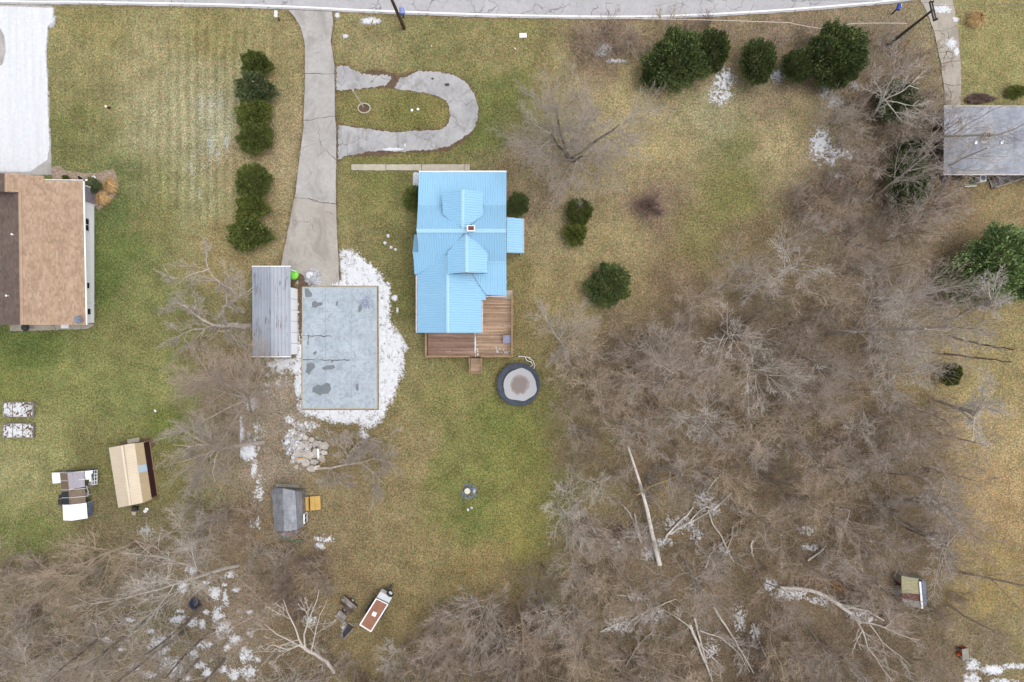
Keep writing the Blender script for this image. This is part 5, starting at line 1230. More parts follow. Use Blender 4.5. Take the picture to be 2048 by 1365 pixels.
sc = thing('board_stack', 'small stack of snow flecked boards between the cart and the trailer', 'board stack', P(688, 1228, 0)); c0 = P(676, 1219.5, .2)
for k in range(5): b = MB(); p_ = c0 + v1 * (k * .16); b.bar(p_ + u1 * rr5.uniform(0, .2), p_ + u1 * (1.5 - rr5.uniform(0, .4)), .14, .1 + .05 * (k % 2)); b.build('board', MAT['oldwood'], sc)
gt_ = thing('scrap_frame', 'dark plank frame holding snow at the lower left of the trailer', 'frame', P(698, 1256, 0))
for a_, c2_, w_ in (((697,1245.5), (707,1250), .08), ((707,1257), (688,1279), .16), ((695,1248), (683,1268), .12), ((688,1279), (681,1269), .1)): b = MB(); b.bar(P(*a_, .2), P(*c2_, .15), w_, .14); b.build('plank', MAT['oldwood'], gt_)
b = MB(); b.prism([P(696,1249,.08), P(706,1256,.08), P(689,1277,.08), P(684,1268,.08)], 0, .0); b.build('base_sheet', MAT['dark'], gt_)
b = MB(); b.bar(P(704, 1247, 1.2), P(719, 1252, 1.2), .04, .04); b.bar(P(704,1247,1.2), P(704,1247,0), .04); b.bar(P(719,1252,1.2), P(719,1252,0), .04); tag(b.build('pipe_rail', MAT['steel']), 'thin grey pipe rail at the back corner of the trailer', 'rail')

# ------------------------------------------------------------------ small things on the lawns
wl_ = thing('well_cap', 'round pale lid on a short concrete riser in the back lawn', 'well cap', P(937, 987, 0)); q = P(934.5, 982.8, .55)
b = MB(); b.lathe((q.x, q.y, 0), [(.36, 0), (.31, .08), (.29, .5)], 20); b.build('riser', MAT['bluegrey'], wl_); b = MB(); b.lathe((q.x, q.y, .5), [(.3, 0), (.3, .05), (.26, .08), (.01, .09)], 20); b.build('lid', MAT['lid'], wl_)
b = MB()
for i in range(90): a, d = rr5.uniform(0, 6.28), rr5.uniform(.3, .85); s_ = rr5.uniform(.07, .16); b.box((q.x + .12 + d * math.cos(a), q.y - .15 + d * math.sin(a), .04), (s_, s_ * .8, s_ * .7), rr5.uniform(0, 3))
o = b.build('stone', MAT['bluegrey'], wl_); o['kind'] = 'stuff'
snow_field('snow', (920, 970, 960, 1025), [(948,984,3,6,.8),(926,985,3,6,.3),(936,1020,2,3,.9),(943,1016,3,2.5,.9)], amp=1.2, res=.05, label='scraps of snow round the well lid', seed=60)
b = MB(); q = P(1046, 71, .1); b.box((q.x, q.y, .05), (.72, .44, .1), .03); b.box((q.x, q.y, .12), (.6, .34, .04), .03); tag(b.build('utility_box', MAT['white']), 'white rectangular utility cover on the lawn near the road', 'utility cover')
# flagpole with stone ring in the loop island
fp = thing('flagpole', 'thin white flagpole standing in the oval island of the loop drive', 'flagpole', P(728, 215, 0)); top = P(706, 181.5, 4.8); bs = P(728, 216, 0)
b = MB(); b.tube([bs, bs.lerp(top, .5), top], [.045, .035, .02], 8); b.build('pole', MAT['whitemetal'], fp); b = MB(); b.lathe(top, [(.01, -.05), (.05, 0), (.01, .05)], 8); b.build('finial', MAT['whitemetal'], fp)
sr = thing('stone_ring', 'ring of pale edging blocks round the foot of the flagpole', 'planter ring', P(728.5, 217, 0)); q = P(728.5, 217, .1)
for i in range(16): a = i * math.pi / 8; b = MB(); b.box((q.x + .6 * math.cos(a), q.y + .48 * math.sin(a), .09), (.2, .12, .18), a + math.pi / 2); b.build('block', MAT['walk'], sr)
b = MB(); b.lathe((q.x, q.y, .0), [(.52, 0), (.5, .06), (.01, .08)], 16); b.build('soil', MAT['dirt'], sr)
gf = thing('garden_flag', 'small striped garden flag on a white topped stake in the left lawn', 'flag', P(220, 219, 0)); a_, c2_ = P(225, 222, 0), P(210, 212.5, 1.25)
b = MB(); b.tube([a_, Vector((a_.x, a_.y, 1.2))], [.015] * 2, 6); b.build('stake', MAT['dark'], gf); b = MB(); b.box((P(218, 216, .8)), (.3, .02, .45), .6); b.build('banner', MAT['redsheet'], gf)
q = P(211, 213, 1.3); b = MB(); b.lathe((q.x, q.y, 1.25), [(.02, -.06), (.11, 0), (.08, .07), (.01, .1)], 12); b.build('finial', MAT['white'], gf); b = MB(); b.tube([Vector((a_.x, a_.y, 1.2)), Vector((q.x, q.y, 1.22))], [.012] * 2, 5); b.build('arm', MAT['dark'], gf)
for i, (x, y, m, lab, cat) in enumerate(((551.5, 28.5, 'whitemetal', 'grey mailbox on a post at the left corner of the main drive', 'mailbox'), (1798, 14, 'bluebox', 'bright blue mailbox with white flap at the top right road edge', 'mailbox'), (804, 22.5, 'mailblue', 'pale blue mailbox by the road next to the brown pole', 'mailbox'))):
    t = thing('mailbox', lab, cat, P(x, y + 4, 0), 'mailboxes along the road'); q = P(x, y, 1.2); rot = (0, -.25, 0)[i]
    b = MB(); b.box((q.x, q.y - .08, .52), (.1, .1, 1.04)); b.build('post', MAT['oldwood_dark'], t)
    w_ = (.3, .32, .55)[i]; b = MB(); k = 8; mm = Matrix.Rotation(rot, 3, 'Z'); vs = []
    for yy in (-.3, .3):
        vs += [mm @ Vector((w_ / 2 * math.cos(a), yy, .12 + w_ * .35 * math.sin(a))) for a in np.linspace(0, math.pi, k)] + [mm @ Vector((-w_ / 2, yy, -.05)), mm @ Vector((w_ / 2, yy, -.05))]
    vs = [Vector((q.x, q.y, 1.1)) + v for v in vs]; n_ = k + 2
    b.add(vs, [tuple(range(n_))[::-1], tuple(range(n_, 2 * n_))] + [(j, (j + 1) % n_, (j + 1) % n_ + n_, j + n_) for j in range(n_)]); b.build('box', MAT[m], t)
    b = MB(); b.box((q.x + w_ / 2 + .02, q.y + .1, 1.28), (.03, .3, .12), rot); b.build('flap', MAT['white'], t)
# utility poles
def pole(bx, by, tx, ty, h, r, mat, label, name='utility_pole'):
    t = thing(name, label, 'utility pole', P(bx, by, 0)); a, c = P(bx, by, 0), P(tx, ty, h)
    b = MB(); b.tube([a, a.lerp(c, .5), c], [r, r * .85, r * .65], 12); b.build('pole', mat, t); return t, a, c
ta, a0, a1 = pole(808.5, 57, 766, -40, 9.2, .17, MAT['polewood'], 'dark brown wooden utility pole beside the road above the loop drive')
tb_, b0, b1 = pole(1775, 92, 1866, 20, 7.4, .16, MAT['polegrey'], 'grey utility pole with two crossarms leaning over the top right driveway')
for (xa, ya_, xb, yb_, zz) in ((1859, 4, 1868, 43, 7.1), (1864, 4, 1872.5, 41, 7.35)):
    b = MB(); b.bar(P(xa, ya_, zz), P(xb, yb_, zz), .09, .11); cro = b.build('crossarm', MAT['polegrey'], tb_)
    for f_ in (.03, .97): q = P(xa, ya_, zz).lerp(P(xb, yb_, zz), f_); b = MB(); b.lathe((q.x, q.y, q.z + .05), [(.05, 0), (.09, .04), (.06, .1), (.09, .13), (.03, .2)], 8); b.build('insulator', MAT['dark'], cro)
b = MB(); b.bar(a1 + Vector((-1.1, 0, -.5)), a1 + Vector((1.1, 0, -.5)), .09, .11); b.build('crossarm', MAT['polewood'], ta)
for t_, foot, tp_, gx_, gy_, ux, uy in ((ta, a0, a1, 741, 58, 753, 45), (tb_, b0, b1, 1806, 98, 1812, 82)):
    g0 = P(gx_, gy_, 0); e_ = (tp_ - g0); b = MB(); b.tube([g0, g0 + e_ * .85], [.008] * 2, 5); go = b.build('guy_wire', MAT['steel'], t_)
    b = MB(); L_ = e_.length; b.tube([g0, g0 + e_ * (2.0 / L_)], [.05] * 2, 6); b.build('guy_guard', MAT['yellowguard'], go)
def wire(a, c, sag, r, label, mat=None, n=14):
    b = MB(); pts = [a.lerp(c, i / n) - Vector((0, 0, sag * 4 * (i / n) * (1 - i / n))) for i in range(n + 1)]; b.tube(pts, [r] * (n + 1), 5); tag(b.build('overhead_wire', mat or MAT['steel']), label, 'wire')
wire(a1 + Vector((.5, 0, -.4)), P(1860, 6, 7.2), .5, .012, 'overhead wire running between the two utility poles'); wire(P(1866, 12, 7.3), P(2300, -8, 7.4), .5, .012, 'overhead wire running right from the crossarmed pole')
b = MB(); pts = [(1120,35.5),(1250,37.5),(1400,40),(1500,43),(1580,46),(1612,53),(1640,57),(1670,53),(1705,47.5),(1760,46.5),(1814,47)]
b.tube([P(x, y, 3.0) for x, y in pts], [.035] * len(pts), 6); tag(b.build('service_cable', MAT['barkpale']), 'slack pale cable hung above the roadside brush at the top right', 'cable')

# ------------------------------------------------------------------ grey roofed neighbour house (right edge)
nh = thing('grey_shingled_house', 'low house with streaked grey shingle roof cut by the right edge', 'house', P(1980, 280, 0))
n1 = plane_px((1888,213,2.7), (2100,213,2.7), (1960,275.5,3.7)); n2 = plane_px((1888,349,2.7), (2100,349,2.7), (1960,275.5,3.7))
shingle_roof(n1, [(1888,213),(2180,213),(2180,275.5),(1888.5,275.5)], MAT['shinglegrey'], nh, .5, .2, seed=8); shingle_roof(n2, [(1888.5,275.5),(2180,275.5),(2180,349),(1887,349)], MAT['shinglegrey'], nh, .5, .2, seed=9)
cap(nh, n1.ray(1888.5, 275.5), n1.ray(2180, 275.5), MAT['shinglegrey'], .3, up=.03)
trim(P(1887, 212.3, 2.7), P(2180, 212.3, 2.7), .12, .12, 'gutter', -.02, MAT['walk'], nh); trim(P(1887, 349.6, 2.7), P(2180, 349.6, 2.7), .12, .12, 'gutter', -.02, MAT['fascia'], nh)
walls('wall', wpts(1888, 213, 2180, 349, 2.7, .8), 0, 2.6, MAT['greyboard'], nh)
for X_, t in ((P(1892, 275, 3).x + .7, (.12, 0, 0)),): gable('gable_wall', Vector((X_, P(1890, 218, 2.7).y, 2.55)), Vector((X_, P(1890, 344, 2.7).y, 2.55)), Vector((X_, P(1890, 275.5, 3.7).y, 3.6)), t, nh, MAT['greyboard'])
q = n1.ray(1967, 275); b = MB(); b.box((q.x, q.y, 3.9), (.45, .6, 1.0)); co = b.build('chimney', MAT['rubble'], nh); b = MB(); b.box((q.x, q.y, 4.41), (.3, .42, .04)); b.build('flue', MAT['dark'], co)
b = MB(); w_ = [n2.ray(*p) + Vector((0, 0, .05)) for p in ((1961,277),(1974,277),(1974,285),(1967,288),(1961,285))]; b.prism(w_, .02); b.build('flashing', MAT['fascia'], co)
for x in (1949.5, 2002): q = n2.ray(x, 286.5); b = MB(); b.box((q.x, q.y, q.z + .08), (.24, .24, .2)); b.build('roof_vent', MAT['white'], nh)
b = MB(); w_ = [n2.ray(*p) + Vector((0, 0, .06)) for p in ((1911,344),(1960,344),(1960,347.3),(1911,347.3))]; b.prism(w_, .05); b.build('snow_strip', MAT['snow'], nh)
ac = thing('air_conditioner', 'white boxy air conditioner below the grey shingled house', 'air conditioner', P(1966, 356, 0)); q = P(1967, 357, .8)
b = MB(); b.box((q.x, q.y, .4), (.6, .6, .76)); b.build('body', MAT['white'], ac); b = MB(); b.lathe((q.x, q.y, .78), [(.24, 0), (.24, .03), (.2, .04)], 16); b.build('fan_guard', MAT['bluegrey'], ac)
wr_ = thing('access_ramp', 'weathered grey wooden ramp rising towards the grey shingled house', 'ramp', P(2010, 358, 0)); A1, B1 = P(1981, 369, .15), P(2075, 338, .9); d_ = (B1 - A1); L_ = d_.length; d_.normalize(); n_ = Vector((-d_.y, d_.x, 0)).normalized()
for k in range(22): b = MB(); p_ = A1 + d_ * (L_ * k / 22 + .1); b.bar(p_ - n_ * .4, p_ + n_ * .4, .2, .03); b.build('board', MAT['oldwood'], wr_)
for s_ in (-.45, .45):
    b = MB(); b.bar(A1 + n_ * s_ + Vector((0, 0, .5)), B1 + n_ * s_ + Vector((0, 0, .5)), .1, .06); b.build('rail', MAT['oldwood'], wr_)
    for f_ in (.02, .25, .5, .75): p_ = A1 + d_ * L_ * f_ + n_ * s_; b = MB(); b.bar(Vector((p_.x, p_.y, 0)), p_ + Vector((0, 0, .5)), .08); b.build('post', MAT['oldwood_dark'], wr_)
for (x, y, w_, h_, lab) in ((1889, 360, .55, .7, 'pale square paving stone left below the grey shingled house'), (1913, 356, .9, .5, 'larger dull paving stone below the grey shingled house')):
    q = P(x, y); b = MB(); b.box((q.x, q.y, .04), (w_, h_, .1)); tag(b.build('paving_stone', MAT['bluegrey'] if w_ < .6 else MAT['oldwood_dark']), lab, 'paving stone')
b = MB(); b.tube([P(1945 + (5 - i * .06) * math.cos(i * .5), 366 + (5 - i * .06) * math.sin(i * .5), .05 + i * .002) for i in range(48)], [.025] * 48, 5); tag(b.build('garden_hose', MAT['hose']), 'coiled green hose below the grey shingled house', 'hose')
for (x0, y0, x1, y1, lab) in ((1871, 220.5, 1871.3, 231, 'short white stake left of the grey shingled house'), (1860, 356.5, 1874, 355.5, 'thin white rod lying left of the grey shingled house'), (1930, 373.5, 1953, 372, 'thin white rod lying under the coiled green hose')):
    b = MB(); b.tube([P(x0, y0, .3), P(x1, y1, .3)], [.04] * 2, 6); b.box(P(x0, y0, .15), (.05, .05, .3)); tag(b.build('white_rod', MAT['white']), lab, 'rod')

# ------------------------------------------------------------------ small hut and boxes in the right wood
hu = thing('patchwork_hut', 'tiny hut roofed with cream, red and grey sheets in the right wood', 'hut', P(1820, 1175, 0))
zh = 1.35
h1 = plane_px((1803,1152,zh), (1805,1200,zh), (1840,1190,zh - .05)); h2 = plane_px((1839,1165,zh - .1), (1842,1216,zh - .1), (1853,1190,.75))
for pl_, pts_, m_ in ((h1, [(1803,1152),(1837,1159),(1839.5,1189),(1803.5,1186)], 'cream'), (h1, [(1803.5,1186.3),(1839.5,1189.3),(1840.5,1203.5),(1804,1196.5)], 'redsheet'), (h1, [(1804,1196.8),(1840.5,1203.8),(1842,1217),(1810,1210.5),(1805,1201)], 'greysheet'), (h2, [(1843,1160),(1852,1164),(1853.5,1210),(1845.5,1215)], 'bluegrey')):
    metal_roof('roof_sheet', pl_, pts_, MAT[m_], hu, .3, .05, .02)
trim(P(1839, 1163, zh), P(1843.5, 1217, zh), .18, .08, 'fascia', .06, MAT['white'], hu)
def vwall(pa, pb, z1, z0, mat):
    a_, b_ = P(*pa, z1), P(*pb, z1); d_ = (b_ - a_).normalized(); n_ = Vector((-d_.y, d_.x, 0)) * .05; b = MB()
    q_ = [a_, b_, Vector((b_.x, b_.y, z0)), Vector((a_.x, a_.y, z0))]; b.add(q_ + [v + n_ for v in q_], [(0, 1, 2, 3), (7, 6, 5, 4), (0, 4, 5, 1), (1, 5, 6, 2), (2, 6, 7, 3), (3, 7, 4, 0)]); return b.build('wall_sheet', MAT[mat], hu)
vwall((1803.2,1152.5), (1803.4,1169), zh - .06, 0, 'greyboard'); vwall((1803.4,1169.3), (1803.8,1183), zh - .06, 0, 'redsheet'); vwall((1803.8,1183.3), (1805,1200), zh - .06, 0, 'greysheet')
vwall((1852,1160), (1803.4,1152.3), zh - .06, 0, 'greyboard'); vwall((1805,1200.5), (1842.5,1216.5), zh - .06, 0, 'greysheet'); vwall((1842.5,1216.5), (1853,1210.5), .7, 0, 'greysheet'); vwall((1853,1210), (1852,1164), .7, 0, 'greysheet')

ob = thing('plywood_table', 'grey board topped low table near the bottom right corner', 'table', P(1931, 1311, 0)); tp4 = [P(1924,1299,.7), P(1937,1297,.7), P(1938.5,1318,.7), P(1925.5,1322.5,.7)]
b = MB(); b.prism(tp4, .06); b.build('top', MAT['greyboard'], ob)
for v in tp4: b = MB(); q = v.lerp(P(1931, 1310, .7), .15); b.box((q.x, q.y, .32), (.07, .07, .64)); b.build('leg', MAT['oldwood_dark'], ob)
for i, (x, y, lab) in enumerate(((1926.5, 1296.5, 'bright orange bucket above the grey board table'), (1918, 1309.5, 'tipped orange bucket left of the grey board table'))):
    t = thing('bucket', lab, 'bucket', P(x, y, 0), 'orange buckets'); q = P(x, y, .2); b = MB(); 
    if i == 0: b.lathe((q.x, q.y, 0), [(.15, 0), (.19, .36), (.2, .38), (.17, .37), (.13, .05), (.01, .04)], 16, False)
    else: b.tube([(q.x - .2, q.y, .17), (q.x + .2, q.y + .05, .19)], [.15, .19], 14)
    b.build('pail', MAT['orange'], t); b = MB(); b.tube([(q.x + .2 * math.cos(a), q.y + .2 * math.sin(a), .3 + .1 * math.sin(a)) for a in np.linspace(0, math.pi, 9)], [.012] * 9, 5); b.build('handle', MAT['steel'], t)
q = P(1936, 1303, .8); b = MB(); b.lathe((q.x + .25, q.y, 0), [(.05, 0), (.09, .2), (.05, .4)], 10); tag(b.build('orange_cone', MAT['orange']), 'small orange piece at the right side of the grey board table', 'cone')
# dark tub in the bottom left wood
b = MB(); q = P(390, 1207, .3); b.lathe((q.x, q.y, 0), [(.4, 0), (.52, .5), (.56, .52), (.48, .5), (.3, .2), (.01, .18)], 16, False); tag(b.build('plastic_tub', MAT['navy']), 'dark navy round tub on the floor of the bottom left wood', 'tub')
for x, y, w_, lab in ((311, 822, .25, 'small white scrap lying on the lawn above the tan shed'), (410, 1000 - 9, .22, 'pale stone on the brown grass right of the tan shed'), (863, 93, .12, 'tiny white marker on the lawn above the loop drive'), (1030, 98, .16, 'white peg on the lawn below the utility cover')):
    q = P(x, y); b = MB(); b.box((q.x, q.y, .06), (w_ * .5, w_, .12), .5, Matrix.Rotation(.2, 3, 'X')); tag(b.build('white_scrap' if 'scrap' in lab else 'stone' if 'stone' in lab else 'marker', MAT['white'] if 'stone' not in lab else MAT['walk']), lab, 'scrap' if 'scrap' in lab else 'stone' if 'stone' in lab else 'marker')
for x, y, lab in ((824, 221, 'left one of two white stones on the bare spot in the loop island'), (836, 219, 'right one of two white stones on the bare spot in the loop island')):
    q = P(x, y); b = MB(); b.lathe((q.x, q.y, 0), [(.12, 0), (.14, .05), (.08, .1), (.01, .12)], 8); tag(b.build('stone', MAT['white']), lab, 'stone')

# ------------------------------------------------------------------ vegetation
def unit(v): return v / (np.linalg.norm(v) + 1e-9)
def rot_off(d, ang, az, rng):
    a = np.array([0, 0, 1.0]) if abs(d[2]) < 0.9 else np.array([1.0, 0, 0])
    x = unit(np.cross(d, a)); y = np.cross(d, x)
    return unit(d * math.cos(ang) + (x * math.cos(az) + y * math.sin(az)) * math.sin(ang))

class Twigs:
    """grows tapering limbs; level 0 goes to the trunk mesh, the rest to the crown mesh"""
    def __init__(s, seed, spec):
        s.rng = np.random.default_rng(seed); s.spec = spec; s.trunk = MB(); s.crown = MB()
    def limb(s, p, d, L, r, lev, mb=None):
        sp = s.spec[lev]; rng = s.rng; n = sp['seg']
        pts = [np.array(p, float)]; d = unit(np.array(d, float)); dirs = [d]
        for i in range(n):
            d = unit(d + rng.normal(0, sp['wob'], 3) + np.array([0, 0, sp['trop']])); pts.append(pts[-1] + d * L / n); dirs.append(d)
        rad = [max(sp.get('rmin', .009), r * (1 - (1 - sp['tip']) * i / n)) for i in range(n + 1)]
        (mb or (s.trunk if lev == 0 else s.crown)).tube(pts, rad, sp['k'], cap=lev <= 1)
        s.children(pts, dirs, rad, L, lev)
    def children(s, pts, dirs, rad, L, lev, count=None, t0=None):
        if lev + 1 >= len(s.spec): return
        sp = s.spec[lev]; rng = s.rng; n = len(pts) - 1
        nc = count or max(1, int(round(sp['n'] * rng.uniform(.8, 1.2)))); az = rng.uniform(0, 6.28)
        for k in range(nc):
            t = (t0 if t0 is not None else sp['t0']) + (1 - (t0 if t0 is not None else sp['t0'])) * (k + rng.uniform(0, 1)) / nc
            i = min(n - 1, int(t * n)); f = t * n - i
            q = pts[i] * (1 - f) + pts[i + 1] * f; az += 2.4 + rng.uniform(-.5, .5)
            dd = rot_off(dirs[i], sp['ang'] * rng.uniform(.7, 1.3), az, rng)
            l2 = L * sp['ratio'] * rng.uniform(.65, 1.25) * (1 - sp['short'] * t)
            s.limb(q, dd, max(.2, l2), rad[i] * sp['rr'], lev + 1)
        if lev > 0 and rng.random() < .8: s.limb(pts[-1], dirs[-1], L * sp['ratio'] * .8, rad[-1], lev + 1)

def spec(n0=9, n1=6, n2=6, n3=4, a0=.9, a1=.6, trop=.05, wob=.055, r0=.55, thin=.0085):
    return [dict(seg=6, wob=.05, trop=.02, tip=.35, k=8, n=n0, t0=.3, ang=a0, ratio=r0, short=.45, rr=.45),
            dict(seg=6, wob=wob, trop=trop, tip=.25, k=5, n=n1, t0=.15, ang=a1, ratio=.55, short=.35, rr=.5, rmin=thin * 1.7),
            dict(seg=4, wob=wob * 1.2, trop=trop, tip=.4, k=3, n=n2, t0=.1, ang=.55, ratio=.55, short=.3, rr=.55, rmin=thin * 1.3),
            dict(seg=3, wob=wob * 1.2, trop=.02, tip=.5, k=3, n=n3, t0=.1, ang=.55, ratio=.6, short=.2, rr=.6, rmin=thin),
            dict(seg=2, wob=.12, trop=0, tip=.5, k=3, n=0, t0=0, ang=.6, ratio=.5, short=0, rr=.6, rmin=thin * .8)]

def mesh_of(mb, name, mat):
    me = bpy.data.meshes.new(name); me.from_pydata(mb.v, [], mb.f); me.materials.append(mat); me.update()
    return me

def tree_proto(seed, h, tr, sp, lean=(0, 0), stems=1, spread=.35, mat='bark'):
    T = Twigs(seed, sp)
    for k in range(stems):
        a = 2 * math.pi * k / max(1, stems) + T.rng.uniform(-.4, .4); s_ = spread if stems > 1 else .04
        T.limb((0, 0, -.1), (lean[0] + s_ * math.cos(a), lean[1] + s_ * math.sin(a), 1), h * T.rng.uniform(.85, 1.1), tr, 0)
    return mesh_of(T.trunk, 'trunk', MAT[mat]), mesh_of(T.crown, 'crown', MAT[mat])

def shrub_proto(seed, h, n, mat, sp=None, spread=.6):
    T = Twigs(seed, sp or [dict(seg=4, wob=.14, trop=.04, tip=.4, k=4, n=6, t0=.2, ang=.5, ratio=.5, short=.3, rr=.6, rmin=.010),
                           dict(seg=3, wob=.16, trop=.03, tip=.5, k=3, n=5, t0=.15, ang=.6, ratio=.5, short=.3, rr=.6, rmin=.009),
                           dict(seg=2, wob=.18, trop=.0, tip=.5, k=3, n=0, t0=.2, ang=.5, ratio=.5, short=.3, rr=.6, rmin=.008)])
    for k in range(n):
        a = T.rng.uniform(0, 6.28); s_ = spread * math.sqrt(T.rng.random())
        T.limb((.3 * s_ * math.cos(a), .3 * s_ * math.sin(a), -.05), (s_ * math.cos(a), s_ * math.sin(a), 1), h * T.rng.uniform(.6, 1.05), .022, 0, T.crown)
    return mesh_of(T.crown, 'stems', MAT[mat])

rng = np.random.default_rng(77)
TREES = [tree_proto(1, 9.5, .15, spec(9, 6, 5, 3)), tree_proto(2, 8.5, .13, spec(8, 6, 6, 3, .8, .65)), tree_proto(3, 11, .17, spec(10, 6, 5, 3, .7, .7, .08)),
         tree_proto(4, 8, .11, spec(9, 6, 5, 3, 1.0, .8, .03, .09)), tree_proto(5, 7.5, .10, spec(7, 6, 5, 3, .75), stems=2, spread=.3), tree_proto(6, 10, .16, spec(8, 7, 5, 3, .85, .75, .1, .09)),
         tree_proto(7, 12, .18, spec(9, 6, 5, 4, .6, .6, .1), lean=(.12, .05)), tree_proto(8, 7, .09, spec(8, 6, 4, 3, .9, .8, .02, .09), stems=3, spread=.35)]
SHRUBS = [shrub_proto(21, 2.6, 9, 'brush'), shrub_proto(22, 2.1, 12, 'brush', spread=.9), shrub_proto(23, 3.2, 8, 'brush', spread=.5), shrub_proto(24, 1.7, 14, 'brush', spread=1.1)]

def place_tree(meshes, px, py, sc, rz, mat, label, group=None, name='bare_tree', tilt=(0, 0), cat='tree', zs=1.0, mat2=None):
    t = thing(name, label, cat, P(px, py, 0), group); t.rotation_euler = (tilt[0], tilt[1], rz); t.scale = (sc, sc, sc * zs)
    for me, nm in zip(meshes, ('trunk', 'crown')):
        o = link_mesh(nm, me, t)
        if mat: o.material_slots[0].link = 'OBJECT'; o.material_slots[0].material = MAT[mat2 if mat2 and nm == 'crown' else mat]
    return t
def place_shrub(me, px, py, sc, rz, mat, label, group=None, zs=1.0, name='bare_shrub'):
    o = link_mesh(name, me, None, P(px, py, 0)); o.rotation_euler = (0, 0, rz); o.scale = (sc, sc, sc * zs)
    o.material_slots[0].link = 'OBJECT'; o.material_slots[0].material = MAT[mat]
    return tag(o, label, 'shrub', group)

# ---- evergreens: thousands of small sprays through a lumpy crown, on a short trunk
def evergreen_mesh(seed, n=5200, L=.30, lobes=5, inner=.45, flat=0.0, cone=0.0):
    r = np.random.default_rng(seed)
    u = r.normal(size=(n, 3)); u[:, 2] = np.abs(u[:, 2]) - .35 * r.random(n); u /= np.linalg.norm(u, axis=1)[:, None]
    ld = r.normal(size=(lobes * 4, 3)); ld /= np.linalg.norm(ld, axis=1)[:, None]
    w = np.max(np.clip(u @ ld.T, 0, 1) ** 10, axis=1)
    R = .66 + .36 * w + .06 * np.sin(9 * u[:, 0] + 7 * u[:, 1] + seed) + .05 * np.sin(23 * u[:, 0] - 19 * u[:, 1]) + .10 * (r.random(n) ** 4)
    if cone: R *= 1 - cone * np.clip(u[:, 2], 0, 1) * .0
    f = inner + (1 - inner) * r.random(n) ** .45
    c = u * (R * f)[:, None]; c[:, 2] = c[:, 2] * .5 + .5
    if cone: k = np.clip(1 - cone * np.clip(c[:, 2] - .25, 0, 1), .1, 1); c[:, 0] *= k; c[:, 1] *= k
    # unit crown: radius 1, height 0..1 ; spray direction outward and up
    d = u * .8 + np.array([0, 0, .35]) + r.normal(size=(n, 3)) * .45; d /= np.linalg.norm(d, axis=1)[:, None]
    s_ = np.cross(d, np.array([0, 0, 1.0]) + .55 * r.normal(size=(n, 3))); s_ /= np.linalg.norm(s_, axis=1)[:, None]
    l = L * r.uniform(.6, 1.3, n)[:, None]; wd = l * .24
    up = np.cross(s_, d)
    V = np.stack([c - d * l * .4, c + s_ * wd + up * wd * .3, c + d * l * .6, c - s_ * wd + up * wd * .3], 1).reshape(-1, 3)
    F = np.arange(n * 4).reshape(n, 4)
    return V, F
EVV = [evergreen_mesh(100 + i, 12000 if i < 4 else 20000, .105 if i < 4 else .07, 5 + i, cone=(.0, .0, .0, .75, .0, .0)[i]) for i in range(6)]
def ev_mesh_obj(V, F, mat, rx, ry, h, name):
    W = V.copy(); W[:, 0] *= rx; W[:, 1] *= ry; W[:, 2] *= h
    return W, F
EV_ME = {}
for i, (V, F) in enumerate(EVV):
    me = bpy.data.meshes.new('foliage'); me.vertices.add(len(V)); me.vertices.foreach_set('co', V.astype(np.float32).ravel()); me.loops.add(F.size); me.loops.foreach_set('vertex_index', F.astype(np.int32).ravel())
    me.polygons.add(len(F)); me.polygons.foreach_set('loop_start', np.arange(0, F.size, 4, dtype=np.int32)); me.update(calc_edges=True); me.materials.append(MAT['yew']); EV_ME[i] = me
tk = MB(); tk.tube([(0, 0, -.05), (.02, .01, .4), (0, .02, .8)], [.09, .07, .03], 7); TRK = mesh_of(tk, 'trunk', MAT['barkdark'])
def evergreen(px, py, wx, wy, h, mat, label, var=0, group=None, name='evergreen_shrub', cat='shrub', rz=None, lobes=()):
    zc = h * .45; c = P(px, py, zc); t = thing(name, label, cat, (c.x, c.y, 0), group)
    k = (H - zc) / H * S
    r_ = random.Random(int(px * 7 + py))
    for j, (dx, dy, sx_, sy_, sz) in enumerate(((0, 0, 1, 1, 1),) + tuple(lobes)):
        o = link_mesh('foliage', EV_ME[(var + j) % 6], t, (dx * k, -dy * k, 0)); o.scale = (wx / 2 * k * sx_ * 1.04, wy / 2 * k * sy_ * 1.04, h * sz)
        o.material_slots[0].link = 'OBJECT'; o.material_slots[0].material = MAT[mat]
        o2 = link_mesh('trunk', TRK, t, (dx * k, -dy * k, 0)); o2.scale = (1, 1, h * sz * .9)
    return t
G1 = 'clipped evergreens in a row beside the main driveway'
evergreen(516, 131, 62, 60, 2.6, 'yew', 'topmost dark green evergreen in the upper row left of the driveway', 0, G1)
evergreen(514, 179, 80, 70, 3.0, 'yewgrey', 'grey green evergreen, second from the top in the row left of the driveway', 1, G1)
evergreen(511, 230, 72, 68, 2.8, 'yewolive', 'olive bronze evergreen, third from the top in the row left of the driveway', 2, G1)
evergreen(511, 278, 72, 66, 2.8, 'yew', 'lowest evergreen of the upper four left of the driveway', 4, G1)
evergreen(508, 366, 76, 72, 2.8, 'yew', 'top evergreen of the lower three left of the driveway', 5, G1)
evergreen(508, 416, 66, 62, 2.7, 'yewolive', 'middle evergreen of the lower three left of the driveway', 0, G1)
evergreen(502, 467, 88, 74, 2.9, 'yew', 'widest evergreen at the foot of the row, above the grey metal shed', 1, G1)
evergreen(829, 398, 42, 50, 1.7, 'yew', 'dark shrub half hidden under the left eave of the blue roof', 2)
evergreen(1034, 411, 46, 50, 1.9, 'cedar', 'dark round shrub against the right side of the blue roofed house', 4)
evergreen(1157, 425, 54, 54, 2.4, 'yew', 'upper evergreen of a pair on the lawn right of the blue house', 5)
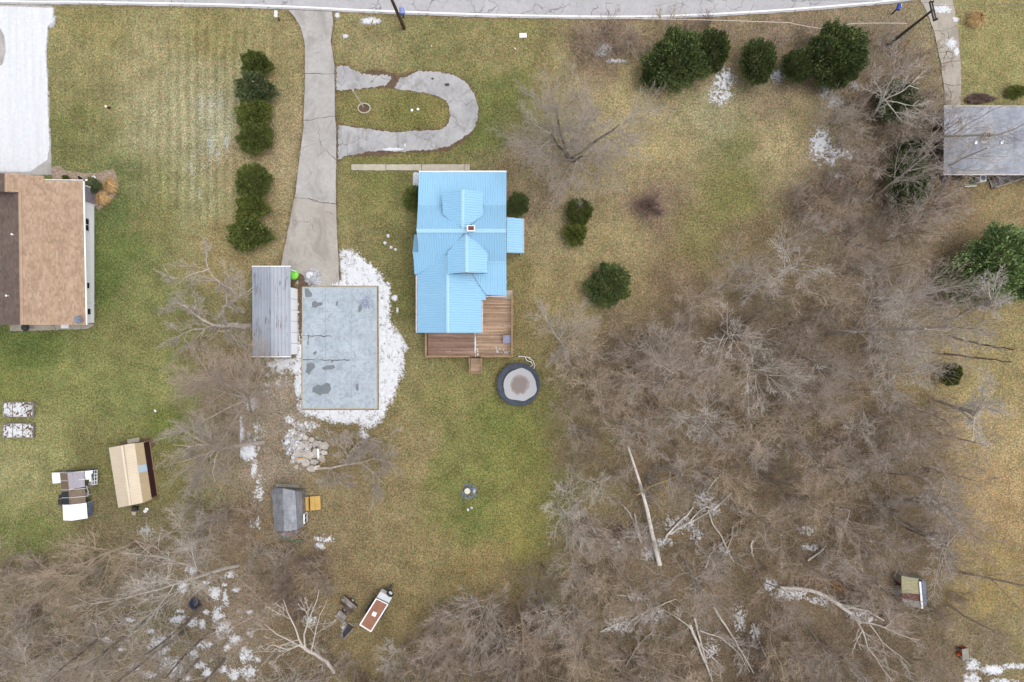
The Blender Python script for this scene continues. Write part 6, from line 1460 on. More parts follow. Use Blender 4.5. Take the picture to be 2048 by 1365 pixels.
evergreen(1151, 470, 60, 56, 2.6, 'yewolive', 'lower pointed evergreen of a pair on the lawn right of the blue house', 3, rz=0)
evergreen(1214, 572, 88, 88, 3.0, 'cedar', 'large round dark evergreen at the edge of the right wood', 4)
evergreen(1352, 124, 130, 118, 4.6, 'cedar', 'largest roadside evergreen, left of the three at the top right', 4, None, 'evergreen_tree', 'tree', lobes=((68, -18, .52, .72, .95), (-38, 22, .5, .5, .7)))
evergreen(1512, 127, 70, 88, 3.8, 'cedar', 'smallest roadside evergreen, middle of the three at the top right', 5, None, 'evergreen_tree', 'tree')
evergreen(1662, 112, 132, 112, 5.0, 'cedar', 'broad roadside evergreen, right of the three at the top right', 4, None, 'evergreen_tree', 'tree', lobes=((-66, 18, .48, .55, .7), (12, 36, .6, .5, .8)))
evergreen(1792, 205, 96, 84, 3.2, 'yewgrey', 'dull evergreen under pale bare branches left of the grey house', 1, None, 'evergreen_tree', 'tree')
evergreen(1812, 362, 76, 120, 3.8, 'cedar', 'tall dark evergreen in the thicket below left of the grey house', 5, None, 'evergreen_tree', 'tree', lobes=((6, -60, .7, .5, .9),))
evergreen(1902, 328, 28, 30, 1.6, 'yewolive', 'little evergreen against the left end of the grey house', 0)
evergreen(1992, 530, 164, 150, 6.5, 'pine', 'bright green pine at the right edge below the grey house', 4, None, 'pine_tree', 'tree', lobes=((-52, 34, .6, .6, .7), (62, 28, .6, .6, .9)))
evergreen(1899, 748, 52, 56, 2.8, 'yewolive', 'small olive evergreen at the right edge of the wood', 3)
evergreen(188, 371, 34, 34, .9, 'yewgrey', 'low green shrub between the planter and the plume grasses', 1)
evergreen(2032, 184, 40, 26, .9, 'yewolive', 'low clipped shrub above the grey shingled house', 2)
evergreen(1960, 197, 60, 20, .6, 'purple', 'low brown leafless hedge along the top of the grey shingled house', 1)
evergreen(132, 356, 14, 12, .6, 'yew', 'tiny dark green shrub in the gravel bed beside the drive', 0)

# ---- plume grasses
def plume(px, py, r_px, label, seed):
    t = thing('plume_grass', label, 'ornamental grass', P(px, py, 0), 'tan plume grasses'); rr = np.random.default_rng(seed); b = MB(); c = P(px, py, .5); R = r_px * S
    for i in range(420):
        a, e = rr.uniform(0, 6.28), rr.uniform(.15, 1.0); l = R * rr.uniform(.75, 1.15); w = .018
        d = np.array([math.cos(a) * e, math.sin(a) * e, 0]); p0 = np.array([c.x, c.y, 0]) + d * .12; p1 = p0 + d * l * .5 + [0, 0, 1.1 * (1.2 - e * .5)]; p2 = p0 + d * l + [0, 0, 1.0 * (1.25 - e)]
        s_ = np.array([-math.sin(a), math.cos(a), 0]) * w
        b.add([p0 - s_, p0 + s_, p1 + s_ * 1.3, p1 - s_ * 1.3, p2], [(0, 1, 2, 3), (3, 2, 4)])
    b.build('blades', MAT['plume'], t)
plume(221, 371, 19, 'upper tan plume grass clump at the corner of the tan house', 1); plume(206, 397, 18, 'lower tan plume grass clump at the corner of the tan house', 2); plume(1953, 38, 22, 'tan plume grass clump beside the top right driveway', 3)

# ---- trees that stand out, each built for its place
BIGT = tree_proto(31, 9.5, .17, spec(9, 8, 7, 5, .95, .6, .07, .07, .62, .007), stems=4, spread=.38, mat='barkdark')
place_tree(BIGT, 1140, 318, 1.0, 2.2, 'barkdark', 'large many stemmed bare tree on the lawn right of the blue house', mat2='bark')
MULT = tree_proto(32, 8.0, .12, spec(8, 7, 6, 4, .7, .5, .06, .05, .55, .006), stems=7, spread=.6, mat='bark')
place_tree(MULT, 497, 797, 1.0, 1.2, 'bark', 'wide bare many stemmed tree left of the frosted concrete pad', mat2='barkbrown')
place_tree(tree_proto(33, 8.5, .16, spec(10, 7, 6, 4, .95, .6, .05, .07, .55)), 1125, 702, 1.0, 2.0, 'bark', 'bare grey tree just right of the round trampoline')
place_tree(TREES[2], 1180, 770, .75, 1.0, 'barkbrown', 'smaller bare brownish tree below right of the trampoline')
place_tree(tree_proto(34, 12.5, .24, spec(12, 7, 6, 4, .8, .6, .05, .08, .55)), 1655, 668, 1.0, .3, 'bark', 'tallest bare grey tree in the upper part of the right wood')
place_shrub(shrub_proto(35, 1.7, 40, 'purple', spread=1.0), 1298, 417, 1.0, 0, 'purple', 'low purple brown twiggy shrub alone on the right lawn')
place_shrub(shrub_proto(36, 2.9, 8, 'brush', spread=.9), 1590, 420, 1.1, .5, 'bark', 'thin pale sapling on the right lawn below the lacy snow')

def skeleton_tree(name, label, limbs, seed, mat='bark', twig=(5, 4, 3, 2), base=None, group=None, thin=.010, cat='tree', lens=1.0):
    """limbs: list of (points [(px,py,z)...], r0, r1); the first is the trunk"""
    b0_ = P(*limbs[0][0][0][:2], limbs[0][0][0][2]); t = thing(name, label, cat, (b0_.x, b0_.y, 0), group)
    T = Twigs(seed, spec(0, twig[1], twig[2], twig[3], thin=thin))
    for li, (pts, r0, r1) in enumerate(limbs):
        W_ = [np.array(P(*p)) for p in pts]
        # resample with a little wander
        out = [W_[0]]
        for a, c in zip(W_, W_[1:]):
            m = max(2, int(np.linalg.norm(c - a) / .7))
            for j in range(1, m + 1): out.append(a + (c - a) * j / m + T.rng.normal(0, .04, 3) * (j < m))
        n = len(out); rad = [r0 + (r1 - r0) * i / (n - 1) for i in range(n)]
        (T.trunk if li == 0 else T.crown).tube(out, rad, 8 if li == 0 else 6)
        dirs = [unit(out[min(n - 1, i + 1)] - out[max(0, i - 1)]) for i in range(n)]
        Lh = sum(np.linalg.norm(out[i + 1] - out[i]) for i in range(n - 1))
        T.spec[1]['ratio'] = .5
        sv = T.spec[1]['n']; T.spec[1]['n'] = twig[1]
        for k in range(int(twig[0] * (1 if li else .4) * max(1, Lh / 3))):
            tt = T.rng.uniform(.15 if li else .5, 1); i = min(n - 2, int(tt * (n - 1)))
            dd = rot_off(dirs[i], T.rng.uniform(.5, 1.1), T.rng.uniform(0, 6.28), T.rng); dd[2] = abs(dd[2]) * .6
            T.limb(out[i], dd, lens * T.rng.uniform(.9, 2.2), max(.02, rad[i] * .45), 1)
    T.trunk.build('trunk', MAT[mat], t)
    T.crown.build('crown', MAT[mat], t)
    return t
skeleton_tree('bare_tree', 'crooked pale bare tree leaning out from the left side of the grey shed', [
    ([(512,652,0),(490,653,1.2),(465,650,2.6),(443,652,4.0)], .34, .2),
    ([(450,652,3.6),(446,630,5),(447,614,5.8),(462,607,6.2),(474,598,6.8),(473,588,7.2),(462,578,7.8),(440,566,8.4)], .17, .07),
    ([(440,566,8.4),(428,556,8.6),(418,540,9),(412,520,9.2),(412,492,9.2)], .08, .03), ([(418,538,9),(395,545,9.2),(368,558,9.3),(352,570,9)], .06, .02), ([(474,598,6.8),(487,588,7.2),(505,575,7.6)], .07, .03),
    ([(441,652,4),(425,650,4.8),(405,640,5.6),(385,625,6.3),(370,612,6.8),(355,605,7),(338,612,7)], .14, .04), ([(385,660,5.6),(365,668,6),(350,676,6)], .05, .02), ([(430,651,4.5),(410,658,5),(385,660,5.6)], .09, .05),
    ([(440,655,4),(436,662,4.6),(455,662,5),(470,658,5.5)], .07, .03), ([(455,660,5),(470,680,5.5),(482,698,5.5)], .05, .02), ([(400,636,5.7),(392,610,6.5),(388,590,7)], .05, .02)], 41, 'bark', (4, 5, 5, 3), thin=.0085)
skeleton_tree('bare_tree', 'bare tree leaning left with its smooth grey trunk below the grey shed', [
    ([(526,885,0),(500,887,1.6),(470,893,3.2),(445,898,4.8)], .22, .14), ([(445,898,4.8),(420,890,6),(395,878,7),(370,862,7.8),(352,850,8)], .12, .03), ([(445,898,4.8),(418,905,6),(390,915,7),(360,925,7.6)], .11, .03),
    ([(440,899,5),(430,918,6),(425,945,6.6),(430,965,6.8)], .08, .02), ([(430,894,5.4),(405,870,6.6),(390,845,7.2)], .07, .02), ([(415,890,6.2),(380,893,7.2),(345,890,8)], .07, .02), ([(420,904,6),(400,930,6.8),(385,950,7)], .06, .02)], 42, 'bark', (5, 6, 5, 4), thin=.0075)
skeleton_tree('fallen_treetop', 'grey leafless treetop lying right of the rubble pile', [
    ([(636,938,.4),(660,937,.8),(690,930,1.3),(720,926,1.8)], .13, .07), ([(690,930,1.3),(700,905,2.0),(718,885,2.5),(760,876,2.6),(784,874,2.6)], .07, .02), ([(720,926,1.8),(745,918,2.2),(775,922,2.4),(790,932,2.2)], .06, .02),
    ([(700,928,1.4),(690,900,2),(680,893,2.4)], .05, .02), ([(720,926,1.8),(745,945,2),(770,970,2)], .05, .02), ([(660,937,.8),(670,955,1.4),(690,975,1.6)], .05, .02)], 43, 'bark', (8, 5, 5, 3), thin=.008)
skeleton_tree('bare_tree', 'stark pale bare tree with forked limbs left of the white trailer', [
    ([(668,1345,0),(655,1325,2.2),(630,1308,4.2),(610,1298,5.6)], .2, .14), ([(610,1298,5.6),(598,1280,6.4),(590,1255,7.2),(575,1225,7.8),(566,1198,8)], .1, .02), ([(612,1299,5.5),(608,1270,6.6),(618,1240,7.2),(634,1200,7.6),(638,1180,7.6)], .09, .02),
    ([(608,1297,5.7),(585,1285,6.4),(555,1270,7),(528,1248,7.2)], .08, .02), ([(622,1304,4.8),(630,1270,6),(640,1230,6.6),(655,1200,6.8)], .07, .02), ([(600,1290,6),(575,1300,6.8),(545,1290,7.2),(530,1300,7.2)], .06, .02)], 44, 'barkpale', (2, 3, 2, 2))
skeleton_tree('bare_tree', 'bright silvery bare branches over the dull evergreen left of the grey house', [
    ([(1745,232,0),(1752,222,2),(1762,205,4.2)], .15, .11), ([(1762,205,4.2),(1772,180,5.4),(1785,158,6.4),(1800,130,7)], .08, .02), ([(1764,203,4.4),(1790,190,5.6),(1818,172,6.4),(1838,178,6.6)], .08, .02), ([(1766,202,4.4),(1795,205,5.4),(1825,212,6),(1840,200,6.2)], .07, .02), ([(1764,204,4.2),(1760,180,5.4),(1748,160,6)], .06, .02), ([(1770,200,4.4),(1790,225,5),(1805,245,5)], .05, .02)], 45, 'barkpale', (4, 4, 3, 2))
skeleton_tree('bare_tree', 'mossy bare limb of a tree reaching right across the grey shingled roof', [
    ([(1838,282,0),(1848,280,2.2),(1862,278,4.4),(1890,273,6.6)], .17, .13), ([(1890,273,6.6),(1930,272,7),(1970,271,7.2),(2000,269,7.3),(2030,258,7.4),(2055,246,7.4)], .11, .03), ([(1905,272,6.8),(1930,252,7.2),(1960,236,7.5),(1985,220,7.7),(2030,205,7.8)], .06, .02), ([(1888,274,6.6),(1905,262,7),(1925,256,7)], .04, .02), ([(1990,270,7.2),(2010,280,7.2),(2030,288,7.2)], .03, .012), ([(1930,252,7.2),(1940,230,7.5),(1950,212,7.6)], .03, .012)], 46, 'barkdark', (1.6, 2, 2, 2), thin=.008)
EDGE = [((1905,640), (1990,590), 'white barked bare tree leaning right over the pine at the right edge', 'barkpale', 51), ((1868,800), (1965,832), 'long limbed bare tree leaning right onto the tan field', 'barkpale', 52), ((1770,1012), (1890,985), 'grey bare tree leaning right above the patchwork hut', 'bark', 53),
        ((1800,1040), (1905,1095), 'long grey bare tree leaning down right beside the patchwork hut', 'bark', 54), ((1900,672), (2030,700), 'two slim dark trunks leaning right below the pine', 'barkdark', 55)]
for (bx_, by_), (tx_, ty_), lab, mat, sd in EDGE:
    rr = random.Random(sd); mx, my = (bx_ + tx_) / 2, (by_ + ty_) / 2; dx, dy = tx_ - bx_, ty_ - by_
    L_ = [([(bx_, by_, 0), (bx_ + dx * .3, by_ + dy * .3, 3), (mx, my, 5.5)], .17, .12)]
    for k in range(5):
        o1_, o2_ = rr.uniform(-.3, .3), rr.uniform(-.6, .6); L_.append(([(mx, my, 5.4), (mx + dx * .35 - dy * o1_ * .6, my + dy * .35 + dx * o1_ * .6, 8), (tx_ + dx * rr.uniform(-.2, .2) - dy * o2_, ty_ + dx * o2_, 10)], .09, .02))
    if sd == 55: L_ = [([(bx_, by_, 0), (1960, 690, 4), (tx_, ty_, 9)], .11, .06), ([(1890, 708, 0), (1950, 716, 4), (2025, 724, 8)], .1, .05)]
    skeleton_tree('bare_tree', lab, L_, sd, mat, (2.2, 5, 4, 3) if sd != 55 else (.4, 2, 2, 2))

# ---- fallen logs
def log(pts, r0, r1, mat, label, name='fallen_log', limbs=(), snow=False, twigs=0, seed=0):
    t = thing(name, label, 'log', P(pts[0][0], pts[0][1], 0)); b = MB(); W_ = [P(*p) for p in smooth_line(pts, 4)] if len(pts[0]) == 2 else [P(*p) for p in pts]
    rr = random.Random(seed); n = len(W_); zz = [(w.z if len(pts[0]) == 3 else .25) for w in W_]
    W_ = [Vector((w.x + rr.uniform(-.04, .04), w.y + rr.uniform(-.04, .04), z_)) for w, z_ in zip(W_, zz)]
    b.tube(W_, [r0 + (r1 - r0) * i / (n - 1) for i in range(n)], 8); b.build('trunk', MAT[mat], t)
    for lp_, a, c, m in limbs:
        b = MB(); b.tube([P(*p) for p in lp_], [a + (c - a) * i / (len(lp_) - 1) for i in range(len(lp_))], 6); b.build('limb', MAT[m], t)
    if twigs:
        T = Twigs(seed, spec(0, 4, 3, 2))
        for k in range(twigs):
            i = rr.randrange(n // 2, n); T.limb(np.array(W_[i]), (rr.uniform(-1, 1), rr.uniform(-1, 1), rr.uniform(.1, .6)), rr.uniform(1, 2.4), .03, 1)
        T.crown.build('twigs', MAT[mat if mat != 'logpale' else 'bark'], t)['kind'] = 'stuff'
    return t
log([(1320,1131,.5),(1311,1098,.6),(1303,1062,.8),(1294,1020,1.1),(1287,990,1.4),(1278,962,1.7),(1268,930,2.0),(1256,893,2.4)], .25, .09, 'logpale', 'long barkless pale trunk fallen through the middle of the right wood', limbs=[([(1289,985,1.4),(1297,975,1.7),(1320,966,2),(1345,957,2.2),(1372,942,2.4),(1392,930,2.5)], .10, .03, 'logmoss'), ([(1288,982,1.4),(1274,991,1.5)], .1, .05, 'splinter'), ([(1336,960,2.1),(1330,985,2),(1310,1008,1.8)], .05, .02, 'logmoss')], twigs=6, seed=1)
LOGS = [([(1232,1188),(1262,1192),(1298,1197)], .1, .06, 'logpale', 'whitened level log above the two snowy logs at the bottom of the wood'), ([(1258,1262),(1275,1240),(1298,1212)], .09, .05, 'logpale', 'steep whitened log crossing the pale bottom log'), ([(1285,1235),(1300,1226),(1318,1220)], .08, .05, 'logpale', 'stubby whitened log right of the pale bottom log'),
 ([(1425,1212),(1450,1250),(1475,1290),(1505,1345)], .16, .08, 'barkpale', 'long grey white trunk slanting down to the bottom edge of the photo'), ([(1388,1235),(1402,1290),(1425,1368)], .15, .1, 'barkpale', 'straight grey white trunk running off the bottom edge of the photo'), ([(1250,1330),(1275,1290),(1305,1262)], .08, .05, 'barkpale', 'thin grey log slanting near the bottom edge left of the grey white trunks'),
 ([(1380,1040),(1402,1018),(1425,1008)], .08, .05, 'logpale', 'thin whitened log above the two logs beside the long trunk'), ([(1652,1160),(1668,1172),(1690,1180)], .1, .05, 'splinter', 'short split log with fresh wood above the uprooted tree'), ([(1392,1020),(1395,1050),(1390,1085)], .07, .05, 'bark', 'thin dark grey log left of the curved pale log'), ([(1242,1075),(1270,1072),(1298,1075)], .1, .08, 'barkpale', 'second level log across the foot of the long trunk'), ([(1281,1085),(1272,1060),(1262,1032),(1245,1010)], .14, .07, 'logpale', 'snow whitened log left of the long pale trunk'), ([(1279,1073),(1273,1050),(1268,1026)], .13, .1, 'logpale', 'short whitened log touching the long pale trunk on its left'),
        ([(1330,1074),(1350,1050),(1372,1030),(1385,1014)], .14, .08, 'logpale', 'upper of two whitened logs right of the long pale trunk'), ([(1337,1068),(1365,1050),(1402,1032),(1440,1005),(1462,985)], .14, .05, 'barkpale', 'lower longer log right of the long pale trunk'),
        ([(1232,1065),(1262,1063),(1300,1064)], .15, .12, 'bark', 'short log lying level across the foot of the long pale trunk'), ([(1415,1020),(1425,1048),(1440,1070),(1452,1095),(1466,1122)], .12, .07, 'barkpale', 'curved pale log in the middle of the right wood'),
        ([(1465,1052),(1460,1080),(1445,1110),(1432,1128)], .1, .06, 'bark', 'forked grey log beside the curved pale log'), ([(1503,1080),(1501,1095),(1504,1112)], .11, .1, 'logpale', 'short upright lying pale log right of the curved log'), ([(1410,1134),(1416,1118),(1420,1105)], .1, .07, 'barkpale', 'short pale log below the curved log'),
        ([(1410,985),(1428,962),(1440,948)], .09, .06, 'logpale', 'small whitened log above the two snowy logs'), ([(1614,1120),(1635,1105),(1650,1092)], .12, .08, 'logpale', 'small whitened log in the lower right wood'), ([(1685,1062),(1692,1040),(1698,1018)], .08, .05, 'barkpale', 'thin pale stub in the lower right wood'),
        ([(1262,1240),(1290,1222),(1330,1205),(1350,1196)], .13, .06, 'barkpale', 'pale log near the bottom middle of the right wood'), ([(1200,1262),(1225,1250),(1255,1240)], .1, .07, 'logpale', 'snow whitened log at the bottom middle of the photo'),
        ([(1504,1245),(1512,1270),(1525,1300),(1537,1325)], .1, .05, 'logpale', 'thin whitened log at the bottom of the right wood'), ([(1640,742),(1690,748),(1735,750),(1762,749)], .12, .1, 'barkdark', 'dark snapped trunk with split end in the upper right wood')]
for i, (pts, r0, r1, m, lab) in enumerate(LOGS):
    lm = [([(1762,749,.5),(1772,744,.6)], .08, .03, 'splinter'), ([(1760,750,.5),(1770,757,.5)], .07, .02, 'splinter')] if 'snapped' in lab else ()
    log(pts, r0 * .78, r1 * .7, m, lab, limbs=lm, twigs=5, seed=10 + i)
skeleton_tree('fallen_tree', 'big uprooted pale tree lying across the lower right wood', [
    ([(1560,1176,.5),(1590,1177,.6),(1620,1181,.7),(1650,1192,.8),(1680,1212,.9),(1700,1226,1),(1722,1246,1)], .2, .17), ([(1700,1226,1),(1725,1245,1.6),(1760,1252,2),(1800,1270,2.4),(1840,1280,2.6)], .11, .03), ([(1705,1230,1),(1725,1262,1.8),(1735,1295,2.2),(1760,1330,2.4),(1785,1362,2.5)], .1, .03),
    ([(1740,1250,1.7),(1765,1285,2),(1800,1312,2.2),(1820,1330,2.3)], .06, .02), ([(1720,1255,1.5),(1712,1275,1.8),(1722,1300,2)], .05, .02), ([(1770,1256,2),(1790,1235,2.4),(1812,1224,2.5)], .05, .02), ([(1668,1204,.9),(1700,1215,1.1),(1735,1222,1.2),(1768,1242,1.3)], .12, .06)], 61, 'barkpale', (2.2, 4, 3, 2))
skeleton_tree('fallen_tree', 'pale forked dead tree lying at the bottom of the right wood', [
    ([(1380,1250,.5),(1395,1285,.6),(1408,1320,.8),(1420,1350,1)], .15, .08), ([(1395,1285,.6),(1420,1310,1.2),(1450,1340,1.5)], .07, .02), ([(1385,1262,.5),(1360,1240,1),(1330,1222,1.4)], .07, .02), ([(1400,1262,.7),(1440,1275,1.2),(1480,1310,1.5),(1500,1345,1.6)], .07, .02)], 62, 'barkpale', (2.4, 4, 3, 2))

# ---- the woods: every tree its own object, sharing a few meshes
WOOD_R = FLOOR_R
OPEN = [(300,1190),(390,1125),(500,1135),(560,1230),(540,1400),(230,1400),(240,1290)]
LOGL = [(1320,1131,1256,893),(1281,1085,1245,1010),(1330,1074,1385,1014),(1337,1068,1440,1005),(1415,1020,1466,1122),(1560,1176,1722,1246),(1722,1246,1790,1360),(1725,1246,1840,1280),(1262,1240,1350,1196),(1200,1262,1255,1240),(1503,1080,1504,1112),(1425,1212,1505,1345),(1388,1235,1425,1368)]
def near_log(x, y, d):
    for x0, y0, x1, y1 in LOGL:
        t = max(0, min(1, ((x - x0) * (x1 - x0) + (y - y0) * (y1 - y0)) / ((x1 - x0) ** 2 + (y1 - y0) ** 2)))
        if math.hypot(x - x0 - t * (x1 - x0), y - y0 - t * (y1 - y0)) < d: return True
    return False
WOOD_L = FLOOR_L
THICK = [(1120,62),(1290,52),(1500,60),(1700,62),(1830,66),(1862,150),(1880,230),(1880,400),(1870,480),(1760,470),(1570,455),(1560,400),(1650,350),(1690,310),(1665,250),(1700,195),(1600,110),(1450,90),(1290,110),(1190,110)]
def scatter(poly, dmin, n_try, seed, dens=None):
    r = random.Random(seed); xs = [p[0] for p in poly]; ys = [p[1] for p in poly]; out = []
    pts = [(r.uniform(min(xs), max(xs)), r.uniform(min(ys), max(ys))) for _ in range(n_try)]
    ok = in_poly(np.array([p[0] for p in pts]), np.array([p[1] for p in pts]), poly)
    for (x, y), k in zip(pts, ok):
        if k and all((x - a) ** 2 + (y - c) ** 2 > dmin * dmin for a, c in out): out.append((x, y))
    return out
ZONES = [(lambda x, y: x < 760, 'bare trees of the bottom left wood'), (lambda x, y: y > 1140 and x < 1200, 'bare trees right of the trailer'), (lambda x, y: y > 1140 and x < 1560, 'bare trees at the bottom of the right wood'),
         (lambda x, y: y > 1140, 'bare trees round the patchwork hut'), (lambda x, y: x < 1330 and y > 860, 'bare trees left of the fallen trunk'), (lambda x, y: x < 1330, 'bare trees near the round evergreen'),
         (lambda x, y: y > 860 and x < 1600, 'bare trees in the middle of the right wood'), (lambda x, y: y > 860, 'bare trees beside the tan field'), (lambda x, y: x < 1600 and y > 470, 'bare trees below the right lawn'),
         (lambda x, y: y > 430, 'bare trees near the pine'), (lambda x, y: True, 'bare trees of the roadside thicket')]
MARKS = [(1037,770,'the round trampoline'),(1214,572,'the large round evergreen'),(1320,1131,'the foot of the long trunk'),(1256,893,'the tip of the long trunk'),(1440,1070,'the curved pale log'),(1820,1175,'the patchwork hut'),(1640,1190,'the uprooted pale tree'),
         (1700,748,'the snapped dark trunk'),(1655,668,'the tallest grey tree'),(1899,748,'the small olive evergreen'),(1985,530,'the bright green pine'),(1931,1311,'the grey board table'),(748,1225,'the white cargo trailer'),(390,1207,'the navy plastic tub'),(268,950,'the tan metal shed'),
         (148,980,'the chicken run'),(580,1020,'the old grey shed'),(1408,1310,'the forked dead tree'),(1960,280,'the grey shingled house'),(1775,92,'the grey utility pole'),(1352,124,'the largest roadside evergreen'),(1662,112,'the broad roadside evergreen'),(1512,127,'the smallest roadside evergreen'),
         (1812,362,'the tall thicket evergreen'),(1298,417,'the low purple shrub'),(1590,420,'the thin pale sapling'),(937,987,'the well lid'),(668,1345,'the stark forked tree'),(75,1197,'the round snow spot'),(1385,1014,'the two whitened logs')]
USED = {}
def placed_label(kind, x, y, sc):
    for d, mx, my, nm in sorted((math.hypot(x - a, y - c), a, c, n) for a, c, n in MARKS)[:4]:
        lab, done = one_label(kind, x, y, sc, d, mx, my, nm)
        if done: break
    USED[lab] = 1
    return lab
def one_label(kind, x, y, sc, d, mx, my, nm):
    ang = math.degrees(math.atan2(my - y, x - mx)) % 360
    way = ('right of', 'upper right of', 'above', 'upper left of', 'left of', 'lower left of', 'below', 'lower right of')[int((ang + 22.5) // 45) % 8]
    far = 'close' if d < 50 else 'some way' if d < 110 else 'well' if d < 190 else 'far'
    size = 'small ' if sc < .72 else 'medium ' if sc < .88 else 'tall ' if sc < 1.05 else 'wide '
    for lab in (kind + ' ' + far + ' ' + way + ' ' + nm, size + kind + ' ' + far + ' ' + way + ' ' + nm):
        if lab not in USED: return lab, True
    return lab, False
KIND = {'bark': 'grey bare tree', 'barkpale': 'pale silvery bare tree', 'barkbrown': 'brownish bare tree', 'barkdark': 'dark bare tree', 'barktan': 'tan twigged bare tree'}
def zone(x, y):
    for f, g in ZONES:
        if f(x, y): return g
rt = random.Random(5)
WT = scatter(WOOD_R, 47, 2600, 3); LT = scatter(WOOD_L, 58, 900, 4); KT = scatter([(1640,200),(1720,215),(1850,250),(1870,430),(1780,460),(1700,400)], 55, 300, 6)
for (x, y) in WT + LT + KT:
    if near_log(x, y, 34) or math.hypot(x - 1820, y - 1175) < 66 or math.hypot(x - 1655, y - 668) < 60 or math.hypot(x - 1925, y - 1310) < 75 or math.hypot(x - 1890, y - 748) < 88 or math.hypot(x - 1205, y - 590) < 92: continue
    if in_poly(np.array([x]), np.array([y]), OPEN)[0]: continue
    m = rt.choices(['bark', 'barkpale', 'barkbrown', 'barktan', 'barkdark'], [3.2, 1.6, 4.6, 2.6, .8])[0]
    g = zone(x, y); v = rt.randrange(8); sc = rt.uniform(.55, .95) * (1.05 if x < 760 else 1)
    place_tree(TREES[v], x, y, sc, rt.uniform(0, 6.28), m, placed_label(KIND[m], x, y, sc), g, tilt=(rt.uniform(-.13, .13), rt.uniform(-.13, .13)))
# dark slim trunks of the bottom left wood that show their whole length
for i, (x, y, s_) in enumerate(((402,1212,1.15),(372,1262,1.2),(428,1262,1.1),(330,1210,1.0),(450,1318,1.1),(250,1235,1.1),(395,1320,1.15),(120,1290,1.0))):
    place_tree(TREES[(2, 6)[i % 2]], x, y, s_ * .92, i * 1.3, 'barkdark', placed_label('dark trunked bare tree', x, y, 1), 'dark trunked trees over the snow patches', mat2='bark')
SK = {'brush': 'grey brown leafless shrub', 'barkbrown': 'brown leafless shrub', 'barktan': 'tan leafless shrub', 'purple': 'purple brown leafless shrub', 'bark': 'grey leafless shrub'}
SH = scatter(WOOD_R, 33, 2000, 13)[:150] + scatter(WOOD_L, 46, 900, 14)[:30] + scatter(THICK, 28, 1100, 15)[:85] + scatter([(740,1400),(740,1335),(800,1295),(870,1235),(960,1195),(1060,1170),(1080,1400)], 27, 400, 18)[:48] + scatter([(625,1290),(690,1240),(720,1290),(780,1380),(640,1390)], 28, 100, 19)[:9] + scatter([(440,1000),(560,1050),(640,1090),(660,1180),(600,1220),(500,1120)], 30, 200, 16)[:16] + scatter([(560,1120),(640,1110),(720,1180),(700,1250),(600,1240)], 27, 100, 20)[:11]
for (x, y) in SH:
    if math.hypot(x - 1820, y - 1178) < 30 or math.hypot(x - 1925, y - 1310) < 42 or math.hypot(x - 1899, y - 748) < 36 or near_log(x, y, 22) or math.hypot(x - 700, y - 1225) < 62 or in_poly(np.array([x]), np.array([y]), OPEN)[0]: continue
    m = rt.choices(['brush', 'barkbrown', 'barktan', 'purple', 'bark'], [4, 3, 2, 2, 2])[0]; g = zone(x, y); sc = rt.uniform(.65, 1.25)
    place_shrub(SHRUBS[rt.randrange(4)], x, y, sc, rt.uniform(0, 6.28), m, placed_label(SK[m], x, y, sc), g.replace('bare trees', 'leafless shrubs'), zs=.85)
for i, (x, y) in enumerate(((1874,232),(1876,256),(1872,282),(1877,306),(1868,332),(1880,345),(1866,240),(1862,300))):
    place_shrub(SHRUBS[i % 4], x, y, .95, i * 1.1, ('brush', 'barkbrown', 'purple')[i % 3], ('topmost', 'second from top', 'third from top', 'fifth from top', 'seventh from top', 'lowest', 'leftmost upper', 'leftmost middle')[i] + ' leafless shrub along the end wall of the grey shingled house', 'leafless shrubs at the end wall of the grey house')
for i, (x, y) in enumerate(((1165,90),(1185,110),(1245,85),(1262,100))):
    place_shrub(SHRUBS[i % 4], x, y, 1.1, i * 1.7, 'barktan', ('leftmost', 'lower left', 'upper right', 'rightmost')[i] + ' tan leafless shrub left of the largest roadside evergreen', 'tan shrubs left of the largest roadside evergreen')
for i, (x, y) in enumerate(((425,1040),(400,1005),(455,1020))):
    place_shrub(SHRUBS[2], x, y, 1.3, i * 2.1, 'bark', ('middle', 'upper left', 'right') [i] + ' grey leafless shrub between the tan shed and the old grey shed', 'grey shrubs between the two small sheds')

# ---- undergrowth, fallen leaves and grass blades: too many to count
def in_any(px, py, polys):
    r = np.zeros(px.shape, bool)
    for p in polys: r |= in_poly(px, py, p)
    return r
HARD = [DRIVE, PADRECT, [(500,530),(600,530),(600,716),(500,716)], [(0,340),(192,340),(192,662),(0,662)], RD, [(1860,208),(2060,208),(2060,352),(1860,352)], [(836,345),(1014,345),(1030,716),(850,716),(834,660)], LOOP, [(-200,0),(104,0),(104,345),(-200,345)],
        [(702,328),(941,328),(941,342),(702,342)]]
def road_y(px): return np.interp(px, [p[0] for p in rl], [p[1] for p in rl])
def field(n, seed, x0=-60, x1=2110, y0=-10, y1=1400):
    r = np.random.default_rng(seed); px, py = r.uniform(x0, x1, n), r.uniform(y0, y1, n)
    ok = ~in_any(px, py, HARD) & (py > road_y(px) + 2)
    return r, px, py, ok
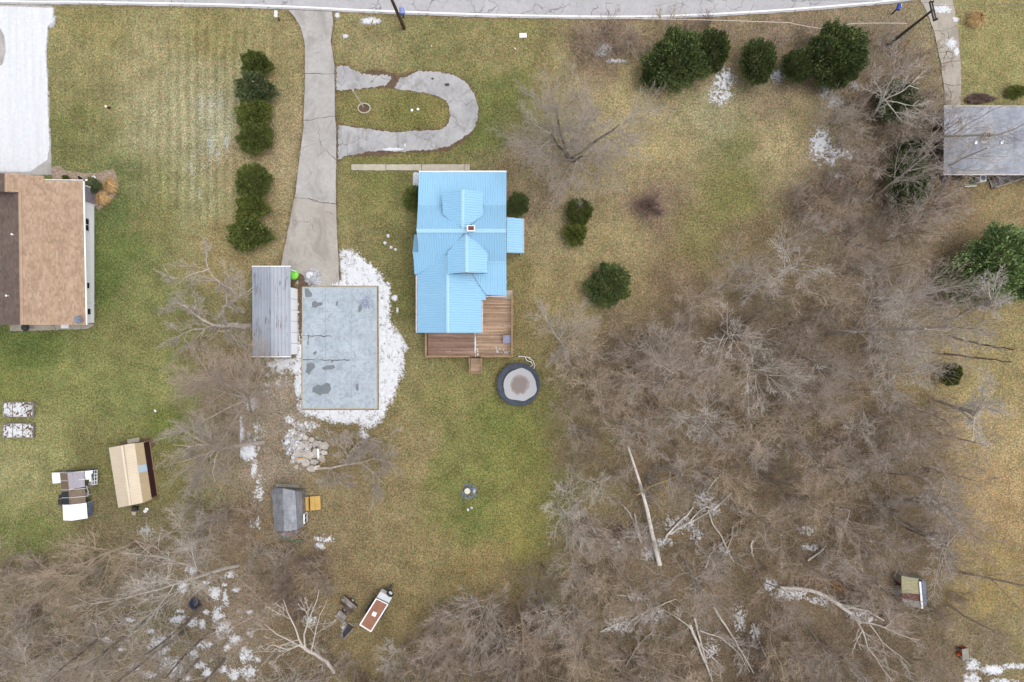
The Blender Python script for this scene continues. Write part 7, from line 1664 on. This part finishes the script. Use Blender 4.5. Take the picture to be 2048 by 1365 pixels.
# density of woodland litter 0..1
def woodiness(px, py):
    d = np.maximum.reduce([poly_dist(px, py, WOOD_R), poly_dist(px, py, WOOD_L), poly_dist(px, py, THICK)])
    return np.clip(.5 + (d + fbm(px / 40, py / 40, 61) * 120) / 90, 0, 1)
r, px, py, ok = field(230000, 1); wd = woodiness(px, py)
ok &= r.random(len(px)) < wd * .62 * np.where(in_poly(px, py, OPEN), .25, 1) * np.where(px < 620, .6, 1)
for x0, y0, x1, y1 in LOGL:
    tt = np.clip(((px - x0) * (x1 - x0) + (py - y0) * (y1 - y0)) / ((x1 - x0) ** 2 + (y1 - y0) ** 2), 0, 1); ok &= np.hypot(px - x0 - tt * (x1 - x0), py - y0 - tt * (y1 - y0)) > 7
px, py = px[ok], py[ok]; n = len(px); X = (px - 1024) * S; Y = (682.5 - py) * S
hgt = r.uniform(.25, 1.0, n) * r.uniform(.5, 1.3, n); a = r.uniform(0, 6.28, n); ln = r.uniform(.15, .9, n) * hgt
b0_ = np.stack([X, Y, np.zeros(n)], 1); d_ = np.stack([np.cos(a), np.sin(a), np.zeros(n)], 1); tip = b0_ + d_ * ln[:, None] + np.array([0, 0, 1]) * hgt[:, None]
sd_ = np.stack([-np.sin(a), np.cos(a), np.zeros(n)], 1) * .011; mid_ = (b0_ + tip) / 2 + r.normal(0, .08, (n, 3)); u_ = np.stack([np.zeros(n), np.zeros(n), np.ones(n)], 1) * .012 - d_ * .008
V = np.stack([b0_ - sd_, b0_ + sd_, mid_ + sd_, mid_ - sd_, mid_ + u_, tip], 1).reshape(-1, 3); q = np.arange(n)[:, None] * 6
F = np.concatenate([q + np.array([[0, 1, 4]]), q + np.array([[1, 2, 4]]), q + np.array([[0, 4, 3]]), q + np.array([[2, 5, 4]]), q + np.array([[3, 4, 5]]), q + np.array([[2, 3, 5]]), q + np.array([[0, 3, 2]])])
o = np_mesh('undergrowth', V, F, MAT['brush'], kind='stuff'); o['label'] = 'mass of thin leafless brush stems covering the woodland floor'
# leaves
r, px, py, ok = field(190000, 2); wd = woodiness(px, py); pat = np.clip(fbm(px / 30, py / 30, 19) * 3 + .35, 0, 1)
dens = .12 + .5 * pat * (px > 1000) + .12 * pat + .55 * wd
ok &= r.random(len(px)) < dens * .75
px, py = px[ok], py[ok]; n = len(px); X = (px - 1024) * S; Y = (682.5 - py) * S
a = r.uniform(0, 6.28, n); s_ = r.uniform(.022, .06, n); tl = r.normal(0, .35, (n, 2)); c = np.stack([X, Y, r.uniform(.02, .05, n)], 1)
e1 = np.stack([np.cos(a), np.sin(a), tl[:, 0]], 1) * s_[:, None]; e2 = np.stack([-np.sin(a), np.cos(a), tl[:, 1]], 1) * (s_ * .6)[:, None]
V = np.stack([c - e1, c + e2, c + e1, c - e2], 1).reshape(-1, 3); F = np.arange(n * 4).reshape(n, 4)
o = np_mesh('fallen_leaves', V, F, MAT['leaf'], kind='stuff'); o['label'] = 'scattered tan dead leaves over lawns and woodland floor'
# dry blades and tufts
r, px, py, ok = field(150000, 3); wd = woodiness(px, py); pat = np.clip(fbm(px / 18, py / 18, 29) * 3 + .5, 0.05, 1)
ok &= r.random(len(px)) < (1 - wd * .7) * pat
px, py = px[ok], py[ok]; n = len(px); X = (px - 1024) * S; Y = (682.5 - py) * S; a = r.uniform(0, 6.28, n); l = r.uniform(.06, .16, n)
b0_ = np.stack([X, Y, np.full(n, -.005)], 1); d_ = np.stack([np.cos(a), np.sin(a), np.zeros(n)], 1); sd_ = np.stack([-np.sin(a), np.cos(a), np.zeros(n)], 1) * .018
V = np.stack([b0_ - sd_, b0_ + sd_, b0_ + d_ * l[:, None] + np.array([0, 0, .07])], 1).reshape(-1, 3); F = np.arange(n * 3).reshape(n, 3)
o = np_mesh('grass_blades', V, F, MAT['tuft'], kind='stuff'); o['label'] = 'short dry grass blades standing out of the lawns'
